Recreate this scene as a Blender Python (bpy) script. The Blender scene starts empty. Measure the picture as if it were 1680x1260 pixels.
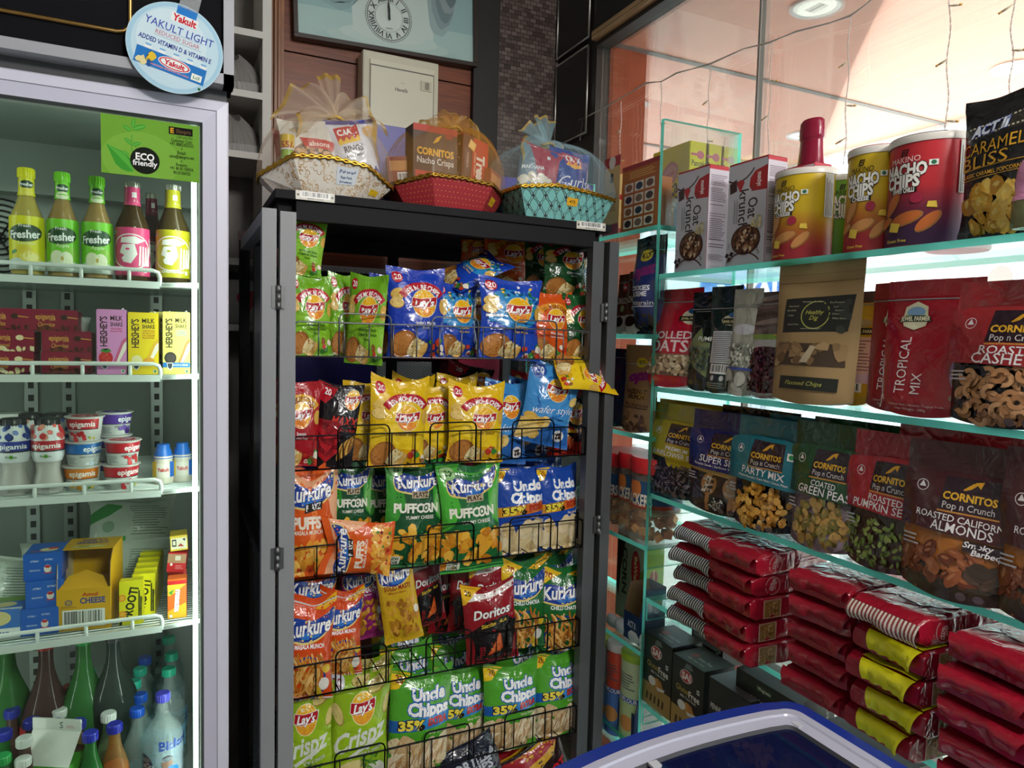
import bpy, bmesh, math, random
from mathutils import Vector, Matrix, noise

# ------------------------------------------------------------------ camera
SC = bpy.context.scene
COL = SC.collection
F_PX = 1153.1
YAW, PITCH, ROLL = math.radians(25.51), math.radians(3.73), math.radians(-1.493)
EYE = Vector((0, 0, 1.5))
FWD = Vector((math.sin(YAW) * math.cos(PITCH), math.cos(YAW) * math.cos(PITCH), -math.sin(PITCH)))
_rt = Vector((math.cos(YAW), -math.sin(YAW), 0))
_dn = FWD.cross(_rt)
RIGHT = math.cos(ROLL) * _rt + math.sin(ROLL) * _dn
DOWN = -math.sin(ROLL) * _rt + math.cos(ROLL) * _dn
cam_data = bpy.data.cameras.new('camera')
cam_data.sensor_width = 36
cam_data.lens = F_PX / 1680 * 36
cam_data.clip_start = 0.02
cam = bpy.data.objects.new('camera', cam_data)
COL.objects.link(cam)
_m = Matrix((RIGHT, -DOWN, -FWD)).transposed().to_4x4()
_m.translation = EYE
cam.matrix_world = _m
SC.camera = cam

# ------------------------------------------------------------------ world, lamps, exposure
SC.view_settings.view_transform = 'Standard'
SC.view_settings.look = 'None'
SC.view_settings.exposure = 0.0
SC.view_settings.gamma = 1
SC.view_settings.use_curve_mapping = False
SC.cycles.max_bounces = 10
SC.cycles.diffuse_bounces = 3
SC.cycles.glossy_bounces = 3
SC.cycles.transmission_bounces = 4
SC.cycles.transparent_max_bounces = 24
SC.cycles.sample_clamp_indirect = 4
SC.cycles.caustics_reflective = False
SC.cycles.caustics_refractive = False
world = bpy.data.worlds.new('daylight')
SC.world = world
world.use_nodes = True
_bg = world.node_tree.nodes['Background']
_bg.inputs['Color'].default_value = (0.86, 0.93, 1.0, 1)
_bg.inputs['Strength'].default_value = 6.3


def area(name, loc, size, size_y, power, color, target):
 d = bpy.data.lights.new(name, 'AREA')
 d.shape = 'RECTANGLE'
 d.size, d.size_y, d.energy, d.color = size, size_y, power, color
 o = bpy.data.objects.new(name, d)
 COL.objects.link(o)
 o.location = loc
 o.rotation_euler = (Vector(target) - Vector(loc)).to_track_quat('-Z', 'Y').to_euler()
 return o


# two ceiling light panels of the shop, behind and above the photographer
area('ceiling_panel_light', (0.62, 0.15, 2.9), 1.0, 0.3, 9, (1.0, 0.97, 0.93), (0.62, 0.15, 0))
area('ceiling_panel_light', (0.95, -1.55, 2.85), 0.7, 0.5, 80, (1.0, 0.97, 0.93), (0.45, 1.6, 1.2))
# sun falling on the pavement outside
_s = bpy.data.lights.new('sun', 'SUN')
_s.energy, _s.angle, _s.color = 8.0, 0.03, (1.0, 0.96, 0.9)
_so = bpy.data.objects.new('sun', _s)
COL.objects.link(_so)
_so.rotation_euler = Vector((-0.75, 0.35, -1.0)).to_track_quat('-Z', 'Y').to_euler()


# ------------------------------------------------------------------ pixel -> point on a plane of the room
def ray(x, y):
 return FWD + RIGHT * ((x - 840) / F_PX) + DOWN * ((y - 630) / F_PX)


def onY(x, y, Y):
 d = ray(x, y)
 return EYE + d * (Y / d.y)


def onX(x, y, X):
 d = ray(x, y)
 return EYE + d * (X / d.x)


def onZ(x, y, Z):
 d = ray(x, y)
 return EYE + d * ((Z - EYE.z) / d.z)


# ------------------------------------------------------------------ materials
def lin(h):
 h = h.lstrip('#')
 if len(h) == 3:
  h = ''.join(c * 2 for c in h)
 r = []
 for i in (0, 2, 4):
  c = int(h[i:i + 2], 16) / 255
  r.append(c / 12.92 if c <= 0.04045 else ((c + 0.055) / 1.055) ** 2.4)
 return (r[0], r[1], r[2], 1)


_MATS = {}
KIND = dict(matte=(.6, 0, 0), paper=(.5, 0, 0), card=(.38, 0, 0), foil=(.2, 0, .2), film=(.16, 0, .15), plastic=(.32, 0, 0),
   gloss=(.12, 0, 0), metal=(.42, 1, 0), fabric=(.9, 0, .3), wood=(.45, 0, .1), rough=(.8, 0, .2), dull=(.7, 0, 0))


def mat(col, kind='matte', rough=None):
 key = (col, kind, rough)
 if key in _MATS:
  return _MATS[key]
 m = bpy.data.materials.new('%s_%s' % (kind, col.lstrip('#')))
 m.use_nodes = True
 nt = m.node_tree
 b = nt.nodes['Principled BSDF']
 r, me, bu = KIND[kind]
 b.inputs['Base Color'].default_value = lin(col)
 b.inputs['Roughness'].default_value = r if rough is None else rough
 b.inputs['Metallic'].default_value = me
 if kind == 'dull':
  b.inputs['Specular IOR Level'].default_value = .12
 if kind in ('foil', 'film'):
  b.inputs['Specular IOR Level'].default_value = .6
 if bu:
  tc = nt.nodes.new('ShaderNodeTexCoord')
  no = nt.nodes.new('ShaderNodeTexNoise')
  no.inputs['Scale'].default_value = {'foil': 26, 'film': 30, 'fabric': 350, 'wood': 40, 'rough': 180}[kind]
  no.inputs['Detail'].default_value = 2
  if kind in ('foil', 'film'):
   no.inputs['Distortion'].default_value = 1.2
  bp = nt.nodes.new('ShaderNodeBump')
  bp.inputs['Strength'].default_value = bu * 2
  bp.inputs['Distance'].default_value = .012 if kind in ('foil', 'film') else .003
  nt.links.new(tc.outputs['Object'], no.inputs['Vector'])
  nt.links.new(no.outputs['Fac'], bp.inputs['Height'])
  nt.links.new(bp.outputs['Normal'], b.inputs['Normal'])
 _MATS[key] = m
 return m


def sheer(col, fac=.25, rough=.08, tint=None, kind='p'):
 """clear or tinted see-through film, glass or liquid: part see-through, part glossy surface"""
 key = (col, fac, rough, tint, kind)
 if key in _MATS:
  return _MATS[key]
 m = bpy.data.materials.new('clear_%s' % col.lstrip('#'))
 m.use_nodes = True
 nt = m.node_tree
 out = nt.nodes['Material Output']
 b = nt.nodes['Principled BSDF']
 b.inputs['Base Color'].default_value = lin(col)
 b.inputs['Roughness'].default_value = rough
 t = nt.nodes.new('ShaderNodeBsdfTransparent')
 t.inputs['Color'].default_value = lin(tint or '#ffffff')
 mx = nt.nodes.new('ShaderNodeMixShader')
 mx.inputs['Fac'].default_value = fac
 nt.links.new(t.outputs[0], mx.inputs[1])
 nt.links.new(b.outputs[0], mx.inputs[2])
 if kind == 'glass':
  nt.nodes.remove(b)
  g = nt.nodes.new('ShaderNodeBsdfGlossy')
  g.inputs['Roughness'].default_value = rough
  g.inputs['Color'].default_value = (1, 1, 1, 1)
  fr = nt.nodes.new('ShaderNodeFresnel')
  fr.inputs['IOR'].default_value = 1.45
  ml = nt.nodes.new('ShaderNodeMath')
  ml.operation = 'MULTIPLY'
  ml.inputs[1].default_value = fac
  nt.links.new(fr.outputs[0], ml.inputs[0])
  nt.links.new(ml.outputs[0], mx.inputs['Fac'])
  nt.links.new(g.outputs[0], mx.inputs[2])
 if kind == 'cloth':
  nt.nodes.remove(b)
  d = nt.nodes.new('ShaderNodeBsdfDiffuse')
  d.inputs['Color'].default_value = lin(col)
  tl = nt.nodes.new('ShaderNodeBsdfTranslucent')
  tl.inputs['Color'].default_value = lin(col)
  m2 = nt.nodes.new('ShaderNodeMixShader')
  m2.inputs['Fac'].default_value = .4
  nt.links.new(d.outputs[0], m2.inputs[1])
  nt.links.new(tl.outputs[0], m2.inputs[2])
  gl = nt.nodes.new('ShaderNodeBsdfGlossy')
  gl.inputs['Roughness'].default_value = .35
  m3 = nt.nodes.new('ShaderNodeMixShader')
  m3.inputs['Fac'].default_value = .12
  nt.links.new(m2.outputs[0], m3.inputs[1])
  nt.links.new(gl.outputs[0], m3.inputs[2])
  nt.links.new(m3.outputs[0], mx.inputs[2])
 nt.links.new(mx.outputs[0], out.inputs['Surface'])
 _MATS[key] = m
 return m


def glow(col, strength):
 key = (col, strength, 'glow')
 if key not in _MATS:
  m = bpy.data.materials.new('lamp_%s' % col.lstrip('#'))
  m.use_nodes = True
  b = m.node_tree.nodes['Principled BSDF']
  b.inputs['Base Color'].default_value = lin(col)
  b.inputs['Emission Color'].default_value = lin(col)
  b.inputs['Emission Strength'].default_value = strength
  _MATS[key] = m
 return _MATS[key]


def glass_edge():
 key = 'glass_edge'
 if key not in _MATS:
  m = bpy.data.materials.new('green_glass_edge')
  m.use_nodes = True
  nt = m.node_tree
  out = nt.nodes['Material Output']
  b = nt.nodes['Principled BSDF']
  b.inputs['Base Color'].default_value = lin('#7cf2de')
  b.inputs['Roughness'].default_value = .25
  tl = nt.nodes.new('ShaderNodeBsdfTranslucent')
  tl.inputs['Color'].default_value = lin('#8cffec')
  mx = nt.nodes.new('ShaderNodeMixShader')
  mx.inputs['Fac'].default_value = .72
  nt.links.new(b.outputs[0], mx.inputs[1])
  nt.links.new(tl.outputs[0], mx.inputs[2])
  nt.links.new(mx.outputs[0], out.inputs['Surface'])
  _MATS[key] = m
 return _MATS[key]


# ------------------------------------------------------------------ printed artwork: flat shapes laid on a surface
_TXT = {}


def text_mesh(s, bold=0, shear=0, spacing=1.0):
 key = (s, bold, shear, spacing)
 if key in _TXT:
  return _TXT[key]
 cu = bpy.data.curves.new('t', 'FONT')
 cu.body = s
 cu.size = 1
 cu.resolution_u = 2
 cu.offset = bold
 cu.shear = shear
 cu.space_character = spacing
 cu.align_x = 'CENTER'
 o = bpy.data.objects.new('t', cu)
 me = bpy.data.meshes.new_from_object(o)
 vs = [(v.co.x, v.co.y) for v in me.vertices]
 fs = [tuple(p.vertices) for p in me.polygons]
 bpy.data.objects.remove(o)
 bpy.data.curves.remove(cu)
 bpy.data.meshes.remove(me)
 if vs:
  x0, x1 = min(v[0] for v in vs), max(v[0] for v in vs)
  vs = [(v[0] - (x0 + x1) / 2, v[1] - .345) for v in vs]
  r = (vs, fs, x1 - x0)
 else:
  r = ([], [], 1)
 _TXT[key] = r
 return r


class Art:
 """shapes in units of the face width; x in -.5...5, y as a fraction of the face height"""

 def __init__(s, aspect):
  s.A = aspect
  s.it = []

 def raw(s, vs, fs, c):
  s.it.append((vs, fs, c))
  return s

 def poly(s, pts, c):
  vs = [(x, y * s.A) for x, y in pts]
  return s.raw(vs, [tuple(range(len(vs)))], c)

 def rect(s, x0, y0, x1, y1, c):
  return s.poly([(x0, y0), (x1, y0), (x1, y1), (x0, y1)], c)

 def bg(s, c):
  return s.rect(-.51, -.01, .51, 1.01, c)

 def ell(s, cx, cy, rx, ry, c, rot=0, n=18, wob=0, seed=0):
  R = random.Random(seed)
  vs = []
  ca, sa = math.cos(rot), math.sin(rot)
  for i in range(n):
   t = 2 * math.pi * i / n
   k = 1 + (R.uniform(-wob, wob) if wob else 0)
   x, y = rx * k * math.cos(t), ry * k * math.sin(t)
   vs.append((cx + x * ca - y * sa, cy * s.A + x * sa + y * ca))
  return s.raw(vs, [tuple(range(n))], c)

 def smooth(s, pts, c, n=5):
  o, L = [], len(pts)
  for i in range(L):
   p = [Vector(pts[(i + k - 1) % L]) for k in range(4)]
   for j in range(n):
    t = j / n
    q = .5 * (2 * p[1] + (p[2] - p[0]) * t + (2 * p[0] - 5 * p[1] + 4 * p[2] - p[3]) * t * t + (3 * p[1] - p[0] - 3 * p[2] + p[3]) * t ** 3)
    o.append((q.x, q.y))
  return s.poly(o, c)

 def ramp(s, y0, y1, c0, c1, n=9, tilt=.05):
  h = lambda c: [int(c[i:i + 2], 16) for i in (1, 3, 5)]
  A_, B_ = h(c0), h(c1)
  for i in range(n):
   a, b = y1 - (y1 - y0) * i / n, y0 - .3
   s.poly([(-.51, a + tilt), (.51, a - tilt), (.51, b), (-.51, b)], '#%02x%02x%02x' % tuple(int(p + (q - p) * (i + .5) / n) for p, q in zip(A_, B_)))
  return s

 def band(s, cx, cy, r, t, a0, a1, c, n=14, ky=1):
  vs, fs = [], []
  for i in range(n + 1):
   a = math.radians(a0 + (a1 - a0) * i / n)
   for q in (r - t / 2, r + t / 2):
    vs.append((cx + q * math.cos(a), cy * s.A + ky * q * math.sin(a)))
  for i in range(n):
   fs.append((2 * i, 2 * i + 1, 2 * i + 3, 2 * i + 2))
  return s.raw(vs, fs, c)

 def text(s, t, x, y, w=None, h=None, c='#ffffff', b=.015, sh=0, rot=0, arc=0, ol=None, sp=1.0, tilt=0):
  for k in ((1, 0) if ol else (0,)):
   vs, fs, tw = text_mesh(t, b + (ol[1] if k else 0), sh, sp)
   vs0, fs0, tw0 = text_mesh(t, b, sh, sp)
   if w is not None:
    sx = w / tw0
    sy = sx if h is None else h / .7
   else:
    sx = sy = h / .7
   r = math.radians(rot)
   ca, sa = math.cos(r), math.sin(r)
   o = []
   for px, py in vs:
    X, Y = px * sx, py * sy + px * sx * tilt
    if arc:
     th = X / arc
     q = arc + Y
     X, Y = q * math.sin(th), q * math.cos(th) - arc
    o.append((x + X * ca - Y * sa, y * s.A + X * sa + Y * ca))
   s.raw(o, fs, ol[0] if k else c)
  return s

 def lines(s, x0, y0, x1, y1, n, c, t=.35, seed=1, vert=False):
  """a block of small print"""
  R = random.Random(seed)
  vs, fs = [], []
  for i in range(n):
   if vert:
    a = x0 + (x1 - x0) * (i + .5) / n
    d = (x1 - x0) / n * t / 2
    e = y1 - (y1 - y0) * R.uniform(0, .3)
    p = [(a - d, y0 * s.A), (a + d, y0 * s.A), (a + d, e * s.A), (a - d, e * s.A)]
   else:
    a = y0 + (y1 - y0) * (i + .5) / n
    d = (y1 - y0) / n * t / 2
    e = x1 - (x1 - x0) * R.uniform(0, .3)
    p = [(x0, (a - d) * s.A), (e, (a - d) * s.A), (e, (a + d) * s.A), (x0, (a + d) * s.A)]
   fs.append(tuple(range(len(vs), len(vs) + 4)))
   vs += p
  return s.raw(vs, fs, c)

 def bars(s, x0, y0, x1, y1, n=22, seed=3):
  s.rect(x0, y0, x1, y1, '#f2f2ee')
  R = random.Random(seed)
  vs, fs = [], []
  x = x0 + (x1 - x0) * .05
  st = (x1 - x0) * .9 / n
  for i in range(n):
   t = st * R.choice((.3, .5, .7))
   a, b = (y0 + (y1 - y0) * .2) * s.A, (y1 - (y1 - y0) * .08) * s.A
   fs.append(tuple(range(len(vs), len(vs) + 4)))
   vs += [(x, a), (x + t, a), (x + t, b), (x, b)]
   x += st
  return s.raw(vs, fs, '#151515')

 def heap(s, x0, y0, x1, y1, n, r, cols, seed=1, asp=(.6, 1.0), wob=.12, inside=None, seg=9, hl=None):
  """a picture of a heap of nuts, chips, seeds ..."""
  R = random.Random(seed)
  for i in range(n):
   for _ in range(20):
    x, y = R.uniform(x0, x1), R.uniform(y0, y1)
    if inside is None or inside(x, y):
     break
   q = r * R.uniform(.75, 1.2)
   k = R.uniform(*asp)
   rot = R.uniform(0, 3.14)
   s.ell(x, y, q, q * k, cols[i % len(cols)], rot, seg, wob, R.random())
   if hl:
    s.ell(x - q * .2, y + q * .15 / s.A, q * .5, q * .3 * k, hl, rot, 6)
  return s

 def sticks(s, x0, y0, x1, y1, n, ln, t, cols, seed=1, a=(0, 180)):
  R = random.Random(seed)
  for i in range(n):
   x, y = R.uniform(x0, x1), R.uniform(y0, y1) * s.A
   L = ln * R.uniform(.6, 1.2)
   an = math.radians(R.uniform(*a))
   bend = R.uniform(-.2, .2) * L
   dx, dy = math.cos(an), math.sin(an)
   vs, fs = [], []
   for k in range(5):
    q = (k / 4 - .5) * L
    o = bend * (1 - (k / 2 - 1) ** 2)
    tt = t * (.7 if k in (0, 4) else 1)
    for sg in (-.5, .5):
     vs.append((x + dx * q - dy * (o + sg * tt), y + dy * q + dx * (o + sg * tt)))
    if k:
     fs.append((2 * k - 2, 2 * k, 2 * k + 1, 2 * k - 1))
   s.raw(vs, fs, cols[i % len(cols)])
  return s


# ------------------------------------------------------------------ mesh collecting
class MB:
 def __init__(s):
  s.v, s.f, s.m, s.sm, s.mats = [], [], [], [], []

 def mi(s, m):
  if m not in s.mats:
   s.mats.append(m)
  return s.mats.index(m)

 def add(s, vs, fs, m, smooth=False):
  k = len(s.v)
  i = s.mi(m)
  s.v += [tuple(v) for v in vs]
  for f in fs:
   s.f.append(tuple(k + a for a in f))
   s.m.append(i)
   s.sm.append(smooth)
  return s

 def box(s, x0, y0, z0, x1, y1, z1, m):
  v = [(x0, y0, z0), (x1, y0, z0), (x1, y1, z0), (x0, y1, z0), (x0, y0, z1), (x1, y0, z1), (x1, y1, z1), (x0, y1, z1)]
  return s.add(v, [(0, 3, 2, 1), (4, 5, 6, 7), (0, 1, 5, 4), (1, 2, 6, 5), (2, 3, 7, 6), (3, 0, 4, 7)], m)

 def grid(s, fn, us, vs, m, smooth=True, loop=False, flip=False):
  P = [fn(a, b) for b in vs for a in us]
  n = len(us)
  fs = []
  for j in range(len(vs) - 1):
   for i in range(n if loop else n - 1):
    i2 = (i + 1) % n
    q = (j * n + i, j * n + i2, (j + 1) * n + i2, (j + 1) * n + i)
    fs.append(q[::-1] if flip else q)
  return s.add(P, fs, m, smooth)

 def lathe(s, prof, m, n=24, c=(0, 0, 0), capb=True, capt=True):
  vs, fs = [], []
  for r, z in prof:
   for i in range(n):
    t = 2 * math.pi * i / n
    vs.append((c[0] + r * math.cos(t), c[1] + r * math.sin(t), c[2] + z))
  for j in range(len(prof) - 1):
   for i in range(n):
    fs.append((j * n + i, j * n + (i + 1) % n, (j + 1) * n + (i + 1) % n, (j + 1) * n + i))
  s.add(vs, fs, m, True)
  if capb:
   s.add(vs[:n], [tuple(range(n - 1, -1, -1))], m)
  if capt:
   s.add(vs[-n:], [tuple(range(n))], m)
  return s

 def tube(s, pts, r, m, n=6, loop=False):
  pts = [Vector(p) for p in pts]
  vs, fs = [], []
  L = len(pts)
  up = None
  for i, p in enumerate(pts):
   a = pts[(i - 1) % L] if (i or loop) else p
   b = pts[(i + 1) % L] if (i < L - 1 or loop) else p
   t = (b - a).normalized()
   if up is None:
    up = Vector((0, 0, 1)) if abs(t.z) < .9 else Vector((1, 0, 0))
   x = t.cross(up)
   if x.length < 1e-5:
    x = t.orthogonal()
   x.normalize()
   up = x.cross(t)
   rr = r[i] if isinstance(r, (list, tuple)) else r
   for k in range(n):
    th = 2 * math.pi * k / n
    vs.append(p + (x * math.cos(th) + up * math.sin(th)) * rr)
  for i in range(L if loop else L - 1):
   j = (i + 1) % L
   for k in range(n):
    fs.append((i * n + k, i * n + (k + 1) % n, j * n + (k + 1) % n, j * n + k))
  if not loop:
   fs.append(tuple(range(n - 1, -1, -1)))
   fs.append(tuple(range((L - 1) * n, L * n)))
  return s.add(vs, fs, m, True)

 def prism(s, pts, y0, y1, m, axis='y'):
  """outline in two axes pushed along the third"""
  n = len(pts)

  def P(a, b, t):
   return (a, t, b) if axis == 'y' else ((t, a, b) if axis == 'x' else (a, b, t))
  vs = [P(a, b, y0) for a, b in pts] + [P(a, b, y1) for a, b in pts]
  fs = [tuple(range(n)), tuple(range(2 * n - 1, n - 1, -1))]
  for i in range(n):
   j = (i + 1) % n
   fs.append((i, i + n, j + n, j))
  return s.add(vs, fs, m)

 def art(s, art, S, w, kind='card', xs=(), ys=(), eps=5e-5, base=1.5e-4, clip=True):
  """lay artwork on the surface S(x, y); xs, ys: fold lines where the print is cut to follow the surface"""
  if not art.it:
   return s
  bm = bmesh.new()
  cols = []
  zs = base / w
  for vs, fs, c in art.it:
   if c not in cols:
    cols.append(c)
   ci = cols.index(c)
   bv = [bm.verts.new((x, y, zs)) for x, y in vs]
   for f in fs:
    try:
     bf = bm.faces.new([bv[i] for i in f])
     bf.material_index = ci
    except ValueError:
     pass
   zs += eps / w
  ng = [f for f in bm.faces if len(f.verts) > 4]
  if ng:
   bmesh.ops.triangulate(bm, faces=ng, ngon_method='EAR_CLIP')
  A = art.A

  def cut(co, no, clear=False):
   bmesh.ops.bisect_plane(bm, geom=bm.verts[:] + bm.edges[:] + bm.faces[:], dist=1e-7, plane_co=co, plane_no=no, clear_outer=clear)
  if clip:
   cut((.5, 0, 0), (1, 0, 0), True)
   cut((-.5, 0, 0), (-1, 0, 0), True)
   cut((0, A, 0), (0, 1, 0), True)
   cut((0, 0, 0), (0, -1, 0), True)
  for x in xs:
   if abs(x / w) < .4999:
    cut((x / w, 0, 0), (1, 0, 0))
  for y in ys:
   if 1e-4 < y / w < A - 1e-4:
    cut((0, y / w, 0), (0, 1, 0))
  bm.verts.index_update()
  h = 1e-4
  out = []
  for v in bm.verts:
   x, y, z = v.co.x * w, v.co.y * w, v.co.z * w
   p = Vector(S(x, y))
   dx = Vector(S(x + h, y)) - Vector(S(x - h, y))
   dy = Vector(S(x, y + h)) - Vector(S(x, y - h))
   nn = dx.cross(dy)
   nn.normalize()
   out.append(p + nn * z)
  k = len(s.v)
  s.v += [tuple(p) for p in out]
  idx = [s.mi(mat(c, kind) if isinstance(c, str) else c) for c in cols]
  for f in bm.faces:
   if f.calc_area() < 1e-10:
    continue
   if f.normal.z < 0:
    f.normal_flip()
   s.f.append(tuple(k + v.index for v in f.verts))
   s.m.append(idx[f.material_index])
   s.sm.append(bool(len(xs)))
  bm.free()
  return s

 def mesh(s, name):
  me = bpy.data.meshes.new(name)
  me.from_pydata(s.v, [], s.f)
  for m in s.mats:
   me.materials.append(m)
  me.polygons.foreach_set('material_index', s.m)
  me.polygons.foreach_set('use_smooth', s.sm)
  me.update()
  return me

 def build(s, name, parent=None, bevel=0, seg=2):
  me = s.mesh(name)
  if bevel:
   bm = bmesh.new()
   bm.from_mesh(me)
   bmesh.ops.remove_doubles(bm, verts=bm.verts, dist=1e-6)
   bmesh.ops.bevel(bm, geom=bm.edges[:], offset=bevel, segments=seg, affect='EDGES', profile=.6)
   bm.to_mesh(me)
   bm.free()
  o = bpy.data.objects.new(name, me)
  COL.objects.link(o)
  if parent:
   o.parent = parent
  return o


def tag(o, label=None, cat=None, group=None, kind=None):
 if label:
  o['label'] = label
 if cat:
  o['category'] = cat
 if group:
  o['group'] = group
 if kind:
  o['kind'] = kind
 return o


def empty(name, loc=(0, 0, 0), rz=0):
 o = bpy.data.objects.new(name, None)
 o.empty_display_size = .05
 COL.objects.link(o)
 o.location = loc
 o.rotation_euler = (0, 0, math.radians(rz))
 return o


def copy_tree(o, parent=None):
 c = o.copy()
 COL.objects.link(c)
 c.parent = parent
 if parent is None:
  for k in ('label', 'category', 'group'):
   if k in c:
    del c[k]
 for ch in o.children:
  copy_tree(ch, c)
 return c


def frange(a, b, n):
 return [a + (b - a) * i / n for i in range(n + 1)]


def sstep(a, b, x):
 t = min(1, max(0, (x - a) / (b - a)))
 return t * t * (3 - 2 * t)


REG = {}      # kind key -> (builder, nominal width, nominal height)
_MADE = {}


def spawn(key):
 if key in _MADE:
  return copy_tree(_MADE[key])
 o = REG[key][0]()
 _MADE[key] = o
 return o


def turn(center, yaw, pitch, roll, w, h, key):
 k, w0, h0 = REG[key]
 sx, sz = w / w0, h / h0
 return (Matrix.Translation(center) @ Matrix.Rotation(math.radians(yaw), 4, 'Z') @ Matrix.Rotation(math.radians(-pitch), 4, 'X')
   @ Matrix.Rotation(math.radians(roll), 4, 'Y') @ Matrix.Translation((0, 0, -h / 2)) @ Matrix.Diagonal((sx, min(sx, sz), sz, 1)))


def put(key, box, label, cat, Y=None, X=None, yaw=0, pitch=0, roll=0, group=None, z=None, fit=True):
 """stand a thing where its outline (left, top, right, bottom) lies on the plane Y (rack, fridge) or X (glass shelves)"""
 x0, y0, x1, y1 = box
 cx, cy = (x0 + x1) / 2, (y0 + y1) / 2
 if Y is not None:
  g = lambda a, b: onY(a, b, Y)
  w = g(x1, cy).x - g(x0, cy).x
  face = 0
 else:
  g = lambda a, b: onX(a, b, X)
  w = g(x0, cy).y - g(x1, cy).y
  face = -90
 top, bot = g(cx, y0), g(cx, y1)
 c = g(cx, cy)
 h = top.z - bot.z
 if z is not None:        # stands on a shelf at this height
  h = top.z - z
  c.z = (top.z + z) / 2
 k, w0, h0 = REG[key]
 if not fit:
  w, h = w0, h0
  if z is not None:
   c.z = z + h / 2
 o = spawn(key)
 o.matrix_basis = turn(c, face + yaw, pitch, roll, w, h, key)
 tag(o, label, cat, group)
 return o


# ================================================================== packet, pouch, carton, can and bottle builders
def pillow(w, h, d, seed, ear=.02, dip=.02, s=.045, lean=0.0):
 R = random.Random(seed)
 p = [R.uniform(0, 6.28) for _ in range(10)]

 def S(x, y, side=1):
  u, v = max(-1, min(1, 2 * x / w)), y / h
  vv = min(max((v - s) / (1 - 2 * s), 0), 1)
  b = math.sin(math.pi * vv) ** .6 if 0 < vv < 1 else 0
  b *= 1.08 - .22 * vv
  q = max(0.0, 1 - abs(u) ** 2.6) ** .75
  t = d / 2 * b * q
  e = max(0, 1 - vv * 4.5) + max(0, (vv - .78) * 4.5)
  e2 = e * min(1, 8 * vv * (1 - vv) * 3)
  fold = (math.sin(u * 9 + p[0] + side) * .0022 + math.sin(u * 17 + p[1] * side) * .0012) * e2 * q
  dent = noise.noise(Vector((x * 16 + seed * 3.7, y * 13, side * 5 + p[2]))) * .007 * min(1, 3 * b) * q
  dent += noise.noise(Vector((x * 45 + seed, y * 38, side * 3 + p[3]))) * .0022 * min(1, 3 * b) * q
  X = x * (1 - .1 * b + .02 * math.sin(v * 7 + p[4]))
  Y = -side * (t + max(-t * .8, dent + fold)) + lean * v * v
  wave = .004 * math.sin(u * 4 + p[5]) * (1 - min(1, b))
  Z = y - dip * h * math.exp(-((u - .2 * math.sin(p[6])) / .45) ** 2) * sstep(.72, 1, v)
  Z += ear * h * abs(u) ** 3 * sstep(.75, 1, v) * (1 + .5 * math.sin(p[7]) * u)
  return (X, Y + wave, Z)
 return S


def bag(w, h, d, art, base, seed=1, ear=.02, dip=.025, back='#b9bcc2', seal=None, kind='foil', nx=18, ny=26, name='chip_bag'):
 s = .045
 S = pillow(w, h, d, seed, ear, dip, s)
 mb = MB()
 us = [w / 2 * math.copysign(abs(t) ** .8, t) for t in frange(-1, 1, nx)]
 vs = frange(s * h, (1 - s) * h, ny)
 mb.grid(lambda a, b: S(a, b, 1), us, vs, mat(base, kind))
 mb.grid(lambda a, b: S(a, b, -1), us, vs, mat(back, kind), flip=True)
 mb.art(art, S, w, kind, us, vs)
 o = mb.build(name)
 for nm, a, b in (('bottom_seal', 0, s), ('top_seal', 1 - s, 1)):
  q = MB()
  tz = .0022 * (1 if nm == 'top_seal' else -1)

  def E(x, y, sd=1):
   p = S(x, y, sd)
   r = .0005 * math.sin((y / h) * 2 * math.pi / .012)
   k = .5 if abs((x / w * 40) % 1 - .5) > .25 else -.5
   edge = (y / h > .999 or y / h < .001)
   return (p[0], p[1] + r, p[2] + (k * tz if edge else 0))
  q.grid(E, frange(-w / 2, w / 2, 80), frange(a * h, b * h, 5), mat(seal or base, kind), smooth=False)
  q.build(nm, o)
 return o


def pouch_surface(w, h, d, seed, top=.8):
 R = random.Random(seed)
 p = [R.uniform(0, 6.28) for _ in range(6)]

 def S(x, y, side=1):
  u, v = max(-1, min(1, 2 * x / w)), y / h
  b = max(0, 1 - v / top) ** .7
  b *= .72 + .28 * min(1, v / .1)
  t = d / 2 * b * max(0, 1 - abs(u) ** 2.3) ** .7
  q = min(1, 2.5 * b) * max(0, 1 - abs(u) ** 3)
  dent = noise.noise(Vector((x * 17 + seed * 2.3, y * 14, side * 4 + p[0]))) * .0055 * q
  wav = .0025 * math.sin(u * 3 + p[1]) * sstep(.55, 1, v) + .0015 * math.sin(v * 5 + p[2]) * sstep(.3, 1, v)
  return (x * (1 - .045 * b), -side * (t + max(-t * .7, dent)) + wav, y + .012 * (u * u) * max(0, 1 - v / .1))
 return S


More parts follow.
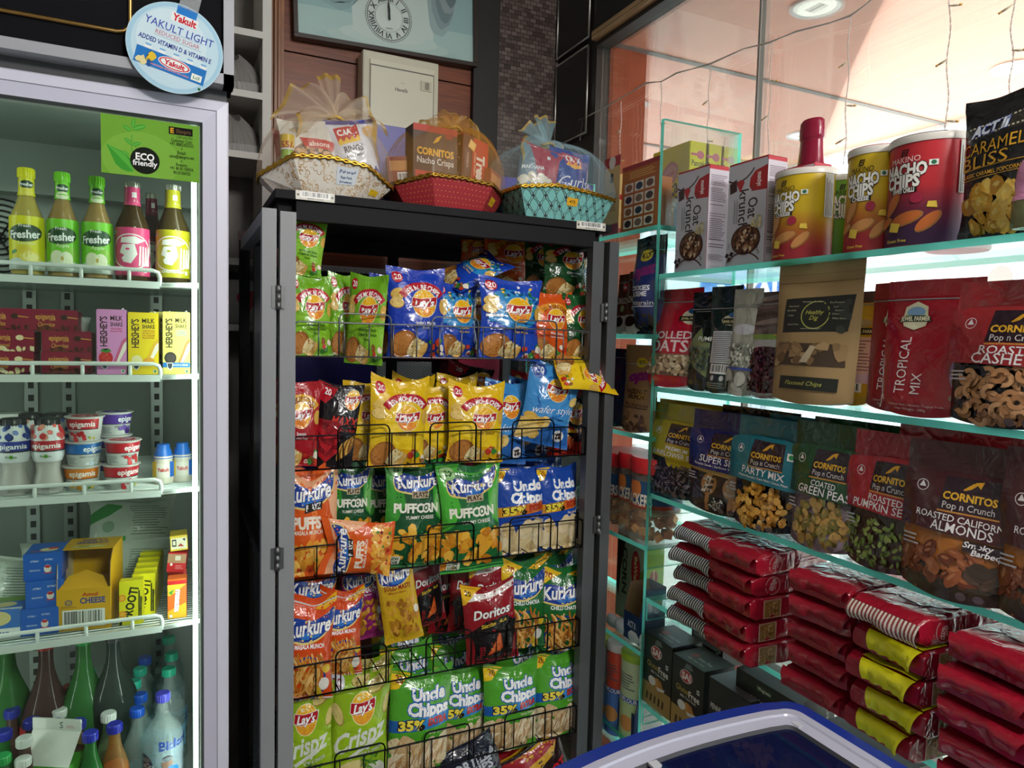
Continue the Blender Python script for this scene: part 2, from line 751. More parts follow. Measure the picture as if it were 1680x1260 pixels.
def pouch(w, h, d, art, base, seed=1, top=.8, back=None, hole=True, zipc='#9a9a9e', zipv=None, kind='film', name='pouch', header=None):
 S = pouch_surface(w, h, d, seed, top)
 mb = MB()
 us = frange(-w / 2, w / 2, 18)
 vs = frange(0, top * h, 22)
 hv = frange(top * h, h, 5)
 mb.grid(lambda a, b: S(a, b, 1), us, vs, mat(base, kind))
 mb.grid(lambda a, b: S(a, b, -1), us, vs, mat(back or base, kind), flip=True)
 n = len(us)
 bot = [S(a, 0, 1) for a in us] + [S(a, 0, -1) for a in us]
 mb.add(bot, [(i, n + i, n + i + 1, i + 1) for i in range(n - 1)], mat(back or base, kind), True)
 mb.art(art, S, w, kind, us, vs + hv[1:])
 o = mb.build(name)
 # flat header with a punched hanging slot
 bm = bmesh.new()
 if hole:
  ring = [(a, top * h) for a in us] + [(w / 2, b) for b in hv[1:]] + [(a, h) for a in us[::-1][1:]] + [(-w / 2, b) for b in hv[::-1][1:-1]]
  sl = [(.085, 0), (.085, .018), (.04, .022), (.03, .045), (0, .052), (-.03, .045), (-.04, .022), (-.085, .018), (-.085, 0)]
  hz = h * .925
  hol = [(a * w * 1.1, hz + b * w) for a, b in sl]
  ed = []
  for loop in (ring, hol):
   vv = [bm.verts.new((a, 0, b)) for a, b in loop]
   for i in range(len(vv)):
    ed.append(bm.edges.new((vv[i], vv[(i + 1) % len(vv)])))
  bmesh.ops.triangle_fill(bm, use_beauty=True, use_dissolve=False, edges=ed)
  for v in bm.verts:
   v.co = Vector(S(v.co.x, v.co.z))
  me = bpy.data.meshes.new('header')
  bm.to_mesh(me)
  me.materials.append(mat(header or base, kind))
  ho = bpy.data.objects.new('header', me)
  COL.objects.link(ho)
  ho.parent = o
 else:
  q = MB()
  q.grid(lambda a, b: S(a, b), us, hv, mat(header or base, kind))
  q.build('header', o)
 bm.free()
 z = MB()
 zv = (zipv or top - .015) * h
 z.tube([Vector(S(a, zv)) + Vector((0, -.0006, 0)) for a in us], .0011, mat(zipc, 'plastic'))
 z.build('zip_strip', o)
 return o


def carton(w, d, h, base, F=None, L=None, R=None, T=None, side=None, top=None, name='carton', kind='card', bev=.0012):
 mb = MB()
 mb.box(-w / 2, -d / 2, 0, w / 2, d / 2, h, mat(base, kind))
 me = mb.mesh('x')
 bm = bmesh.new()
 bm.from_mesh(me)
 bmesh.ops.bevel(bm, geom=bm.edges[:], offset=bev, segments=2, affect='EDGES')
 bm.to_mesh(me)
 bm.free()
 m2 = MB()
 m2.add([v.co[:] for v in me.vertices], [tuple(p.vertices) for p in me.polygons], mat(base, kind))
 bpy.data.meshes.remove(me)
 i = bev * .4
 if F:
  m2.art(F, lambda x, y: (x, -d / 2, y), w - 2 * i, kind)
 if R:
  m2.art(R, lambda x, y: (w / 2, x, y), d - 2 * i, kind)
 if L:
  m2.art(L, lambda x, y: (-w / 2, -x, y), d - 2 * i, kind)
 if T:
  m2.art(T, lambda x, y: (x, y - d / 2, h), w - 2 * i, kind)
 return m2.build(name)


def can(r, h, base, art, lid='#d9d4cc', name='snack_can', kind='card', lidh=.012, rim=.0015):
 """art is as wide as the part of the wall that is in view: half of the girth"""
 mb = MB()
 mb.lathe([(r - .002, 0), (r, .002), (r, h - lidh)], mat(base, kind), 40, capt=True)
 W = math.pi * r
 xs = frange(-W / 2, W / 2, 20)
 mb.art(art, lambda x, y: (r * math.sin(x / r), -r * math.cos(x / r), y), W, kind, xs)
 o = mb.build(name)
 q = MB()
 q.lathe([(r + rim, h - lidh), (r + rim + .0008, h - .003), (r + rim - .001, h), (r - .004, h), (r - .006, h - .004)], mat(lid, 'plastic'), 40)
 q.build('lid', o)
 return o


def bottle(prof, body, cap, caph, capr, name='bottle', labels=(), liquid=None, fill=.8, capn=20):
 """prof: (radius, height) from the foot to the mouth; labels: (z0, z1, material, art)"""
 mb = MB()
 mb.lathe(prof, body, 22, capt=False)
 o = mb.build(name)

 def rad(z):
  for (r0, z0), (r1, z1) in zip(prof, prof[1:]):
   if z0 <= z <= z1 and z1 > z0:
    return r0 + (r1 - r0) * (z - z0) / (z1 - z0)
  return prof[-1][0]
 if liquid:
  q = MB()
  top = prof[-1][1] * fill
  zz = sorted(set([z for r, z in prof if .004 < z < top] + [.004, top]))
  q.lathe([(max(.002, rad(z) - .0018), z) for z in zz], liquid, 20)
  q.build('drink', o)
 H = prof[-1][1]
 q = MB()
 q.lathe([(capr, H - caph * .6), (capr * 1.02, H - caph * .5), (capr, H + caph * .3), (capr * .9, H + caph * .4)], cap, capn)
 for i in range(capn):
  a = 2 * math.pi * i / capn
  q.box(-.0006, -.0006, H - caph * .5, .0006, .0006, H + caph * .28, cap)
  for k in range(8):
   x, y, z = q.v[-8 + k]
   q.v[-8 + k] = (x + capr * 1.01 * math.cos(a), y + capr * 1.01 * math.sin(a), z)
 q.build('cap', o)
 for z0, z1, m, art, nm in labels:
  q = MB()
  zz = frange(z0, z1, 6)
  q.lathe([(rad(z) + .0006, z) for z in zz], m, 28, capb=False, capt=False)
  if art:
   rm = rad((z0 + z1) / 2)
   W = math.pi * rm
   q.art(art, lambda x, y: ((rad(z0 + y) + .0007) * math.sin(x / rm), -(rad(z0 + y) + .0007) * math.cos(x / rm), z0 + y), W, 'card',
    frange(-W / 2, W / 2, 14), [a - z0 for a in zz])
  q.build(nm, o)
 return o


# ================================================================== chip bags of the rack: printed designs
CHIP = ['#e3bf62', '#edcf7e', '#d9ad4c', '#e8c878']
PALE = ['#e6d3ab', '#efe0bf', '#d8bf92', '#e9d7b4', '#cfae7e']
CORN = ['#e8a92c', '#d98f1e', '#f0bb45', '#c97d18']


def lays_logo(a, x, y, r, fade='#e8872a', ribbon='#b01423'):
 a.ell(x, y, r * 1.06, r * 1.06, '#f6e7b0', n=26)
 a.ell(x, y, r, r, '#f2b91d', n=26)
 vs = [(math.cos(math.radians(t)) * r + x, math.sin(math.radians(t)) * r / a.A + y) for t in range(200, 341, 10)]
 a.poly(vs, fade)
 q = [(-1.12, -.22), (-1.02, .38), (-.2, .30), (.55, .40), (1.12, .52), (1.05, -.05), (.3, -.28), (-.5, -.36)]
 a.poly([(x + u * r * 1.04, y + v * r * 1.1 / a.A) for u, v in q], '#f4f0ea')
 a.poly([(x + u * r, y + v * r / a.A) for u, v in q], ribbon)
 a.text("Lay's", x, y + .02 * r / a.A, w=r * 1.75, h=r * .55, c='#ffffff', b=.03, sh=.25, tilt=.06, ol=('#7d0d18', .03))
 return a


def d_lays(base, flav=(), fc='#ffffff', banner='#b5172a', bt='#ffffff', dark=None, low=None, price='#c01a2b', logo=(.1, .60, .21), scenes=0, seed=1, photo=True):
 a = Art(1.4)
 a.bg(base)
 if dark:
  a.ell(.1, .33, .62, .34, dark, n=24)
 if low:
  a.poly([(-.5, 0), (.5, 0), (.5, .12), (.2, .2), (-.2, .17), (-.5, .26)], low)
 if scenes:
  R = random.Random(seed)
  a.ell(.05, .62, .47, .36, '#2f8fd0', n=22)
  for i in range(46):
   t = R.uniform(-20, 200)
   q = R.uniform(.26, .46)
   x, y = .08 + q * math.cos(math.radians(t)), .60 + q * math.sin(math.radians(t)) / 1.4
   a.ell(x, y, R.uniform(.02, .05), R.uniform(.012, .035), R.choice(['#1d6b3a', '#f2f4f6', '#1d4fae', '#e9c04a', '#2e8a4a', '#103a8a', '#7ec3ea']), R.uniform(0, 3), 7, .3, i)
  a.rect(-.44, .50, -.18, .53, '#f0f2f4')
  a.rect(-.40, .44, -.22, .50, '#2f8fd0')
 if photo:
  a.ell(-.35, .70, .12, .09, '#b98a33', .2)
  a.ell(-.35, .705, .112, .083, CHIP[0], .2)
  a.ell(-.37, .60, .115, .085, '#b98a33', -.2)
  a.ell(-.37, .605, .107, .078, CHIP[1], -.2)
  for i in range(9):
   a.ell(-.36 + .09 * math.sin(i * 2.1), .655 + .055 * math.cos(i * 1.7), .012, .006, '#c2923c', i, 6)
  a.ell(.46, .58, .07, .12, CHIP[2])
 if banner:
  a.band(logo[0] - .02, .47, .47, .13, 42, 142, banner)
  a.text('25% MORE CHIPS', logo[0] - .02, .47 + .445 / 1.4, w=.66, h=.085, c=bt, b=.03, arc=.445)
 lays_logo(a, *logo)
 if price:
  a.ell(-.34, .885, .088, .088, price, n=18)
  a.text('20', -.33, .885, h=.085, c='#fff', b=.02)
 for i, t in enumerate(flav):
  a.text(t, .12, .385 - i * .052, h=.05 if i < len(flav) - 1 or i == 0 else .034, c=fc, b=.012)
 if photo:
  a.ell(-.26, .155, .22, .2, '#9a5f28', .5, 22)
  a.ell(-.28, .165, .17, .16, '#b97a3a', .5, 18)
  for i in range(4):
   a.ell(-.10 + i * .055, .13 - i * .018, .065, .15, '#c9a352', -.55, 16)
   a.ell(-.105 + i * .055, .133 - i * .018, .056, .14, ['#f0e2ae', '#ead596', '#f2e6b8', '#e6b765'][i], -.55, 16)
  a.heap(.2, .04, .46, .2, 9, .05, ['#c43a24', '#3f8a3a', '#efe6d4', '#8a5a2a'], seed, wob=.25)
 return a


def kurkure_logo(a, x, y, w, tilt=.08):
 k = w
 q = [(-.52, -.14), (-.55, .06), (-.32, .14), (.05, .11), (.35, .18), (.53, .24), (.52, .04), (.32, -.13), (.0, -.22), (-.3, -.2)]
 a.smooth([(x + u * k * 1.04, y + (v * 1.08 - .014) * k / a.A) for u, v in q], '#e9d27a')
 a.smooth([(x + u * k, y + v * k / a.A) for u, v in q], '#1b3f9c')
 a.ell(x + .05 * k, y - .12 * k / a.A, .25 * k, .06 * k, '#2f78cf', .1)
 a.text('Kurkure', x, y, w=w * .98, h=w * .225, c='#ffffff', b=.03, sh=.12, tilt=tilt, ol=('#132a6b', .022))


def d_kurkure(base, light, kind, seed=1):
 a = Art(1.45)
 a.bg(base)
 if kind == 'puffs':
  a.poly([(-.5, .9), (.5, .9), (.5, .4), (.36, .55), (.3, .7), (.1, .8), (-.5, .72)], light)
  a.band(-.5, .5, .55, .1, -40, 60, '#f0853f')
  kurkure_logo(a, -.05, .735, .85)
  a.poly([(-.15, .555), (.18, .59), (.2, .66), (-.14, .635)], '#2a2320')
  a.text('PLAYZ', .02, .61, w=.28, h=.075, c='#fff', b=.03, tilt=.1)
  a.text('PUFFS', -.1, .475, w=.55, h=.14, c='#f7ead8', b=.05, sp=.95)
  a.text('MASALA MUNCH', -.08, .395, w=.56, h=.052, c='#f7ead8', b=.02)
  a.heap(-.48, .03, .48, .3, 44, .085, ['#e9a43a', '#f0b54c', '#dd922c', '#f4c260'], seed, (.45, .8), .15)
  a.heap(-.4, .05, .4, .3, 9, .03, ['#7c1f1c', '#3b8a35', '#c2301f'], seed + 1)
 elif kind == 'corn':
  a.poly([(-.5, .95), (-.15, 1), (-.28, .8), (-.2, .6), (-.32, .45), (-.5, .38)], light)
  a.poly([(.5, 1), (.28, .98), (.38, .8), (.3, .62), (.36, .48), (.5, .4)], light)
  a.poly([(.5, .85), (.36, .7), (.3, .55), (.5, .42)], '#7cc06c')
  kurkure_logo(a, .03, .80, .72, .05)
  a.poly([(-.1, .645), (.2, .645), (.21, .71), (-.1, .71)], '#b9a88a')
  a.text('PLAYZ', .055, .678, w=.27, h=.065, c='#2a1d16', b=.03)
  a.text('PUFFC RN', 0, .555, w=.78, h=.115, c='#f1f0e2', b=.045, sp=.95)
  a.ell(.155, .555, .068, .068, '#f1f0e2')
  a.ell(.155, .555, .042, .042, base)
  a.ell(.155, .555, .022, .022, '#f1f0e2')
  a.text('YUMMY CHEESE', .05, .47, w=.5, h=.045, c='#f1f0e2', b=.015)
  a.heap(-.46, .07, .46, .38, 40, .085, CORN, seed, (.5, .9), .35, seg=7)
  a.ell(.2, .25, .28, .075, '#e4a52c', .75, 16)
  a.rect(-.42, .045, -.22, .12, '#dfe8d4')
  a.text('NEW', -.32, .098, w=.15, h=.04, c='#1d4a26', b=.03)
  a.text('LOOK', -.32, .064, w=.15, h=.04, c='#1d4a26', b=.03)
  a.ell(-.34, .90, .12, .09, '#9fd08c')
  a.text('20', -.33, .90, h=.075, c='#174a20', b=.02)
 elif kind == 'sticks':
  a.poly([(.1, .90), (.5, .99), (.5, .9), (.3, .86)], '#f0b51e')
  a.text('EXTRA', .36, .93, w=.22, h=.03, c='#5a2a10', rot=12)
  kurkure_logo(a, .0, .70, .9)
  a.text(light[0], .02, .525, w=.62, h=.06, c='#fff', b=.03)
  a.band(0, .2, .36, .04, 0, 360, '#1f3c95', 24, .9)
  a.sticks(-.3, .05, .3, .4, 70, .3, .04, ['#d99a45', '#e7b25c', '#c9812f', '#efc478', '#b96f24'], seed, (30, 150))
  a.ell(.33, .16, .1, .09, '#f1efe6')
  a.ell(.38, .30, .08, .06, '#e6c02c')
  a.ell(.25, .07, .05, .12, '#d8b72b', .4)
  if light[1]:
   a.poly([(-.5, 1), (-.05, .95), (-.36, .80), (-.5, .76)], '#efc62a')
   a.text('20', -.31, .885, h=.1, c='#a01c1c', b=.02, rot=-10)
 elif kind == 'masti':
  kurkure_logo(a, .0, .78, .8)
  a.text('SOLID MASTI', 0, .64, w=.7, h=.075, c=light, b=.03)
  a.text('Mixture flavour', 0, .585, w=.5, h=.032, c=light)
  a.heap(-.3, .1, .42, .5, 70, .06, ['#c98f2c', '#b57a20', '#dba440', '#9a6418'], seed, (.4, .8), .3)
  a.ell(.4, .36, .06, .07, '#efe9da')
 return a


def d_uncle(base, band, ext, chips, seed=1, photo=(.02, .40)):
 a = Art(1.4)
 a.bg(base)
 a.poly([(-.5, .97), (-.16, .99), (-.38, .84), (-.5, .82)], '#f0c81e')
 a.text('20', -.36, .915, h=.085, c='#8e1a1a', b=.015, rot=-6)
 a.text('Uncle', .12, .79, w=.56, h=.155, c='#ffffff', b=.05, ol=('#1a5fb8', .06))
 a.text('Chipps', .12, .655, w=.7, h=.155, c='#ffffff', b=.05, ol=('#1a5fb8', .06))
 a.poly([(-.5, .44), (.5, .50), (.5, .61), (-.5, .55)], band)
 a.poly([(-.05, .467), (.5, .50), (.5, .61), (-.05, .577)], ext[0])
 a.text('35%', -.16, .515, w=.42, h=.115, c='#f4df4a', b=.05, ol=('#20180a', .05), tilt=.05)
 a.text('EXTRA', .28, .543, w=.34, h=.085, c=ext[1], b=.05, ol=('#5a120c', .03), tilt=.05)
 a.text('Plain Salted' if ext[2] == 0 else 'Spicy Treat', .27, .44, w=.28, h=.035, c='#f4eccd')
 y0, y1 = photo
 a.heap(-.44, y0 + .03, .44, y1 - .06, 46, .125, chips, seed, (.6, .95), .1, seg=12)
 if chips is PALE:
  a.sticks(-.4, y0 + .05, .4, y1 - .08, 40, .2, .012, ['#b9854e', '#c79a66'], seed, (50, 80))
 return a


def d_doritos(seed=1):
 a = Art(1.4)
 a.bg('#8e1420')
 a.poly([(-.5, 0), (.5, 0), (.5, .5), (.3, .6), (.1, .5), (-.1, .56), (-.5, .4)], '#141012')
 a.poly([(-.5, .0), (-.3, .0), (-.38, .35), (-.5, .4)], '#8e1420')
 a.poly([(.5, .0), (.36, .0), (.44, .3), (.5, .35)], '#8e1420')
 a.poly([(-.5, .80), (.5, .90), (.5, .97), (-.5, .87)], '#e9e6e2')
 a.text('UP TO 20 CASHBACK', .12, .895, w=.6, h=.04, c='#a1202a', rot=7, b=.02)
 a.poly([(-.5, .99), (-.12, .99), (-.45, .78), (-.5, .77)], '#efbd22')
 a.text('20', -.38, .90, h=.075, c='#1a1208', b=.03, rot=-8)
 a.text('Doritos', .03, .665, w=.72, h=.15, c='#f2f0ee', b=.03, sh=.15, tilt=.1, ol=('#1a1012', .03))
 a.poly([(-.25, .50), (.3, .60), (.28, .54), (-.28, .44)], '#1a1410')
 a.text('Sizzlin Hot', .05, .525, w=.52, h=.06, c='#e5c334', b=.02, sh=.2, rot=9)
 a.poly([(-.12, .12), (.2, .18), (.16, .42)], '#a33a12')
 a.poly([(-.10, .13), (.18, .185), (.15, .39)], '#d4632a')
 a.heap(-.05, .16, .15, .3, 10, .02, ['#8e2c10', '#e98d4c'], seed)
 return a


def d_crispz(seed=1):
 a = Art(1.4)
 a.bg('#8fb51a')
 a.ell(.0, .30, .7, .45, '#9cc322', n=24)
 for i, (x, y, r, rot) in enumerate([(.3, .90, .2, .5), (-.4, .66, .15, -1.2), (.46, .70, .13, 1.3), (.0, .95, .16, .2)]):
  a.ell(x, y, r, r * .52, '#9c8a3a', rot)
  a.ell(x - .006, y + .008, r * .94, r * .47, '#d9c97c', rot)
 a.ell(-.42, .94, .16, .13, '#dfe0ea')
 a.text('20', -.38, .93, h=.1, c='#8e1a2a', b=.02)
 lays_logo(a, .02, .70, .2, '#e9a12a')
 a.text('Crispz', .0, .45, w=.88, h=.25, c='#e4e9dc', b=.03, sh=.12, tilt=.22)
 a.poly([(-.2, .27), (.2, .40), (.42, .45), (.2, .36), (-.16, .24)], '#e4e9dc')
 a.text('HERB & ONION', .18, .295, w=.4, h=.05, c='#e4e9dc', rot=14)
 a.ell(-.2, .12, .3, .14, '#c9b768', .3)
 a.ell(-.2, .125, .28, .125, '#e2d48e', .3)
 a.ell(.28, .10, .16, .12, '#e8ead8')
 a.sticks(.05, .12, .3, .26, 12, .12, .03, ['#3f7d22', '#69a63a'], seed)
 return a


def d_maxx():
 a = Art(1.4)
 a.bg('#17141a')
 a.poly([(-.5, .99), (-.05, .97), (-.14, .84), (-.3, .74), (-.5, .8)], '#b8182a')
 a.text('20', -.27, .89, h=.11, c='#fff', b=.02, rot=-5)
 lays_logo(a, .3, .82, .16)
 a.text('MAXX', .2, .56, w=.62, h=.15, c='#c8322a', b=.02, sh=.3)
 a.text('MACHO CHILLI', .2, .46, w=.5, h=.045, c='#c8322a')
 for i in range(6):
  y = .05 + i * .065
  a.poly([(-.5, y + .16), (-.1, y), (.15, y + .14), (.15, y + .17), (-.1, y + .032), (-.5, y + .19)], '#c5202c' if i % 2 == 0 else '#8a1420')
 for i in range(6):
  a.ell(.2 + i * .045, .2 + i * .02, .05, .17, '#7a4c1c' if i % 2 else '#d9a94c', -.3)
 return a


def d_redlays():
 a = d_lays('#ab1723', ('Spanish', 'Tomato Tango'), banner='#e0a52a', bt='#5a1410', price='#d9a42c', seed=4)
 return a


def d_wafer():
 a = Art(1.4)
 a.bg('#3f8fd2')
 R = random.Random(7)
 for i in range(14):
  t = i * 27
  a.band(.05 + R.uniform(-.05, .05), .62, R.uniform(.27, .42), .03, t, t + R.uniform(20, 40), R.choice(['#2566b6', '#2d76c6', '#5fa8e2']), 5)
 a.ell(-.33, .89, .13, .13, '#1f4fa5')
 a.text('20', -.32, .89, h=.1, c='#e8eef6', b=.01)
 lays_logo(a, .06, .70, .2)
 a.text('wafer style', .06, .45, w=.82, h=.13, c='#eef4fa', b=-.005, sh=.35, tilt=.12)
 a.text('Salt with Pepper', .1, .35, w=.42, h=.045, c='#16386e')
 a.poly([(-.5, 0), (.5, 0), (.5, .28), (.1, .2), (-.5, .32)], '#2a68b8')
 a.heap(-.42, .08, -.05, .32, 12, .12, CHIP, 5, (.5, .8), .15, seg=12)
 a.ell(.27, .15, .12, .1, '#e9ecef')
 a.heap(.2, .12, .34, .18, 16, .022, ['#2a1c14', '#4a3020'], 3)
 a.ell(.43, .60, .1, .07, CHIP[1], .9)
 return a


def d_hot():
 a = d_lays('#191416', (), banner=None, price=None, photo=False, logo=(.05, .60, .22))
 a.poly([(-.5, .9), (-.2, .86), (0, .9), (.2, .85), (.5, .9), (.5, 1), (-.5, 1)], '#a3261e')
 a.poly([(-.5, 0), (.5, 0), (.5, .14), (.1, .2), (-.2, .12), (-.5, .2)], '#b02a20')
 a.band(.05, .52, .3, .1, 200, 340, '#a9241c', 10, .8)
 a.text('Sizzlin Hot', .05, .36, w=.46, h=.07, c='#f0c63a', b=.02, sh=.2)
 for i in range(4):
  a.ell(-.32 + i * .07, .24 - i * .03, .09, .16, ['#e6cf92', '#efdcaa', '#d98b50', '#e2643a'][i], -.5)
 a.ell(-.4, .66, .1, .07, '#b4532a')
 a.ell(.45, .68, .08, .1, '#b4532a')
 return a


def d_tortilla():
 a = Art(1.3)
 a.bg('#1c2030')
 a.text('TORTILLA', 0, .72, w=.9, h=.2, c='#b9bcc6', b=.04)
 a.text('CHIPS', .05, .55, w=.6, h=.18, c='#b9bcc6', b=.04)
 a.heap(-.3, .1, .4, .4, 14, .1, ['#c99a4a', '#a87a30', '#3c5a2a'], 3)
 return a


def d_jackpot():
 a = Art(1.3)
 a.bg('#2a1416')
 a.poly([(-.5, .5), (-.1, .62), (.1, .9), (.3, .7), (.5, .98), (.5, 1), (-.5, 1)], '#d8a21e')
 a.poly([(-.5, .75), (-.2, .85), (.2, .8), (.5, .9), (.5, 1), (-.5, 1)], '#a51f2a')
 a.text('JACK', -.2, .42, w=.5, h=.25, c='#f0eeee', b=.04, ol=('#120c0c', .05))
 a.text('POT', .27, .42, w=.38, h=.25, c='#d8202c', b=.04, ol=('#120c0c', .05))
 a.heap(-.4, .02, .4, .2, 16, .08, ['#c9762a', '#e09a44'], 3)
 return a


W0, H0, D0 = .15, .205, .05


def reg_bag(key, fn, base, seed=1, **k):
 REG[key] = (lambda: bag(W0, H0, D0, fn(), base, seed, **k), W0, H0)


AOC = ('American Style', 'Cream & Onion', 'Flavour')
reg_bag('lays_green', lambda: d_lays('#6fae1f', AOC, '#1d4a14', dark='#86c22c', seed=2), '#6fae1f', 3)
reg_bag('lays_blue', lambda: d_lays('#1c3fb4', ("India's Magic", 'Masala'), low='#16318f', seed=3), '#1c3fb4', 5)
reg_bag('lays_india', lambda: d_lays('#1d46b8', ("INDIA'S", 'Magic Masala'), '#f0c63a', banner=None, scenes=1, seed=4), '#1d46b8', 8)
reg_bag('lays_orange', lambda: d_lays('#d9561a', ('West Indies', 'Hot Sweet Chilli'), banner='#e0942a', bt='#7a2a10', price=None, seed=5), '#d9561a', 9, ear=.06)
reg_bag('lays_dkgreen', lambda: d_lays('#1f5a2c', ('Chile Limon', 'Flavour'), dark='#1a4a25', seed=6), '#1f5a2c', 11)
reg_bag('lays_yellow', lambda: d_lays('#e9bf14', ('Classic Salted',), '#7a4a10', dark='#f0cc22', low='#e2ad10', seed=7, logo=(.13, .565, .2)), '#e9bf14', 13, ear=.035, dip=.04)
reg_bag('lays_yellow_slack', lambda: d_lays('#e9bf14', ('Classic Salted',), '#7a4a10', dark='#f0cc22', low='#e2ad10', seed=8, logo=(.13, .565, .2)), '#e6ba12', 29, ear=.07, dip=.03)
reg_bag('lays_red', d_redlays, '#ab1723', 15)
reg_bag('lays_maxx', d_maxx, '#17141a', 17)
reg_bag('lays_wafer', d_wafer, '#3f8fd2', 19, ear=.06)
reg_bag('lays_hot', d_hot, '#191416', 21)
reg_bag('kur_puffs', lambda: d_kurkure('#dd5a1a', '#efb187', 'puffs', 3), '#dd5a1a', 23, ear=.05, dip=.09)
reg_bag('kur_corn', lambda: d_kurkure('#17502c', '#3c9a35', 'corn', 4), '#2a7a30', 25)
reg_bag('kur_corn_light', lambda: d_kurkure('#1d6a35', '#4db83c', 'corn', 5), '#4cb43e', 27, ear=.05, dip=.05)
reg_bag('kur_orange', lambda: d_kurkure('#d84a14', ('MASALA MUNCH', 0), 'sticks', 6), '#d84a14', 31, ear=.05, dip=.06, seal='#d8d6d6')
reg_bag('kur_green', lambda: d_kurkure('#1f6a30', ('CHILLI CHATKA', 1), 'sticks', 7), '#1f6a30', 33, ear=.04, dip=.04)
reg_bag('kur_magenta', lambda: d_kurkure('#8a1f63', '#e7d8d8', 'masti', 8), '#8a1f63', 35)
reg_bag('kur_gold', lambda: d_kurkure('#d0a81c', '#8a1c1c', 'masti', 9), '#d0a81c', 37, ear=.05)
reg_bag('uncle_blue', lambda: d_uncle('#1b48a8', '#d8962a', ('#c9691e', '#b8301c', 0), ['#e4d0a4', '#eddcb4', '#d9bd86', '#e8d3a0'], 10), '#1b48a8', 39)
reg_bag('uncle_green', lambda: d_uncle('#4fa22a', '#1d5fb4', ('#2f86cf', '#c8322a', 1), PALE, 11), '#4fa22a', 41, ear=.045, dip=.04)
reg_bag('doritos', d_doritos, '#8e1420', 43, ear=.06)
reg_bag('crispz', d_crispz, '#8fb51a', 45, ear=.04)
reg_bag('tortilla', d_tortilla, '#1c2030', 47)
reg_bag('jackpot', d_jackpot, '#2a1416', 49)


# ================================================================== the room
def struct(name, mb, bevel=0):
 return tag(mb.build(name, bevel=bevel), kind='structure')


def sbox(name, x0, y0, z0, x1, y1, z1, m):
 return struct(name, MB().box(x0, y0, z0, x1, y1, z1, m))


sbox('floor', -2, -2, -.1, 1.46, 2.72, 0, mat('#8f8a84', 'rough'))
sbox('ceiling', -2, -2, 2.95, 1.46, 2.72, 3.05, mat('#c9c5bd'))
sbox('wall_left', -2.1, -2, 0, -2, 2.72, 2.95, mat('#b9b4ab'))
sbox('wall_front', -2.1, -2.1, 0, 1.46, -2, 2.95, mat('#b9b4ab'))

WB = 2.60
w = MB()
w.box(-2, WB + .02, 0, 1.46, WB + .12, 2.95, mat('#4a3a30'))
struct('wall_back', w)


def wood_mat(c1, c2, name, scale=(3, 3, 40), rough=.4):
 m = bpy.data.materials.new(name)
 m.use_nodes = True
 nt = m.node_tree
 b = nt.nodes['Principled BSDF']
 b.inputs['Roughness'].default_value = rough
 tc = nt.nodes.new('ShaderNodeTexCoord')
 mp = nt.nodes.new('ShaderNodeMapping')
 mp.inputs['Scale'].default_value = scale
 no = nt.nodes.new('ShaderNodeTexNoise')
 no.inputs['Scale'].default_value = 3
 no.inputs['Detail'].default_value = 5
 no.inputs['Distortion'].default_value = .8
 rp = nt.nodes.new('ShaderNodeValToRGB')
 rp.color_ramp.elements[0].position, rp.color_ramp.elements[1].position = .3, .75
 rp.color_ramp.elements[0].color, rp.color_ramp.elements[1].color = lin(c1), lin(c2)
 nt.links.new(tc.outputs['Object'], mp.inputs['Vector'])
 nt.links.new(mp.outputs[0], no.inputs['Vector'])
 nt.links.new(no.outputs['Fac'], rp.inputs['Fac'])
 nt.links.new(rp.outputs[0], b.inputs['Base Color'])
 return m


WOOD = wood_mat('#66301a', '#8a4726', 'red_brown_veneer', (2, 2, 45))
MOULD = wood_mat('#7c4a2c', '#a06a42', 'moulding_wood', (40, 40, 2))
w = MB()
for z0, z1 in ((0, 1.86), (1.866, 2.165), (2.171, 2.466), (2.472, 2.78), (2.786, 2.95)):
 w.box(.33, WB, z0, 1.03, WB + .02, z1, WOOD)
struct('wall_panelling', w)
w = MB()
for i, (a, b, d) in enumerate(((.268, .298, .035), (.300, .309, .05), (.311, .319, .056), (.321, .331, .045))):
 w.box(a, WB - d, 0, b, WB + .02, 2.95, MOULD)
struct('trim_1', w)
sbox('wall_pilaster', 1.03, WB - .03, 0, 1.135, WB + .02, 2.95, mat('#17130f', 'matte'))


def mosaic():
 m = bpy.data.materials.new('dark_mosaic_tile')
 m.use_nodes = True
 nt = m.node_tree
 b = nt.nodes['Principled BSDF']
 b.inputs['Roughness'].default_value = .28
 tc = nt.nodes.new('ShaderNodeTexCoord')
 sp = nt.nodes.new('ShaderNodeSeparateXYZ')
 ad = nt.nodes.new('ShaderNodeMath')
 cb = nt.nodes.new('ShaderNodeCombineXYZ')
 br = nt.nodes.new('ShaderNodeTexBrick')
 br.inputs['Scale'].default_value = 1
 br.inputs['Brick Width'].default_value = .027
 br.inputs['Row Height'].default_value = .0165
 br.inputs['Mortar Size'].default_value = .0012
 br.inputs['Color1'].default_value = lin('#463b38')
 br.inputs['Color2'].default_value = lin('#776964')
 br.inputs['Mortar'].default_value = lin('#2e2725')
 nt.links.new(tc.outputs['Object'], sp.inputs[0])
 nt.links.new(sp.outputs[0], ad.inputs[0])
 nt.links.new(sp.outputs[1], ad.inputs[1])
 nt.links.new(ad.outputs[0], cb.inputs[0])
 nt.links.new(sp.outputs[2], cb.inputs[1])
 nt.links.new(cb.outputs[0], br.inputs['Vector'])
 nt.links.new(br.outputs['Color'], b.inputs['Base Color'])
 return m


MOS = mosaic()
sbox('wall_mosaic', 1.135, WB - .012, 0, 1.41, WB + .02, 2.95, MOS)
w = MB()
w.box(1.405, 2.29, 0, 1.46, WB + .02, 2.95, mat('#2b2623', 'card'))
struct('wall_right', w)
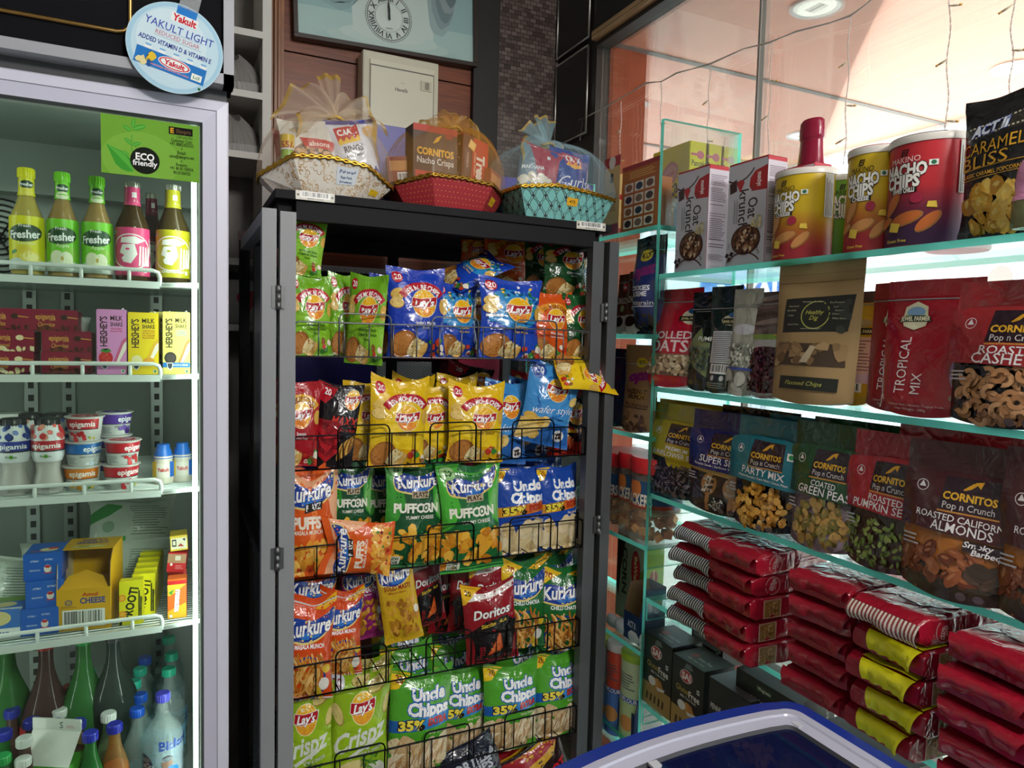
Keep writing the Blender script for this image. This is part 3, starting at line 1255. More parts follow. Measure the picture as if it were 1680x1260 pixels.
# framed smoked glass panels on the short return of the wall
t = empty('framed_glass_panel', (1.40, 2.45, 2.2))
tag(t, 'silver edged smoked glass panel on dark return wall beside the orange pillar', 'glass panel')
for (ya, yb, za, zb) in ((2.33, 2.575, 2.63, 2.94), (2.33, 2.575, 2.28, 2.60)):
 q = MB()
 q.box(1.392, ya, za, 1.3925, yb, zb, sheer('#4a4a48', .35, .05))
 q.v = [(x - 1.40, y - 2.45, z - 2.2) for x, y, z in q.v]
 q.build('smoked_pane', t)
 q = MB()
 for pts in (((ya, za), (yb, za)), ((ya, za), (ya, zb)), ((yb, za), (yb, zb)), ((ya, zb), (yb, zb))):
  q.tube([(1.392 - 1.40, pts[0][0] - 2.45, pts[0][1] - 2.2), (1.392 - 1.40, pts[1][0] - 2.45, pts[1][1] - 2.2)], .004, mat('#c4c2bc', 'metal'))
 q.build('silver_edge', t)

# ------------------------------------------------------------------ shop window and the canopy outside
XW = 1.425
GLASS = sheer('#ffffff', .8, .02, '#f4fbf8', 'glass')
for i, (a, b) in enumerate(((-1.95, 1.485), (1.489, 2.285))):
 struct('window_%d' % (i + 1), MB().box(XW, a, .12, XW + .008, b, 2.6, GLASS))
sbox('trim_2', XW - .004, 1.4835, .12, XW + .014, 1.4905, 2.6, mat('#8f8a84', 'matte'))
sbox('wall_below_window', XW - .03, -2, 0, 1.46, 2.29, .12, mat('#8d8780'))
w = MB()
w.box(XW - .03, -2, 2.63, 1.46, 2.29, 2.95, mat('#211c1a'))
struct('wall_above_window', w)
w = MB()
w.box(XW - .045, -2, 2.600, XW - .012, 2.29, 2.612, wood_mat('#b08a62', '#cfae85', 'pale_batten', (40, 2, 40)))
w.box(XW - .045, -2, 2.614, XW - .02, 2.29, 2.63, wood_mat('#b08a62', '#cfae85', 'pale_batten_edge', (40, 2, 40)))
w.box(XW - .02, -2, 2.585, XW + .04, 2.29, 2.63, mat('#3a332f'))
struct('trim_3', w)

SALMON = wood_mat('#f2a286', '#f6b196', 'salmon_board', (12, .8, 12), .3)
ZS = 2.6
w = MB()
w.box(XW + .04, -3.2, ZS, 3.38, 4.7, ZS + .06, SALMON)
w.box(3.38, -3.2, ZS - .02, 3.44, 4.7, ZS + .14, mat('#d8d6d4'))
struct('ceiling_canopy', w)
w = MB()
for y in (2.275, 3.3, 1.18, .1):
 w.box(XW + .04, y - .014, ZS - .004, 3.38, y + .014, ZS, mat('#8f8580'))
struct('trim_4', w)
PIL = wood_mat('#c05a34', '#d77048', 'orange_pillar_paint', (30, 30, 1.5), .6)
w = MB()
w.box(1.47, 2.30, -.1, 1.635, 2.52, ZS, PIL)
struct('pillar_outside', w)
sbox('ground_outside', 1.47, -6, -.15, 14, 9, -.1, mat('#cfccc6', 'rough'))


def downlight(px, py, label, r=.075):
 c = onZ(px, py, ZS)
 t = empty('downlight', c)
 tag(t, label, 'ceiling light', 'round downlights in the canopy')
 q = MB()
 q.lathe([(r, -.001), (r * 1.0, -.006), (r * .86, -.007), (r * .8, -.001)], mat('#f4f2ee', 'plastic'), 32, capb=False, capt=False)
 q.build('rim', t)
 q = MB()
 q.lathe([(.001, -.003), (r * .82, -.003)], glow('#fff8ee', 1.5), 28, capb=False, capt=False)
 q.build('lens', t)
 q = MB()
 q.box(-.012, -.03, -.005, .012, .03, -.0035, mat('#dedad2'))
 q.build('spring_clip', t)


downlight(1337, 10, 'round white downlight nearest the top edge, above the string light cable', .08)
downlight(1033, 170, 'round white downlight glowing beside the orange pillar', .085)
downlight(1316, 221, 'round white downlight partly hidden by the red foiled bottle neck', .08)
downlight(1664, 110, 'round white downlight above the black popcorn bag', .08)

# buildings across the street
w = MB()
w.box(9, -5, -.1, 9.4, 14, 5.0, mat('#e9ebef'))
for y in (-3, 0, 3, 6, 9, 12):
 w.box(8.9, y - .12, -.1, 9, y + .12, 4.2, mat('#c9ced6'))
b_ = w.build('shop_building')
tag(b_, 'pale building with pilasters across the bright street', 'building')
t = empty('shop_sign', (7, 7.3, 2.3))
tag(t, 'blue shop sign with white lettering seen through the glass shelves', 'sign')
q = MB()
q.box(0, -1.0, -.3, .05, 1.0, .3, mat('#2f6fd0'))
a = Art(.3)
a.text('ROYAL', 0, .35, w=.62, h=.12, c='#ffffff', b=.05)
a.rect(.1, .72, .44, .92, '#e9f1fa')
q.art(a, lambda x, y: (-.003, -x, y - .3), 2.0, 'card')
q.build('board', t)
q = MB()
q.box(.0, -.04, -2.4, .05, .04, -.3, mat('#9a9da2', 'metal'))
q.build('post', t)
t = empty('street_stall', (2.75, 1.7, -.1))
tag(t, 'pink board with white round marks standing outside behind the red pouches', 'sign board')
q = MB()
q.box(-.02, -.62, 1.45, .02, .55, 1.80, mat('#ffc4cc'))
a = Art(.6)
for x in (-.3, -.18, .1, .22):
 a.ell(x, .72, .04, .05, '#ffffff')
q.art(a, lambda x, y: (-.0205, -x, 1.35 + y), 1.17, 'card')
q.build('board', t)
q = MB()
for y in (-.55, .48):
 q.box(-.02, y - .02, 0, .02, y + .02, 1.45, mat('#b9b9b9', 'metal'))
q.build('post', t)
# white beams of an awning over the street
t = empty('awning_frame', (4.3, 1.0, 0))
tag(t, 'white awning frame with thin bars over the street, behind the snack cans', 'awning')
q = MB()
for z, x in ((2.62, 0), (2.35, .6), (2.15, 1.1)):
 q.tube([(x, -3, z), (x, 4.5, z)], .02, mat('#dfe6ee', 'metal'))
for y in (-2.5, -1.2, 0, 1.2, 2.4, 3.6):
 q.tube([(0, y, 2.62), (1.1, y, 2.15)], .014, mat('#dfe6ee', 'metal'))
 q.tube([(1.1, y, 2.15), (1.1, y, -.1)], .02, mat('#dfe6ee', 'metal')) if y in (-2.5, 3.6) else None
q.build('bar', t)
q = MB()
q.grid(lambda u, v: (.05 + 1.05 * v, u, 2.66 - .47 * v + .02 * math.sin(u * 5)), frange(-3, 4.5, 40), frange(0, 1, 4), sheer('#c3d6e8', .55, .3))
q.build('cover', t)

# ------------------------------------------------------------------ icicle string lights hanging inside the window
XL = 1.398
WIRE = mat('#c9bfb8', 'plastic')
t = empty('string_lights', onX(1060, 130, XL))
tag(t, 'clear icicle string lights swagged across the shop window', 'string lights')
base = t.location.copy()
q = MB()
path = [(948, 197), (962, 192), (1000, 172), (1061, 136), (1085, 134), (1110, 120), (1165, 105), (1220, 80), (1262, 70), (1305, 52), (1360, 38), (1395, 26), (1420, 8), (1434, -4), (1470, -22), (1560, -45), (1680, -60)]
pp = [onX(x, y, XL) - base for x, y in path]
for k in (0, 1):
 q.tube([p + Vector((0, .0015 * math.sin(i * 2 + k * 3), .0015 * math.cos(i * 2 + k * 3))) for i, p in enumerate(pp)], .0016, WIRE)
q.build('lead_wire', t)
drops = [(956, 193, 952, 230, ()), (1020, 166, 1015, 300, (.35, .72)), (1085, 134, 1083, 270, (.5,)), (1165, 104, 1160, 245, (.42, .9)), (1266, 68, 1259, 268, (.32, .6)),
  (1395, 26, 1385, 270, (.3, .6, .82)), (1560, -45, 1552, 225, (.2, .52, .9)), (1664, -58, 1658, 158, (.3, .65))]
for j, (xa, ya, xb, yb, bl) in enumerate(drops):
 A_, B_ = onX(xa, ya, XL) - base, onX(xb, yb, XL) - base
 q = MB()
 n = 40
 for k in (0, 1):
  q.tube([A_.lerp(B_, i / n) + Vector((.0012 * math.sin(i * 1.6 + k * 3.1), .0012 * math.cos(i * 1.6 + k * 3.1) + .003 * math.sin(i * .37 + j), 0)) for i in range(n + 1)], .0008, WIRE, 5)
 d = q.build('drop_wire', t)
 for i, f in enumerate(bl):
  p = A_.lerp(B_, f)
  sg = 1 if (i + j) % 2 else -1
  q = MB()
  q.tube([p, p + Vector((0, sg * .012, -.004)), p + Vector((0, sg * .02, -.006))], [.0012, .0026, .002], mat('#e8dcc0', 'gloss'), 8)
  q.tube([p + Vector((0, sg * .02, -.006)), p + Vector((0, sg * .025, -.0075))], .0022, mat('#e0b060', 'gloss'), 8)
  q.build('bulb', d)


# ================================================================== white shelving niche behind the refrigerator
t = empty('niche_shelving', (-.3, 2.3, 0))
tag(t, 'white painted shelving niche between the refrigerator and the wood wall', 'shelves')
WHT = mat('#c4c0ba', 'matte')
def sub(parent, name, mbf, bevel=0):
 q = MB()
 mbf(q)
 o = q.build(name, parent, bevel)
 o.matrix_parent_inverse = Matrix.Translation(-parent.location)
 return o
sub(t, 'upright', lambda q: q.box(.236, 2.30, 0, .262, WB, 2.95, mat('#cfcbc5')))
sub(t, 'upright', lambda q: q.box(-.75, 2.30, 0, -.73, WB, 2.95, WHT))
sub(t, 'back_panel', lambda q: q.box(-.75, WB - .012, 0, .236, WB, 2.95, mat('#8f8a86')))
NS = (2.22, 2.04, 1.72, 2.40)
for z in NS:
 sub(t, 'shelf', lambda q: q.box(-.73, 2.30, z - .02, .236, WB - .012, z, mat('#cfcbc5')))


def knit_hat():
 mb = MB()
 def S(th, v):
  r = .085 * (1 - v ** 3 * .75) * (1.04 if v < .25 else 1)
  rib = .004 * math.sin(th * 22) * (1 if v > .25 else .7)
  return ((r + rib) * math.cos(th), (r * .8 + rib) * math.sin(th), v * .125 + .012 * math.sin(th * 2 + 1) * v)
 mb.grid(lambda a, b: S(a, b), frange(0, 2 * math.pi, 132)[:-1], frange(0, 1, 18), mat('#8b8784', 'fabric'), loop=True)
 top = [S(a, 1) for a in frange(0, 2 * math.pi, 24)[:-1]]
 mb.add(top, [tuple(range(24))], mat('#8b8784', 'fabric'), True)
 o = mb.build('knit_hat')
 q = MB()
 q.grid(lambda a, b: ((.092 + .004 * math.sin(a * 40) + .006 * math.sin(b * 3.1)) * math.cos(a), (.076 + .004 * math.sin(a * 40)) * math.sin(a), .002 + b * .035), frange(0, 2 * math.pi, 160)[:-1], frange(0, 1, 5), mat('#a3a09e', 'fabric'), loop=True)
 q.build('cuff', o)
 return o


REG['hat'] = (knit_hat, .18, .13)
for z, lb, zz in ((2.22, 'grey ribbed knit hat on the upper white shelf above the other knit hat', 0), (2.04, 'grey ribbed knit hat on the white shelf below the upper knit hat', 1)):
 o = spawn('hat')
 o.location = (.168, 2.41 + .01 * zz, z)
 o.rotation_euler = (.05, -.1, .4 * zz)
 tag(o, lb, 'hat', 'knit hats on the white shelves')


def mug(col, art=None):
 mb = MB()
 mb.lathe([(.034, 0), (.038, .004), (.040, .09), (.0375, .09), (.0355, .006)], mat(col, 'gloss', .2), 30, capt=True)
 if art:
  mb.art(art, lambda x, y: (.0396 * math.sin(x / .0396), -.0396 * math.cos(x / .0396), y + .004), .12, 'card', frange(-.06, .06, 12))
 o = mb.build('mug')
 q = MB()
 q.tube([(.038, 0, .075), (.058, 0, .07), (.066, 0, .048), (.058, 0, .026), (.039, 0, .02)], .005, mat(col, 'gloss', .2), 8)
 q.build('handle', o)
 return o


ar = Art(.7)
ar.heap(-.4, .1, .4, .9, 9, .1, ['#8a5a66', '#b98a95'], 3)
REG['mug'] = (lambda: mug('#a58a90', ar), .08, .09)
o = spawn('mug'); o.location = (.212, 2.38, 1.72); tag(o, 'dusty pink printed mug on the third white shelf', 'mug')
ar2 = Art(.7)
ar2.ell(0, .6, .12, .12, '#c02a3a'); ar2.ell(.12, .6, .12, .12, '#c02a3a'); ar2.poly([(-.1, .55), (.22, .55), (.06, .2)], '#c02a3a')
REG['mug_heart'] = (lambda: mug('#b9b6b4', ar2), .08, .09)
sub(t, 'shelf', lambda q: q.box(-.73, 2.30, 1.50, .236, WB - .012, 1.52, mat('#cfcbc5')))
o = spawn('mug_heart'); o.location = (.185, 2.36, 1.52); o.scale = (1.5, 1.5, 1.5); tag(o, 'pale mug with a red heart on the dim fourth shelf', 'mug')

# ------------------------------------------------------------------ things on the wood wall
t = empty('wall_clock_picture', (.71, WB - .02, 2.7))
tag(t, 'dark framed teal picture with a roman numeral clock face, hung on wood wall', 'clock')
tilt = Matrix.Rotation(math.radians(-1.5), 4, 'Y')
PW, PH, PZ, PX = .65, .52, 2.53, .37
q = MB()
q.box(PX, WB - .035, PZ, PX + PW, WB - .004, PZ + PH, mat('#8fb0b2', 'card'))
ar = Art(PH / PW)
ar.rect(-.5, 0, .5, 1, '#93b4b4')
ar.rect(-.5, .0, .5, .2, '#a9c4c0')
ar.poly([(-.2, 0), (-.24, 1), (.28, 1), (.25, .0)], '#c3d2cc')
for i in range(6):
 ar.ell(-.3 + .012 * i, .42 + .01 * i, .15 - .017 * i, .17 - .02 * i, ['#8aa8aa', '#7d999c', '#6e878b', '#5e7378', '#505f65', '#454f55'][i], .3, 18, .08, i)
for i in range(7):
 ar.ell(.31 + .012 * i, .46 + .03 * i, .085 - .008 * i, .25 - .02 * i, ['#9ab0b0', '#869b9e', '#73868a', '#8d9c9e', '#66777c', '#7d8e91', '#a3b0af'][i], -.12 + .03 * i, 20, .05, i)
for i in range(4):
 ar.ell(.0, .02 + .03 * i, .42 - .07 * i, .05, ['#a4c0bd', '#b0c8c3', '#bccfc9', '#c3d2cc'][i])
cx, cy, R_ = -.005, .215, .13
ar.ell(cx, cy, R_ * 1.02, R_ * 1.02, '#3a4042', n=40)
ar.ell(cx, cy, R_, R_, '#cdd8d2', n=40)
ar.band(cx, cy, R_ * .93, .004, 0, 360, '#3a4042', 40)
for i in range(60):
 a_ = math.radians(i * 6)
 ar.ell(cx + R_ * .97 * math.cos(a_), cy + R_ * .97 * math.sin(a_) / ar.A, .0022, .0022, '#2a2c2e', 0, 5)
ar.ell(cx, cy, R_ * .60, R_ * .60, '#8c9896', n=36)
ar.ell(cx, cy, R_ * .585, R_ * .585, '#d2dcd6', n=36)
for i, s_ in enumerate(['XII', 'I', 'II', 'III', 'IV', 'V', 'VI', 'VII', 'VIII', 'IX', 'X', 'XI']):
 a_ = math.radians(90 - 30 * i)
 ar.text(s_, cx + R_ * .76 * math.cos(a_), cy + R_ * .76 * math.sin(a_) / ar.A, h=.030, c='#1c1e20', b=.01, rot=-30 * i)
ar.text('QUARTZ', cx, cy - .06 / ar.A, h=.007, c='#3a4042')
q.art(ar, lambda x, y: (PX + PW / 2 + x, WB - .035, PZ + y), PW, 'card', eps=3e-5)
q.v = [(x - .71, y - (WB - .02), z - 2.7) for x, y, z in q.v]
q.build('picture', t)
for nm, an, L in (('hour_hand', 1.0, .045), ('minute_hand', 7, .062)):
 q = MB()
 a_ = math.radians(90 - (an if nm == 'hour_hand' else -3))
 c0 = Vector((PX + PW / 2 + cx * PW, WB - .043, PZ + cy * PH))
 dv = Vector((math.cos(a_), 0, math.sin(a_)))
 nv = Vector((-dv.z, 0, dv.x))
 pts = [c0 - dv * .012 + nv * .003, c0 + dv * L * .5 + nv * .0035, c0 + dv * L, c0 + dv * L * .5 - nv * .0035, c0 - dv * .012 - nv * .003]
 yy = 0 if nm == 'hour_hand' else -.003
 q.add([p + Vector((0, yy, 0)) for p in pts] + [p + Vector((0, yy - .001, 0)) for p in pts],
  [(4, 3, 2, 1, 0), (5, 6, 7, 8, 9)] + [(i, (i + 1) % 5, (i + 1) % 5 + 5, i + 5) for i in range(5)], mat('#1a1a1c'))
 q.v = [(x - .71, y - (WB - .02), z - 2.7) for x, y, z in q.v]
 q.build(nm, t)
q = MB()
FR = mat('#2a1d15', 'card')
for (x0, z0, x1, z1) in ((-.012, -.012, PW + .012, .002), (-.012, PH - .002, PW + .012, PH + .012), (-.012, 0, .002, PH), (PW - .002, 0, PW + .012, PH)):
 q.box(PX + x0 - .71, -.028, PZ + z0 - 2.7, PX + x1 - .71, .018, PZ + z1 - 2.7, FR)
q.build('frame', t)
t.rotation_euler = (0, math.radians(-1.9), 0)

# breaker box
t = empty('breaker_box', (.735, WB - .03, 2.33))
tag(t, 'cream electrical breaker box on the wood wall under the clock picture', 'breaker box')
q = MB()
q.box(-.145, -.055, -.19, .135, .03, .165, mat('#cfc9b4', 'plastic'))
q.build('body', t, .006)
q = MB()
q.box(-.12, -.062, -.16, .115, -.055, .135, mat('#d9d3be', 'plastic'))
a = Art(1.18)
a.text('Havells', -.02, .74, w=.2, h=.055, c='#3a3832', sh=.2)
a.text('o o', .0, .83, w=.05, h=.02, c='#8a8678')
a.rect(-.505, 0, -.49, 1, '#5a564a'); a.rect(-.5, .985, .5, 1, '#5a564a'); a.rect(.49, 0, .5, 1, '#5a564a')
q.art(a, lambda x, y: (x - .0025, -.062, -.16 + y), .235, 'plastic')
q.build('door', t)
q = MB()
q.box(.065, -.066, .055, .105, -.062, .09, mat('#c9c2ac', 'plastic'))
q.box(.08, -.0675, .06, .095, -.066, .085, mat('#8a8474', 'plastic'))
q.build('latch', t)


# ================================================================== display refrigerator
FX0, FX1, FY, FB = -.64, .096, 1.55, 2.18
fr = empty('display_refrigerator', ((FX0 + FX1) / 2, (FY + FB) / 2, 0))
tag(fr, 'white glass door display refrigerator lit inside and stocked with drinks and dairy', 'refrigerator')
LAV = mat('#c9c8dc', 'plastic', .35)
LAV2 = mat('#d6d5e6', 'plastic', .35)
GRY = mat('#8f9a94', 'plastic', .4)
cab = MB()
cab.box(FX0, FY + .03, 0, FX0 + .03, FB, 1.96, LAV)
cab.box(FX1 - .03, FY + .03, 0, FX1, FB, 1.96, LAV)
cab.box(FX0 + .03, FB - .03, 0, FX1 - .03, FB, 1.96, LAV)
cab.box(FX0 + .03, FY + .03, 1.93, FX1 - .03, FB - .03, 1.96, LAV)
cab.box(FX0 + .03, FY + .03, 0, FX1 - .03, FB - .03, .12, LAV)
cabinet = sub(fr, 'cabinet', lambda q: q.__dict__.update(cab.__dict__))
IX0, IX1, IB = FX0 + .045, FX1 - .042, 2.10


def liner(q):
 q.box(IX0 - .012, FY + .032, .12, IX0, IB, 1.93, GRY)
 q.box(IX1, FY + .032, .12, IX1 + .012, IB, 1.93, GRY)
 q.box(IX0, IB, .12, IX1, IB + .03, 1.93, GRY)
 q.box(IX0, FY + .05, 1.915, IX1, IB, 1.93, GRY)


sub(fr, 'liner', liner)
sub(fr, 'evaporator_cover', lambda q: (q.box(IX0, 2.0, 1.62, IX1, IB, 1.80, mat('#a8b0ab', 'plastic')), q.box(IX0, 1.94, 1.80, IX1, IB, 1.915, mat('#9aa39e', 'plastic'))))


def fan(q):
 c = Vector((-.37, 1.995, 1.70))
 for r in (.012, .025, .038, .051, .064, .077, .09):
  q.tube([c + Vector((r * math.cos(a), 0, r * math.sin(a))) for a in frange(0, 2 * math.pi, 30)[:-1]], .0022, mat('#2a2e30', 'metal'), 5, True)
 for i in range(6):
  a = i * math.pi / 3
  q.tube([c, c + Vector((.09 * math.cos(a), -.003, .09 * math.sin(a)))], .002, mat('#2a2e30', 'metal'), 5)


sub(fr, 'fan_guard', fan)


def standards(q):
 for x in (-.33, -.25, -.05):
  q.box(x - .014, IB - .008, .3, x + .014, IB, 1.6, mat('#b4bcb8', 'metal'))
  for i in range(40):
   q.box(x - .006, IB - .0086, .32 + i * .032, x + .006, IB - .0075, .336 + i * .032, mat('#2e3432'))


sub(fr, 'shelf_standard', standards)

# door: bevelled frame, glass, gasket, sticker
DZ0, DZ1 = .10, 1.957
door = empty('door')
door.parent = fr
door.location = (0, 0, 0)
door.matrix_parent_inverse = Matrix.Translation(-fr.location)


def dsub(name, f):
 q = MB()
 f(q)
 return q.build(name, door)


def rail_frame(q):
 def bar(o0, o1, y0, y1, m):     # o: distance of the two edges of the moulding from the outer edge
  xa, xb, za, zb = FX0, FX1 - .001, DZ0, DZ1
  A = [(xa + o0, za + o0), (xb - o0, za + o0), (xb - o0, zb - o0), (xa + o0, zb - o0)]
  B = [(xa + o1, za + o1), (xb - o1, za + o1), (xb - o1, zb - o1), (xa + o1, zb - o1)]
  vs = [(x, y0, z) for x, z in A] + [(x, y1, z) for x, z in B]
  q.add(vs, [(i, (i + 1) % 4, (i + 1) % 4 + 4, i + 4) for i in range(4)], m)
 bar(0, 0, FY + .03, FY + .004, LAV)
 bar(0, .003, FY + .004, FY, LAV2)
 bar(.003, .022, FY, FY - .004, LAV2)
 bar(.022, .0235, FY - .004, FY - .002, mat('#a3a2b4'))
 bar(.0235, .048, FY - .002, FY - .001, LAV)
 bar(.048, .052, FY - .001, FY + .012, mat('#6a6a72'))
 bar(.052, .052, FY + .012, FY + .03, mat('#a9aba9', 'plastic'))


dsub('door_frame', rail_frame)
dsub('door_glass', lambda q: q.box(FX0 + .05, FY + .008, DZ0 + .05, FX1 - .05, FY + .012, DZ1 - .05, sheer('#ffffff', .6, .02, '#f1f8f3', 'glass')))
dsub('gasket', lambda q: (q.box(FX1 - .056, FY + .013, DZ0 + .05, FX1 - .046, FY + .03, DZ1 - .05, mat('#b9bdb8', 'plastic'))))
pa, pb = onY(165, 185, FY + .006), onY(327, 300, FY + .006)
ar = Art((pa.z - pb.z) / (pb.x - pa.x))
ar.rect(-.5, 0, .5, 1, '#72a838')
ar.ell(-.1, .3, .4, .3, '#7db242', n=24)
ar.poly([(-.45, .50), (-.36, .17), (-.30, .09), (-.24, .06), (-.18, .07), (-.22, .30), (-.30, .40)], '#3e9a33')
ar.poly([(-.45, .50), (-.18, .07), (-.22, .24), (-.27, .36)], '#57b041')
ar.band(-.35, .42, .2, .008, -50, 35, '#4a9a35')
ar.band(.35, .55, .55, .008, 170, 200, '#4a9a35')
for x, y, r, rot in ((-.12, .84, .07, .4), (-.24, .80, .05, 2.6), (-.18, .90, .05, 1.4), (-.23, .58, .05, 2.4), (-.15, .55, .05, .4), (-.26, .37, .045, 2.7)):
 ar.ell(x, y, r, r * .42, '#49a338', rot, 12)
 ar.ell(x, y, r * .9, r * .15, '#68b84a', rot, 10)
ar.ell(-.065, .28, .15, .15, '#171d14', n=28)
ar.text('ECO', -.065, .345, w=.19, h=.075, c='#fff', b=.03)
ar.text('friendly', -.065, .235, w=.25, h=.06, c='#fff', b=.02)
ar.rect(.18, .80, .43, .93, '#15130f')
ar.text('E', .215, .865, h=.055, c='#d8a028', b=.04)
ar.text('Elanpro', .335, .865, w=.15, h=.045, c='#6a5232')
ar.text('Chill with Elan', .345, .765, w=.17, h=.03, c='#20301a', sh=.3, b=.0)
for tx, y, w_ in (('Customer Care:', .70, .22), ('+91 8882302532', .635, .25), ('•', .56, None), ('Email:', .49, .09), ('care@elanpro.net', .42, .26), ('•', .345, None), ('Enquiry:', .28, .12), ('+91 80 41158554,', .21, .25), ('9015106925', .135, .18)):
 ar.text(tx, .315, y, w=w_, h=.036, c='#1c2a14', b=.01)
W_ = pb.x - pa.x
dsub('eco_sticker', lambda q: (q.box(pa.x, FY + .0055, pb.z, pb.x, FY + .0075, pa.z, mat('#72a838', 'dull')), q.art(ar, lambda x, y: ((pa.x + pb.x) / 2 + x, FY + .0055, pb.z + y), W_, 'dull', eps=2e-5)))

# shelves with white guard rails
RY = 1.625
RZ = []
for (x, y) in ((261, 474), (264, 626), (267, 814), (269, 1035)):
 RZ.append(onY(x, y, RY).z)
RX = onY(262, 460, RY).x
WP = mat('#e3ebe8', 'plastic', .3)


def guard(z):
 def f(q):
  q.box(IX0, RY - .006, z, RX, RY + .006, z + .014, WP)
  q.box(IX0, RY + .004, z + .004, IX1 - .004, RY + .45, z + .009, sheer('#cfd8d4', .45, .15, '#e8f0ec'))
  q.tube([(RX - .002, RY, z + .008), (IX1 - .012, RY, z + .012)], .0055, WP)
  for i in range(34):
   yy = RY + .012 + i * .0135
   q.tube([(IX0, yy, z + .012), (IX1 - .006, yy, z + .012)], .0013, WP, 5)
 return f


for z in RZ:
 sh = sub(fr, 'shelf', guard(z))
 q = MB()
 zt = z + .0365
 q.tube([(IX0, RY - .002, zt), (RX - .012, RY - .002, zt), (RX - .003, RY - .002, zt - .004), (RX, RY - .002, zt - .012), (RX, RY - .002, z + .006)], .0042, WP, 8)
 x = RX - .055
 while x > IX0:
  q.tube([(x, RY - .002, z + .006), (x, RY - .002, zt)], .0036, WP, 8)
  x -= .083
 g = q.build('guard_rail', sh)

# light tubes down both sides of the door opening
for x in (IX1 - .022, IX0 + .006):
 sub(fr, 'light_tube', lambda q: q.tube([(x, FY + .035, .16), (x, FY + .035, 1.90)], .005, glow('#f2fff6', 6), 8))
for i, (x, tx) in enumerate(((IX1 - .014, -.3), (IX0 + .014, -.2))):
 l = area('refrigerator_light', (x, FY + .05, 1.02), .012, 1.72, 1.7, (.93, 1.0, .95), (tx, 2.0, 1.02))
 l.rotation_euler = (math.radians(90), 0, math.radians(62 if i == 0 else -62))

# header canopy
def head(q):
 q.box(FX0, 1.53, 1.985, FX1 + .006, 1.62, 2.5, mat('#0a0a10', 'dull'))


sub(fr, 'header_panel', head)
SIL = mat('#a4a4ac', 'plastic', .4)
sub(fr, 'header_frame', lambda q: (q.box(FX0, 1.518, 1.98, FX1 + .007, 1.56, 2.0, SIL), q.box(FX1 - .012, 1.518, 1.98, FX1 + .007, 1.56, 2.5, SIL), q.box(FX0, 1.518, 2.48, FX1 + .007, 1.56, 2.5, SIL)))
GOLD = mat('#b8935a', 'metal', .35)
sub(fr, 'gold_outline', lambda q: q.tube([(FX0 + .06, 1.527, 2.046), (-.098, 1.527, 2.046), (-.086, 1.527, 2.049), (-.078, 1.527, 2.058), (-.076, 1.527, 2.068), (-.076, 1.527, 2.44), (FX0 + .06, 1.527, 2.44)], .0042, GOLD, 6))
sub(fr, 'top_gap', lambda q: q.box(FX0 + .01, 1.56, 1.958, FX1 - .004, FB, 1.985, mat('#4a4a4e')))

# round promotional sign leaning on the header
c = onY(288, 80, 1.512)
t = empty('promotional_sign', (c.x, 1.512, c.z))
tag(t, 'round pale blue cardboard sign stuck on the black header of the refrigerator', 'sign')
R_ = .083
q = MB()
q.lathe([(R_, 0), (R_, .003)], mat('#b9d8ea', 'card'), 56)
q.v = [(x, -z, y) for x, y, z in q.v]
ar = Art(1)
ar.ell(0, .5, .49, .49, '#a9d0e6', n=48)
ar.ell(.0, .5, .45, .45, '#c6e0ee', n=40)
ar.ell(-.05, .55, .36, .36, '#d4e8f2', n=32)
ar.poly([(-.08, .98), (.13, .98), (.13, .87), (-.08, .87)], '#2f7fd0')
ar.rect(-.12, .79, .16, .885, '#eef2f4')
ar.text('Yakult', .02, .835, w=.25, h=.075, c='#d02a36', b=.04)
ar.text('YAKULT LIGHT', 0, .70, w=.72, h=.085, c='#3a4fae', b=.005)
ar.rect(-.24, .648, .26, .652, '#8a93b8')
ar.text('REDUCED SUGAR', 0, .605, w=.46, h=.05, c='#c2586a', b=.0)
ar.rect(-.24, .563, .26, .567, '#8a93b8')
ar.text('ADDED VITAMIN D & VITAMIN E', 0, .50, w=.76, h=.052, c='#2f3f96', b=.025)
for i in range(5):
 ar.rect(-.30 + i * .145, .385, -.23 + i * .145, .43, '#eef2f4')
 ar.rect(-.295 + i * .145, .42, -.235 + i * .145, .44, '#7fb4dd')
ar.poly([(-.37, .20), (.36, .20), (.36, .385), (-.37, .385)], '#2b78c4')
ar.heap(-.34, .22, -.2, .37, 7, .04, ['#e7c23a', '#2a5a9a', '#e9dba0'], 4, wob=.4)
ar.ell(.03, .315, .17, .068, '#eef2f4')
ar.ell(.03, .315, .16, .06, '#d02a36')
ar.ell(.03, .315, .145, .048, '#eef2f4')
ar.text('Yakult', .03, .315, w=.22, h=.055, c='#d02a36', b=.04)
ar.text('SWEETENED FERMENTED MILK DRINK', .0, .235, w=.4, h=.018, c='#f4a0a0')
ar.rect(.22, .225, .33, .30, '#eef4ea')
ar.text('LcS', .275, .262, w=.07, h=.035, c='#2a7a4a', b=.02)
ar.ell(.33, .15, .015, .015, '#2a6a3a')
q.art(ar, lambda x, y: (x, -.003, y - R_), 2 * R_, 'dull', clip=False, eps=2e-5)
q.build('disc', t)
q = MB()
q.box(-.012, -.0035, R_ * .93, .022, -.0025, R_ + .05, sheer('#c8ccd0', .35, .1))
q.build('clear_strap', t)
t.rotation_euler = (0, math.radians(13), 0)

# ================================================================== expanded metal rack
RX0, RX1, RY0, RY1, RTOP = .205, 1.045, 1.63, 2.235, 1.80
rack = empty('wire_rack', (.625, 1.93, 0))
tag(rack, 'dark steel snack rack with mesh sides and five black wire baskets', 'rack')
STEEL = mat('#505255', 'plastic', .45)
BLK = mat('#1b1c1e', 'metal', .5)
DRK = mat('#1c1d20', 'dull', .6)
GALV = mat('#8f9296', 'plastic', .5)


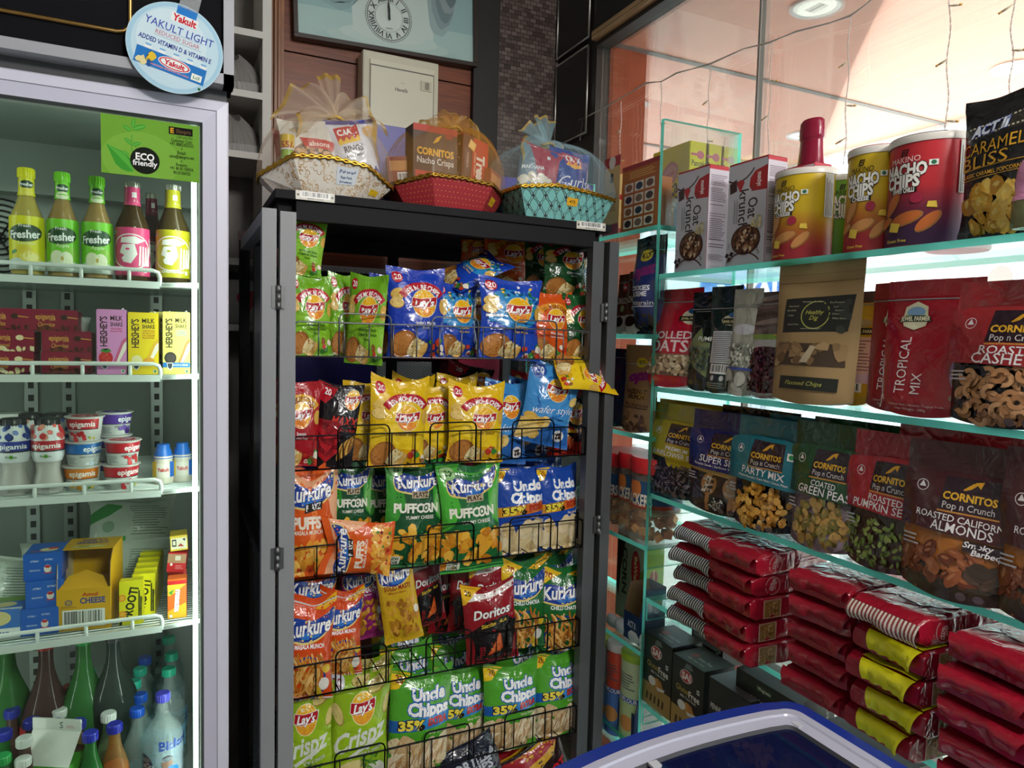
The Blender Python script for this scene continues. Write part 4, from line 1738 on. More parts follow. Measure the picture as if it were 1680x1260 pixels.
def expanded(q, p0, du, dv, nu, nv, t, m):
 """expanded metal: zigzag strands joined at the knuckles"""
 n = du.cross(dv).normalized() * .0008
 for j in range(nv):
  for i in range(nu):
   a = p0 + du * (i / nu) + dv * ((j + .5) / nv)
   hu, hv = du / nu / 2, dv / nv / 2
   for sg in (1, -1):
    b, c_ = a - hu, a + hv * sg
    for P, Q in ((b, c_), (c_, a + hu)):
     w_ = dv.normalized() * t
     q.add([P - w_ + n, Q - w_ + n, Q + w_ + n, P + w_ + n], [(0, 1, 2, 3)], m)


def rpart(name, f, bevel=0):
 return sub(rack, name, f, bevel)


for x, y in ((RX0, RY0), (RX1 - .036, RY0), (RX0, RY1 - .03), (RX1 - .03, RY1 - .03)):
 rpart('post', lambda q: q.box(x, y, 0, x + (.034 if y == RY0 else .03), y + .03, RTOP - .035, GALV if (y == RY0 and x == RX0) else STEEL))
rpart('top_plate', lambda q: q.box(RX0 - .012, RY0 - .004, RTOP - .008, RX1 + .018, RY1 + .01, RTOP + .012, DRK), .002)


def beams(q):
 q.box(RX0 + .034, RY0 + .002, RTOP - .05, RX1 - .03, RY0 + .03, RTOP - .009, DRK)
 q.box(RX0 + .03, RY1 - .03, RTOP - .05, RX1 - .03, RY1, RTOP - .009, DRK)
 for x in (RX0, RX1 - .03):
  q.box(x, RY0 + .03, RTOP - .05, x + .03, RY1 - .03, RTOP - .009, DRK)
 q.box(RX0 + .03, RY1 - .03, .08, RX1 - .03, RY1, .11, DRK)
 q.box(.61, RY1 - .028, .1, .64, RY1 - .004, RTOP - .05, DRK)
 q.box(RX0 + .03, RY1 - .028, 1.66, RX1 - .03, RY1 - .006, 1.69, DRK)
 for x in (RX0 + .004, RX1 - .026):
  q.box(x, RY0 + .03, .94, x + .022, RY1 - .03, .97, DRK)


rpart('crossbar', beams)
rpart('back_mesh', lambda q: expanded(q, Vector((RX0 + .03, RY1 - .016, .1)), Vector((RX1 - RX0 - .06, 0, 0)), Vector((0, 0, 1.64)), 62, 210, .0006, BLK))
rpart('side_mesh', lambda q: expanded(q, Vector((RX1 - .014, RY0 + .03, .1)), Vector((0, RY1 - RY0 - .06, 0)), Vector((0, 0, 1.64)), 46, 210, .0006, BLK))
for nm, xs in (('left', RX0 - .038), ('right', RX1 + .014)):
 d = empty('mesh_door')
 d.parent = rack
 d.matrix_parent_inverse = Matrix.Translation(-rack.location)
 q = MB()
 m_ = GALV if nm == 'left' else STEEL
 zt = 1.768
 q.box(xs, RY0 - .004, .02, xs + .030, RY0 + .026, zt, m_)
 q.box(xs, RY1 - .004, .02, xs + .028, RY1 + .022, zt, DRK)
 for z in (zt - .03, .96, .03):
  q.box(xs + .002, RY0 + .026, z, xs + .028, RY1 - .004, z + .03, m_ if nm == 'left' and z > 1.5 else DRK)
 q.build('door_frame', d)
 q = MB()
 expanded(q, Vector((xs + .014, RY0 + .026, .05)), Vector((0, RY1 - RY0 - .03, 0)), Vector((0, 0, 1.70)), 46, 215, .0006, BLK)
 q.build('door_mesh', d)
 for z in (1.55, .965):
  q = MB()
  xh = RX0 - .004 if nm == 'left' else RX1 + .006
  for k in range(3):
   q.tube([(xh, RY0 - .008, z + k * .018), (xh, RY0 - .008, z + k * .018 + .0165)], .006, mat('#7d7f80', 'metal', .5), 8)
  q.box(xh - .014, RY0 - .006, z + .002, xh + .014, RY0 - .0035, z + .05, mat('#6d6f70', 'metal', .5))
  q.build('hinge', d)
for (xa, ya, xb, yb, sd) in ((485, 314, 549, 331, 4), (946, 369, 993, 383, 9)):
 A_, B_ = onY(xa, ya, RY0 - .006), onY(xb, yb, RY0 - .006)
 a = Art(.22)
 a.rect(-.5, 0, .5, 1, '#cfccc0')
 a.bars(-.38, .22, .38, .95, 26, sd)
 a.ell(-.44, .5, .03, .03, '#3a3a38'); a.ell(.44, .5, .03, .03, '#3a3a38')
 a.text('8901234', 0, .13, w=.4, h=.035, c='#222')
 def bl(q):
  wd = B_.x - A_.x
  q.box(A_.x, RY0 - .0065, RTOP - .007, B_.x, RY0 - .004, RTOP + .009, mat('#cfccc0', 'card'))
  q.art(a, lambda x, y: ((A_.x + B_.x) / 2 + x, RY0 - .0065, RTOP - .006 + y), wd, 'card', eps=2e-5)
 rpart('barcode_label', bl)
BZ = [1.447, 1.187, .93, .65, .40]
BY1 = 2.19
for i, z in enumerate(BZ):
 WM = mat('#77797c', 'metal', .45) if i == 0 else mat('#202124', 'metal', .45)
 def basket(q):
  x0, x1, y0 = RX0 + .03, RX1 - .038, RY0 + .004
  r = .0021
  zt = z + .078
  q.tube([(x0, y0, z), (x1, y0, z)], r, WM)
  q.tube([(x0 + .001, BY1, z + .01), (x0 + .001, y0, z + .078 - .012), (x0 + .006, y0, zt - .002), (x0 + .014, y0, zt), (x1 - .014, y0, zt), (x1 - .005, y0, zt - .002), (x1 - .001, y0, zt - .012), (x1 - .001, y0, z)], r, WM)
  q.tube([(x0, y0, z), (x0, y0, zt - .012)], r, WM)
  x = x0 + .055
  while x < x1 - .02:
   q.tube([(x, y0, z), (x, y0, zt)], .0017, WM)
   x += .058
  for f in (.13, .42, .71):
   a = x0 + f * (x1 - x0)
   b = a + .122
   q.tube([(a, y0 - .003, z), (a, y0 - .003, zt + .010), (a + .004, y0 - .003, zt + .018), (a + .012, y0 - .003, zt + .022), (b - .012, y0 - .003, zt + .022), (b - .004, y0 - .003, zt + .018), (b, y0 - .003, zt + .010), (b, y0 - .003, z)], r, WM)
  for k in range(15):
   xx = x0 + (x1 - x0) * k / 14
   q.tube([(xx, y0, z), (xx, BY1, z)], .0015, WM, 5)
  for k in range(1, 7):
   yy = y0 + (BY1 - y0) * k / 6
   q.tube([(x0, yy, z - .002), (x1, yy, z - .002)], .0016, WM, 5)
  for xx in (x0, x1):
   q.tube([(xx, y0, zt - .004), (xx, BY1, zt - .004)], r, WM)
   for k in range(1, 6):
    yy = y0 + (BY1 - y0) * k / 6
    q.tube([(xx, yy, z), (xx, yy, zt - .004)], .0015, WM, 5)
  for k in range(0, 15, 2):
   xx = x0 + (x1 - x0) * k / 14
   q.tube([(xx, BY1, z), (xx, BY1, zt)], .0015, WM, 5)
  q.tube([(x0, BY1, zt), (x1, BY1, zt)], .0018, WM)
 rpart('wire_basket', basket)

# ================================================================== glass shelving against the window
GX0, GX1 = 1.12, 1.375
GY = 1.492
shelv = empty('glass_shelving', (1.25, 1.2, 0))
tag(shelv, 'clear glass shelving with green edges standing against the shop window', 'shelves')
CLR = sheer('#ffffff', .55, .02, '#f5fbf9', 'glass')
EDG = glass_edge()


def plate(q, x0, y0, z0, x1, y1, z1, thin):
 """glass sheet: clear on its two faces, green on its four narrow edges"""
 v = [(x0, y0, z0), (x1, y0, z0), (x1, y1, z0), (x0, y1, z0), (x0, y0, z1), (x1, y0, z1), (x1, y1, z1), (x0, y1, z1)]
 fs = {'z-': (0, 3, 2, 1), 'z+': (4, 5, 6, 7), 'y-': (0, 1, 5, 4), 'x+': (1, 2, 6, 5), 'y+': (2, 3, 7, 6), 'x-': (3, 0, 4, 7)}
 for k, f in fs.items():
  q.add([v[i] for i in f], [(0, 1, 2, 3)], CLR if k[0] == thin else EDG)


RB = [1.674, 1.384, 1.104, .824, .538]
LB = [1.802, 1.520, 1.250, .958, .668, .40]
TH = .0125
for z in RB:
 sub(shelv, 'shelf', lambda q: plate(q, GX0, -.35, z - TH, GX1, GY - .006, z, 'z'))
for z in LB:
 sub(shelv, 'shelf', lambda q: plate(q, GX0, GY + .006, z - TH, GX1, 2.22, z, 'z'))
ZD = onX(1090, 195, GX0).z
sub(shelv, 'upright', lambda q: plate(q, GX0 - .002, GY - .006, .10, GX1, GY + .006, ZD, 'y'))
sub(shelv, 'upright', lambda q: plate(q, GX0 - .002, 2.222, .10, GX1, 2.234, ZD, 'y'))
sub(shelv, 'upright', lambda q: plate(q, GX0 - .002, -.364, .10, GX1, -.352, ZD, 'y'))
for z, y in [(z, GY - .006 - .006) for z in RB] + [(z, GY + .006) for z in LB]:
 sub(shelv, 'shelf_support', lambda q: plate(q, GX0 + .001, y, z - TH - .05, GX1 - .005, y + .006, z - TH, 'y'))

# ================================================================== chest freezer in front
FZ = .905
t = empty('chest_freezer', (.55, .25, 0))
tag(t, 'white chest freezer with blue rim and dark curved glass lid in the foreground', 'freezer')


def outline(o, n=14):
 """plan of the freezer top, bowed at its far end, set in by o"""
 x0, x1, y0 = .12 + o, .94 - o, -.55 + o
 pts = [(x0, y0), (x1, y0)]
 yc = lambda x: .852 - o - .32 * (x - .70) ** 2 if x > .70 else .852 - o - .55 * (x - .70) ** 2
 r = max(.012, .035 - o * .3)
 ye = yc(x1)
 for i in range(7):
  a = math.pi / 2 * i / 6
  pts.append((x1 - r + r * math.cos(a), ye - r + r * math.sin(a)))
 for i in range(n + 1):
  x = x1 - r - (x1 - r - x0 - r) * (i + .5) / (n + 1)
  pts.append((x, yc(x)))
 pts.append((x0, yc(x0) - r))
 return pts


def ring(q, o0, z0, o1, z1, m, sm=False):
 A, B = outline(o0), outline(o1)
 n = len(A)
 q.add([(x, y, z0) for x, y in A] + [(x, y, z1) for x, y in B], [(i, (i + 1) % n, (i + 1) % n + n, i + n) for i in range(n)], m, sm)


BLUE = mat('#183694', 'plastic', .25)
WTF = mat('#b9b9cc', 'plastic', .3)
def fz_body(q):
 ring(q, .02, .06, .012, FZ - .05, mat('#dcdce6', 'plastic'))
 ring(q, .05, 0, .02, .06, mat('#3a3a3e'))
sub(t, 'body', fz_body)
sub(t, 'blue_rim', lambda q: (ring(q, .0, FZ - .05, -.004, FZ - .012, BLUE, True), ring(q, -.004, FZ - .012, .004, FZ, BLUE, True), ring(q, .004, FZ, .030, FZ + .002, BLUE, True)))
sub(t, 'lid_frame', lambda q: (ring(q, .030, FZ + .001, .032, FZ + .004, WTF), ring(q, .032, FZ + .004, .046, FZ + .004, WTF), ring(q, .046, FZ + .004, .048, FZ + .001, WTF), ring(q, .048, FZ + .001, .066, FZ - .002, WTF), ring(q, .066, FZ - .002, .068, FZ - .008, mat('#4a4a50'))))
def lid(q):
 A = outline(.068)
 q.add([(x, y, FZ - .008) for x, y in A], [tuple(range(len(A)))], sheer('#1a2250', .55, .03, '#3a4a8a'))
sub(t, 'glass_lid', lid)
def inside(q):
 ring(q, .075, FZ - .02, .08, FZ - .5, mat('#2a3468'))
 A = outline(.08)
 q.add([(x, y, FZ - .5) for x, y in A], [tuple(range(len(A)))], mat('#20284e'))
sub(t, 'inner_liner', inside)
sub(t, 'lid_stop', lambda q: (q.box(.875, .76, FZ - .004, .89, .775, FZ + .0, mat('#c9c9d0', 'plastic')), q.box(.60, .765, FZ - .004, .615, .778, FZ, mat('#c9c9d0', 'plastic'))))


# ================================================================== bags in the rack
FR, MD, BK, BB = 1.674, 1.722, 1.775, 1.83
G1, G2, G3, G4, G5 = ('chip bags in the top wire basket', 'chip bags in the second wire basket', 'puff bags in the third wire basket',
     'spicy stick bags in the fourth wire basket', 'chip bags in the lowest wire basket')
BAGS = [
 # top basket
 ('lays_green', (470, 455, 546, 584), FR, 6, 4, 0, 'green chip bag at the left end of the top basket, under the tilted one', G1),
 ('lays_green', (462, 352, 534, 452), FR + .012, -4, 2, 7, 'green chip bag standing tilted on top of another, under the rack top', G1),
 ('lays_green', (538, 452, 594, 584), MD + .03, 10, 5, 0, 'green chip bag mostly hidden between two green bags in top basket', G1),
 ('lays_green', (566, 454, 636, 598), FR, -38, 2, 3, 'green chip bag turned sideways showing its silver side seam', G1),
 ('lays_blue', (610, 452, 668, 584), BK, 0, 5, -3, 'blue chip bag tucked behind the large blue bag, beside the sideways green bag', G1),
 ('lays_blue', (634, 443, 732, 588), FR, 0, 5, 0, 'large blue chip bag with red banner and round logo, front of top basket', G1),
 ('lays_india', (708, 466, 786, 586), MD, 6, 5, 0, 'patterned blue chip bag in the middle, just right of the large plain blue bag', G1),
 ('lays_india', (758, 460, 806, 586), MD + .05, -14, 5, -4, 'patterned blue chip bag squeezed behind the widest patterned bag', G1),
 ('lays_india', (784, 460, 888, 590), FR, 2, 6, 3, 'widest patterned blue chip bag, beside the orange bag in top basket', G1),
 ('lays_orange', (862, 482, 938, 590), FR + .02, 4, 5, 5, 'bright orange chip bag between blue and dark green bags in top basket', G1),
 ('lays_dkgreen', (920, 486, 978, 588), MD - .02, 8, 4, 0, 'dark green chip bag at the right end of the top basket front', G1),
 ('lays_dkgreen', (890, 392, 966, 486), MD + .05, 0, 3, 0, 'dark green chip bag stacked upright above the orange and green bags', G1),
 ('lays_dkgreen', (862, 386, 912, 482), BK + .09, -20, 3, 0, 'dark green chip bag in shadow, left of the upper dark green bag', G1),
 ('lays_orange', (792, 380, 872, 476), 1.93, 0, 0, 0, 'orange chip bag deep in shadow at the back of the top basket', G1),
 ('lays_orange', (756, 378, 802, 462), 1.985, -20, 0, 0, 'orange chip bag furthest back in shadow beside the other shaded orange bag', G1),
 # second basket
 ('lays_red', (446, 628, 526, 764), FR, -6, 3, 3, 'dark red chip bag half hidden by the left rack post', G2),
 ('lays_maxx', (512, 632, 588, 766), FR + .004, -14, 3, 8, 'black chip bag with red chevrons and red price corner', G2),
 ('lays_yellow', (566, 628, 632, 756), MD + .012, -10, 4, -2, 'yellow chip bag behind the front yellow bag, next to the black bag', G2),
 ('lays_yellow_slack', (604, 626, 702, 766), FR - .004, 0, 3, 3, 'front yellow chip bag left of centre, hanging out over the wire', G2),
 ('lays_yellow', (664, 634, 742, 756), MD, 4, 4, 0, 'yellow chip bag between the two front yellow bags', G2),
 ('lays_yellow_slack', (638, 622, 714, 742), BK + .012, 8, 5, 4, 'yellow chip bag at the back whose crumpled top shows over the front left yellow bag', G2),
 ('lays_yellow', (716, 618, 780, 742), BK + .03, -6, 5, 2, 'yellow chip bag at the back between the yellow and light blue tops', G2),
 ('lays_yellow', (716, 634, 770, 756), MD + .03, -26, 4, 0, 'yellow chip bag seen edge on beside the right front yellow bag', G2),
 ('lays_yellow_slack', (734, 634, 826, 758), FR, -4, 4, 2, 'front yellow chip bag right of centre, beside the light blue bag', G2),
 ('lays_wafer', (792, 630, 866, 760), MD, 0, 4, 5, 'light blue chip bag standing behind the right front yellow bag', G2),
 ('lays_wafer', (832, 626, 900, 756), BK, 4, 5, 4, 'light blue chip bag between and behind the other two light blue bags', G2),
 ('lays_wafer', (858, 602, 942, 730), FR, -6, 2, 13, 'light blue chip bag tilted to the right and raised above the wire', G2),
 ('lays_hot', (898, 636, 974, 746), MD + .025, 6, 3, 2, 'black and red chip bag at the right end of the second basket', G2),
 ('lays_maxx', (726, 600, 800, 700), 1.89, -10, 10, 14, 'black chip bag in shadow at the back of the second basket', G2),
 ('lays_red', (840, 612, 900, 724), 1.885, 0, 4, 0, 'red chip bag at the back whose top shows above the light blue bags', G2),
 # third basket
 ('kur_puffs', (466, 768, 556, 944), FR, -2, 3, 0, 'tall orange puff bag at the left end of the third basket', G3),
 ('kur_corn', (534, 764, 612, 910), MD, 0, 4, 2, 'dark green corn puff bag next to the tall orange bag', G3),
 ('kur_corn', (594, 766, 668, 906), BK + .012, 4, 4, 0, 'dark green corn puff bag behind, seen between two front green bags', G3),
 ('kur_corn', (628, 764, 730, 928), FR + .012, 2, 4, 3, 'large dark green corn puff bag in the middle of the third basket', G3),
 ('kur_corn', (690, 768, 762, 906), MD + .035, -8, 4, 0, 'dark green corn puff bag half hidden by the bright green bag', G3),
 ('kur_corn_light', (722, 768, 822, 936), FR - .012, -5, 2, -3, 'bright green corn puff bag hanging out over the wire of the third basket', G3),
 ('uncle_blue', (808, 770, 896, 908), FR + .02, 0, 5, 0, 'blue potato chip bag with orange band, left one of the two', G3),
 ('uncle_blue', (880, 768, 950, 898), FR + .02, 4, 5, 0, 'blue potato chip bag with orange band at the right end of the third basket', G3),
 ('uncle_blue', (776, 752, 862, 880), BK + .03, 0, 8, 3, 'blue potato chip bag behind, its dark top showing above the left blue bag', G3),
 ('uncle_blue', (848, 744, 924, 872), BK + .05, 0, 8, 2, 'blue potato chip bag behind, its dark top showing above the right blue bag', G3),
 # fourth basket
 ('kur_orange', (466, 930, 552, 1060), MD, -4, 6, 3, 'orange spicy stick bag behind with its logo under the tall orange puff bag', G4),
 ('kur_orange', (462, 985, 548, 1146), FR - .008, -6, 3, 2, 'front orange spicy stick bag with white torn top at far left', G4),
 ('kur_orange', (524, 974, 596, 1108), MD - .02, 4, 4, 2, 'second orange spicy stick bag, partly behind the front left one', G4),
 ('kur_magenta', (560, 930, 628, 1048), MD + .03, 2, 4, -2, 'magenta spicy mix bag between the orange bags and the gold bag', G4),
 ('kur_gold', (622, 918, 686, 1052), FR + .02, -8, 3, -9, 'gold spicy mix bag tilted to the left in the fourth basket', G4),
 ('doritos', (668, 916, 730, 1024), MD + .045, 8, 4, -6, 'red and black corn chip bag in shadow beside the gold bag', G4),
 ('doritos', (704, 922, 762, 1036), MD + .085, -12, 4, 0, 'red and black corn chip bag in shadow, middle one of the shaded row', G4),
 ('doritos', (738, 918, 796, 1036), MD + .03, -14, 4, 2, 'red and black corn chip bag in shadow just left of the front red one', G4),
 ('doritos', (768, 924, 832, 1040), MD - .012, -2, 6, 2, 'red corn chip bag standing right behind the front red one', G4),
 ('doritos', (762, 962, 846, 1084), FR - .014, -10, 2, -5, 'front red corn chip bag hanging out over the wire', G4),
 ('kur_green', (822, 926, 894, 1060), FR + .022, -4, 5, 2, 'green spicy stick bag right behind the front red corn chip bag', G4),
 ('kur_green', (884, 936, 960, 1064), FR + .014, -12, 4, 2, 'green spicy stick bag at the right end of the fourth basket', G4),
 ('kur_green', (828, 898, 896, 1020), BK + .02, 2, 6, 3, 'green spicy stick bag behind, its yellow corner under the blue bags', G4),
 ('kur_green', (880, 904, 946, 1020), BK, 4, 6, -3, 'green spicy stick bag behind at the right, its top fold catching light', G4),
 # lowest basket
 ('crispz', (454, 1132, 548, 1290), FR, -14, 4, 0, 'lime wafer chip bag at far left with its left edge behind the rack post', G5),
 ('crispz', (538, 1112, 640, 1276), FR, 0, 5, 3, 'lime wafer chip bag fully facing front beside the green chip bags', G5),
 ('uncle_green', (636, 1106, 738, 1268), FR, -4, 5, 4, 'green potato chip bag with blue band next to the lime wafer bag', G5),
 ('uncle_green', (706, 1098, 796, 1238), FR + .036, -2, 5, 4, 'green potato chip bag with blue band, second from the lime bag', G5),
 ('uncle_green', (792, 1094, 882, 1226), FR, -2, 5, 2, 'green potato chip bag with blue band, third from the lime bag', G5),
 ('uncle_green', (874, 1074, 954, 1202), FR + .012, 0, 5, 2, 'green potato chip bag with blue band at the right end of the lowest basket', G5),
 ('uncle_green', (772, 1096, 838, 1226), MD + .035, -18, 5, 0, 'green potato chip bag squeezed behind between the second and third bags', G5),
 ('uncle_green', (622, 1064, 712, 1206), BK, 4, 8, 2, 'green potato chip bag behind the first one, top fold shaded by the wires', G5),
 ('uncle_green', (700, 1058, 786, 1190), BK + .02, 0, 8, -2, 'green potato chip bag behind under the front red corn chip bag', G5),
 ('uncle_green', (610, 1030, 700, 1170), BB + .02, 2, 9, 0, 'green potato chip bag in the back row on the left, under the gold bag', G5),
 ('uncle_green', (690, 1024, 776, 1160), BB + .04, -3, 9, 2, 'green potato chip bag in the back row under the shaded corn chip bags', G5),
 ('uncle_green', (816, 1052, 890, 1186), BK, 3, 8, -3, 'green potato chip bag behind the third one, its yellow corner showing', G5),
 ('uncle_green', (876, 1044, 944, 1170), BK + .03, -4, 8, 6, 'green potato chip bag behind the right end one, lit by the window', G5),
 ('crispz', (556, 1086, 640, 1230), MD + .035, 3, 6, 4, 'lime wafer chip bag behind, its chip print showing over the front lime bag', G5),
]
for key, box, Y, yaw, pitch, roll, label, grp in BAGS:
 put(key, box, label, 'snack bag', Y=Y, yaw=yaw, pitch=pitch, roll=roll, group=grp)


def lay(key, px, py, Y, w, h, euler, label, group=None, cat='snack bag'):
 """a bag lying about its centre"""
 o = spawn(key)
 c = onY(px, py, Y)
 k, w0, h0 = REG[key]
 spin, ry, rz = (math.radians(a) for a in euler)
 o.matrix_basis = (Matrix.Translation(c) @ Matrix.Rotation(rz, 4, 'Z') @ Matrix.Rotation(ry, 4, 'Y') @ Matrix.Rotation(spin, 4, 'Z')
     @ Matrix.Translation((0, 0, -h / 2)) @ Matrix.Diagonal((w / w0, min(w / w0, h / h0) * 1.15, h / h0, 1)))
 tag(o, label, cat, group)
 return o


lay('lays_india', 776, 446, 1.76, .13, .17, (-62, 64, 4), 'blue chip bag lying slanted on top of the blue bags, in shadow', G1)
lay('lays_yellow', 956, 613, 1.655, .125, .17, (-40, 96, 2), 'yellow chip bag lying on its side with its tip poking past the rack post', G2)
lay('kur_puffs', 590, 898, 1.636, .135, .155, (0, -84, -8), 'small orange puff bag turned on its side in front of the wire', G3)
# loose bags under the lowest basket
lay('jackpot', 884, 1262, 1.69, .19, .17, (0, -24, 0), 'black and red bag with yellow flames under the lowest basket', 'bags under the lowest basket')
lay('jackpot', 858, 1238, 1.75, .19, .16, (0, -20, 4), 'black and red bag tucked behind the flame print bag under the lowest basket', 'bags under the lowest basket')
lay('tortilla', 776, 1262, 1.66, .17, .17, (0, -18, 0), 'dark bag with grey tortilla lettering under the lowest basket', 'bags under the lowest basket')

# ------------------------------------------------------------------ cartons kept behind the rack
def plain_box(key, w, d, h, c, F=None):
 REG[key] = (lambda: carton(w, d, h, c, F=F), w, h)


def back_box(key, x0, x1, z0, z1, c, label, y=2.33, d=.2, cat='box'):
 plain_box(key, x1 - x0, d, z1 - z0, c)
 o = spawn(key)
 o.location = ((x0 + x1) / 2, y + d / 2, z0)
 return tag(o, label, cat, 'cartons stored behind the rack')


back_box('bb1', .33, .60, .92, 1.42, '#3f3da0', 'violet carton behind the mesh at the left, seen under the top basket')
back_box('bb2', .605, .80, .90, 1.41, '#e9e9ea', 'white carton behind the mesh, left of the middle rack upright')
back_box('bb3', .845, .90, .90, 1.36, '#e4e4e6', 'white carton behind the mesh, right of the middle rack upright')
back_box('bb4', .90, 1.10, .90, 1.42, '#d8345e', 'pink carton behind the mesh under the top basket')
back_box('bb5', .62, .88, 1.42, 1.63, '#d43a60', 'pink carton behind the mesh at the height of the top basket')
back_box('bb6', .33, .61, 1.42, 1.58, '#6a3b2a', 'brown carton behind the mesh above the violet carton')
back_box('bb8', .33, 1.0, 1.647, 1.72, '#ececee', 'long white box added for the bright wall band along the top behind the mesh')  # added white box stands in for the bright band on the wall
back_box('bb7', .885, 1.08, 1.42, 1.645, '#c02f52', 'dark pink carton behind the mesh beside the slanted blue bag')
# tall blue violet cartons standing behind the gift hampers
plain_box('vb1', .30, .12, .30, '#3b3590')
o = spawn('vb1'); o.location = (.60, 2.12, RTOP + .012); tag(o, 'violet carton behind the white and red gift hampers on the rack', 'box')
a = Art(.9)
a.text("Baker's Street", 0, .3, w=.8, h=.1, c='#c9c7ea', b=.01)
a.text('cakes, pastries', 0, .15, w=.7, h=.07, c='#c9c7ea', b=.01)
REG['vb2'] = (lambda: carton(.20, .10, .21, '#4a44a8', F=a), .20, .21)
o = spawn('vb2'); o.location = (.93, 2.16, RTOP + .012); tag(o, 'violet carton behind and between the red and teal gift hampers', 'box')
REG['vb3'] = (lambda: carton(.17, .10, .12, '#2c2a66', F=a), .17, .12)
o = spawn('vb3'); o.location = (.485, 1.93, RTOP + .012); tag(o, 'dark blue printed carton low between the white and red gift hampers', 'box')

# ================================================================== gift hampers on top of the rack
def tray_kind(rimpts, h, flare, base, trim, artF, up=.03, dots=None):
 """eight sided boat shaped card tray with a trimmed rim"""
 n = len(rimpts)
 mb = MB()
 bot = [(x * flare, y * flare, 0) for x, y, z in rimpts]
 top = [(x, y, h + z) for x, y, z in rimpts]
 mb.add(bot, [tuple(range(n - 1, -1, -1))], mat(base, 'card'))
 for i in range(n):
  A, B, C, D = (Vector(q) for q in (bot[i], bot[(i + 1) % n], top[(i + 1) % n], top[i]))
  mb.grid(lambda u, v: A.lerp(B, u).lerp(D.lerp(C, u), v), frange(0, 1, 8), frange(0, 1, 4), mat(base, 'card'), False)
 ins = [(x * .985, y * .985, z - .001) for x, y, z in top]
 inb = [(x * .98, y * .98, .003) for x, y, z in bot]
 mb.add(inb + ins, [(i + n, (i + 1) % n + n, (i + 1) % n, i) for i in range(n)] + [tuple(range(n))], mat(base, 'card'))
 if artF:
  for i in range(n):
   A, B, C, D = (Vector(q) for q in (bot[i], bot[(i + 1) % n], top[(i + 1) % n], top[i]))
   W = (C - D).length
   ar, hh = artF(W, max((D - A).length, (C - B).length), i)
   if ar:
    mb.art(ar, lambda x, y, A=A, B=B, C=C, D=D, W=W, hh=hh: tuple((A.lerp(B, x / W + .5)).lerp(D.lerp(C, x / W + .5), y / hh)), W, 'card', frange(-W / 2, W / 2, 8), frange(0, hh, 4), eps=1e-5, base=2.5e-4)
 o = mb.build('tray')
 q = MB()
 pts = [Vector(p) * 1.005 for p in top]
 dense = []
 for i in range(n):
  a, b = pts[i], pts[(i + 1) % n]
  k = max(2, int((b - a).length / .006))
  dense += [a.lerp(b, j / k) for j in range(k)]
 for s in (0, 1):
  q.tube([p + Vector((0, 0, -.003 + .004 * s + .0022 * math.sin(j * 2.1 + s * 3))) for j, p in enumerate(dense)], .0034, mat(trim, 'metal', .35), 6, True)
 q.build('gold_trim', o)
 return o


def wrap(rimpts, h, neck, col, fac, tails, edge, seed=1, top_r=.016, bulge=1.02, name='organza_wrap'):
 """sheer cloth gathered from the tray rim up to a tied neck, with flared tails above"""
 cloth, tailc = sheer(col, fac, .4, None, 'cloth'), sheer(col, fac + .17, .4, None, 'cloth')
 n = 140
 R = random.Random(seed)
 ph = [R.uniform(0, 6.28) for _ in range(8)]
 m = len(rimpts)

 def rim(t):
  f = t / (2 * math.pi) * m
  i = int(f) % m
  a, b = Vector(rimpts[i]), Vector(rimpts[(i + 1) % m])
  return a.lerp(b, f - int(f))
 nk = Vector(neck)

 def S(t, v):
  p = rim(t)
  p = Vector((p.x * bulge, p.y * bulge, h + p.z))
  c = Vector((nk.x + top_r * math.cos(t + ph[7]), nk.y + top_r * math.sin(t + ph[7]), nk.z))
  s = v ** 1.0
  k = 1 - (1 - math.cos(math.pi / 2 * s)) ** .9 if s < 1 else 0
  k = math.cos(math.pi / 2 * s) ** .75
  zz = math.sin(math.pi / 2 * s) ** .9
  q = Vector((c.x + (p.x - c.x) * k, c.y + (p.y - c.y) * k, p.z + (c.z - p.z) * zz))
  f = (math.sin(t * 19 + ph[0]) * .004 + math.sin(t * 31 + ph[1]) * .002) * min(1, v * 1.8) * (1 - .4 * v)
  d = Vector((p.x - nk.x, p.y - nk.y, 0))
  if d.length > 1e-6:
   d.normalize()
  return q + d * f + Vector((0, 0, f * .8))
 # angles are run in the order of the rim points
 mb = MB()
 mb.grid(lambda a, b: S(a, b), frange(0, 2 * math.pi, n)[:-1], frange(0, 1, 26), cloth, loop=True)
 o = mb.build(name)
 q = MB()
 q.tube([(nk.x + (top_r + .004) * math.cos(t), nk.y + (top_r + .004) * math.sin(t), nk.z + .002 * math.sin(t * 3)) for t in frange(0, 2 * math.pi, 20)[:-1]], .0035, mat(edge, 'fabric'), 6, True)
 q.build('tie', o)
 # tails: open fans of cloth, each with a gold edge
 for i, (az, el, L, wd, curl) in enumerate(tails):
  az, el = math.radians(az), math.radians(el)
  d = Vector((math.cos(az) * math.cos(el), math.sin(az) * math.cos(el), math.sin(el)))
  side = d.cross(Vector((0, -1, .2))).normalized()
  up = side.cross(d)

  def T(u, v):
   wv = wd * (.12 + .88 * v ** .8)
   return nk + d * (L * v) + side * (u * wv) + up * (.18 * wd * math.sin(u * 7 + ph[i % 8]) * v) - Vector((0, 0, curl * L * v ** 2.5 * (.4 + abs(u))))
  q = MB()
  q.grid(lambda a, b: T(a, b), frange(-1, 1, 26), frange(0, .93, 12), tailc)
  b_ = q.build('bow_tail', o)
  q = MB()
  gm = sheer(edge, .85, .4, None, 'cloth')
  q.grid(lambda a, b: T(a, b), frange(-1, 1, 26), frange(.90, 1, 3), gm)
  q.build('gold_edge', b_)
 return o


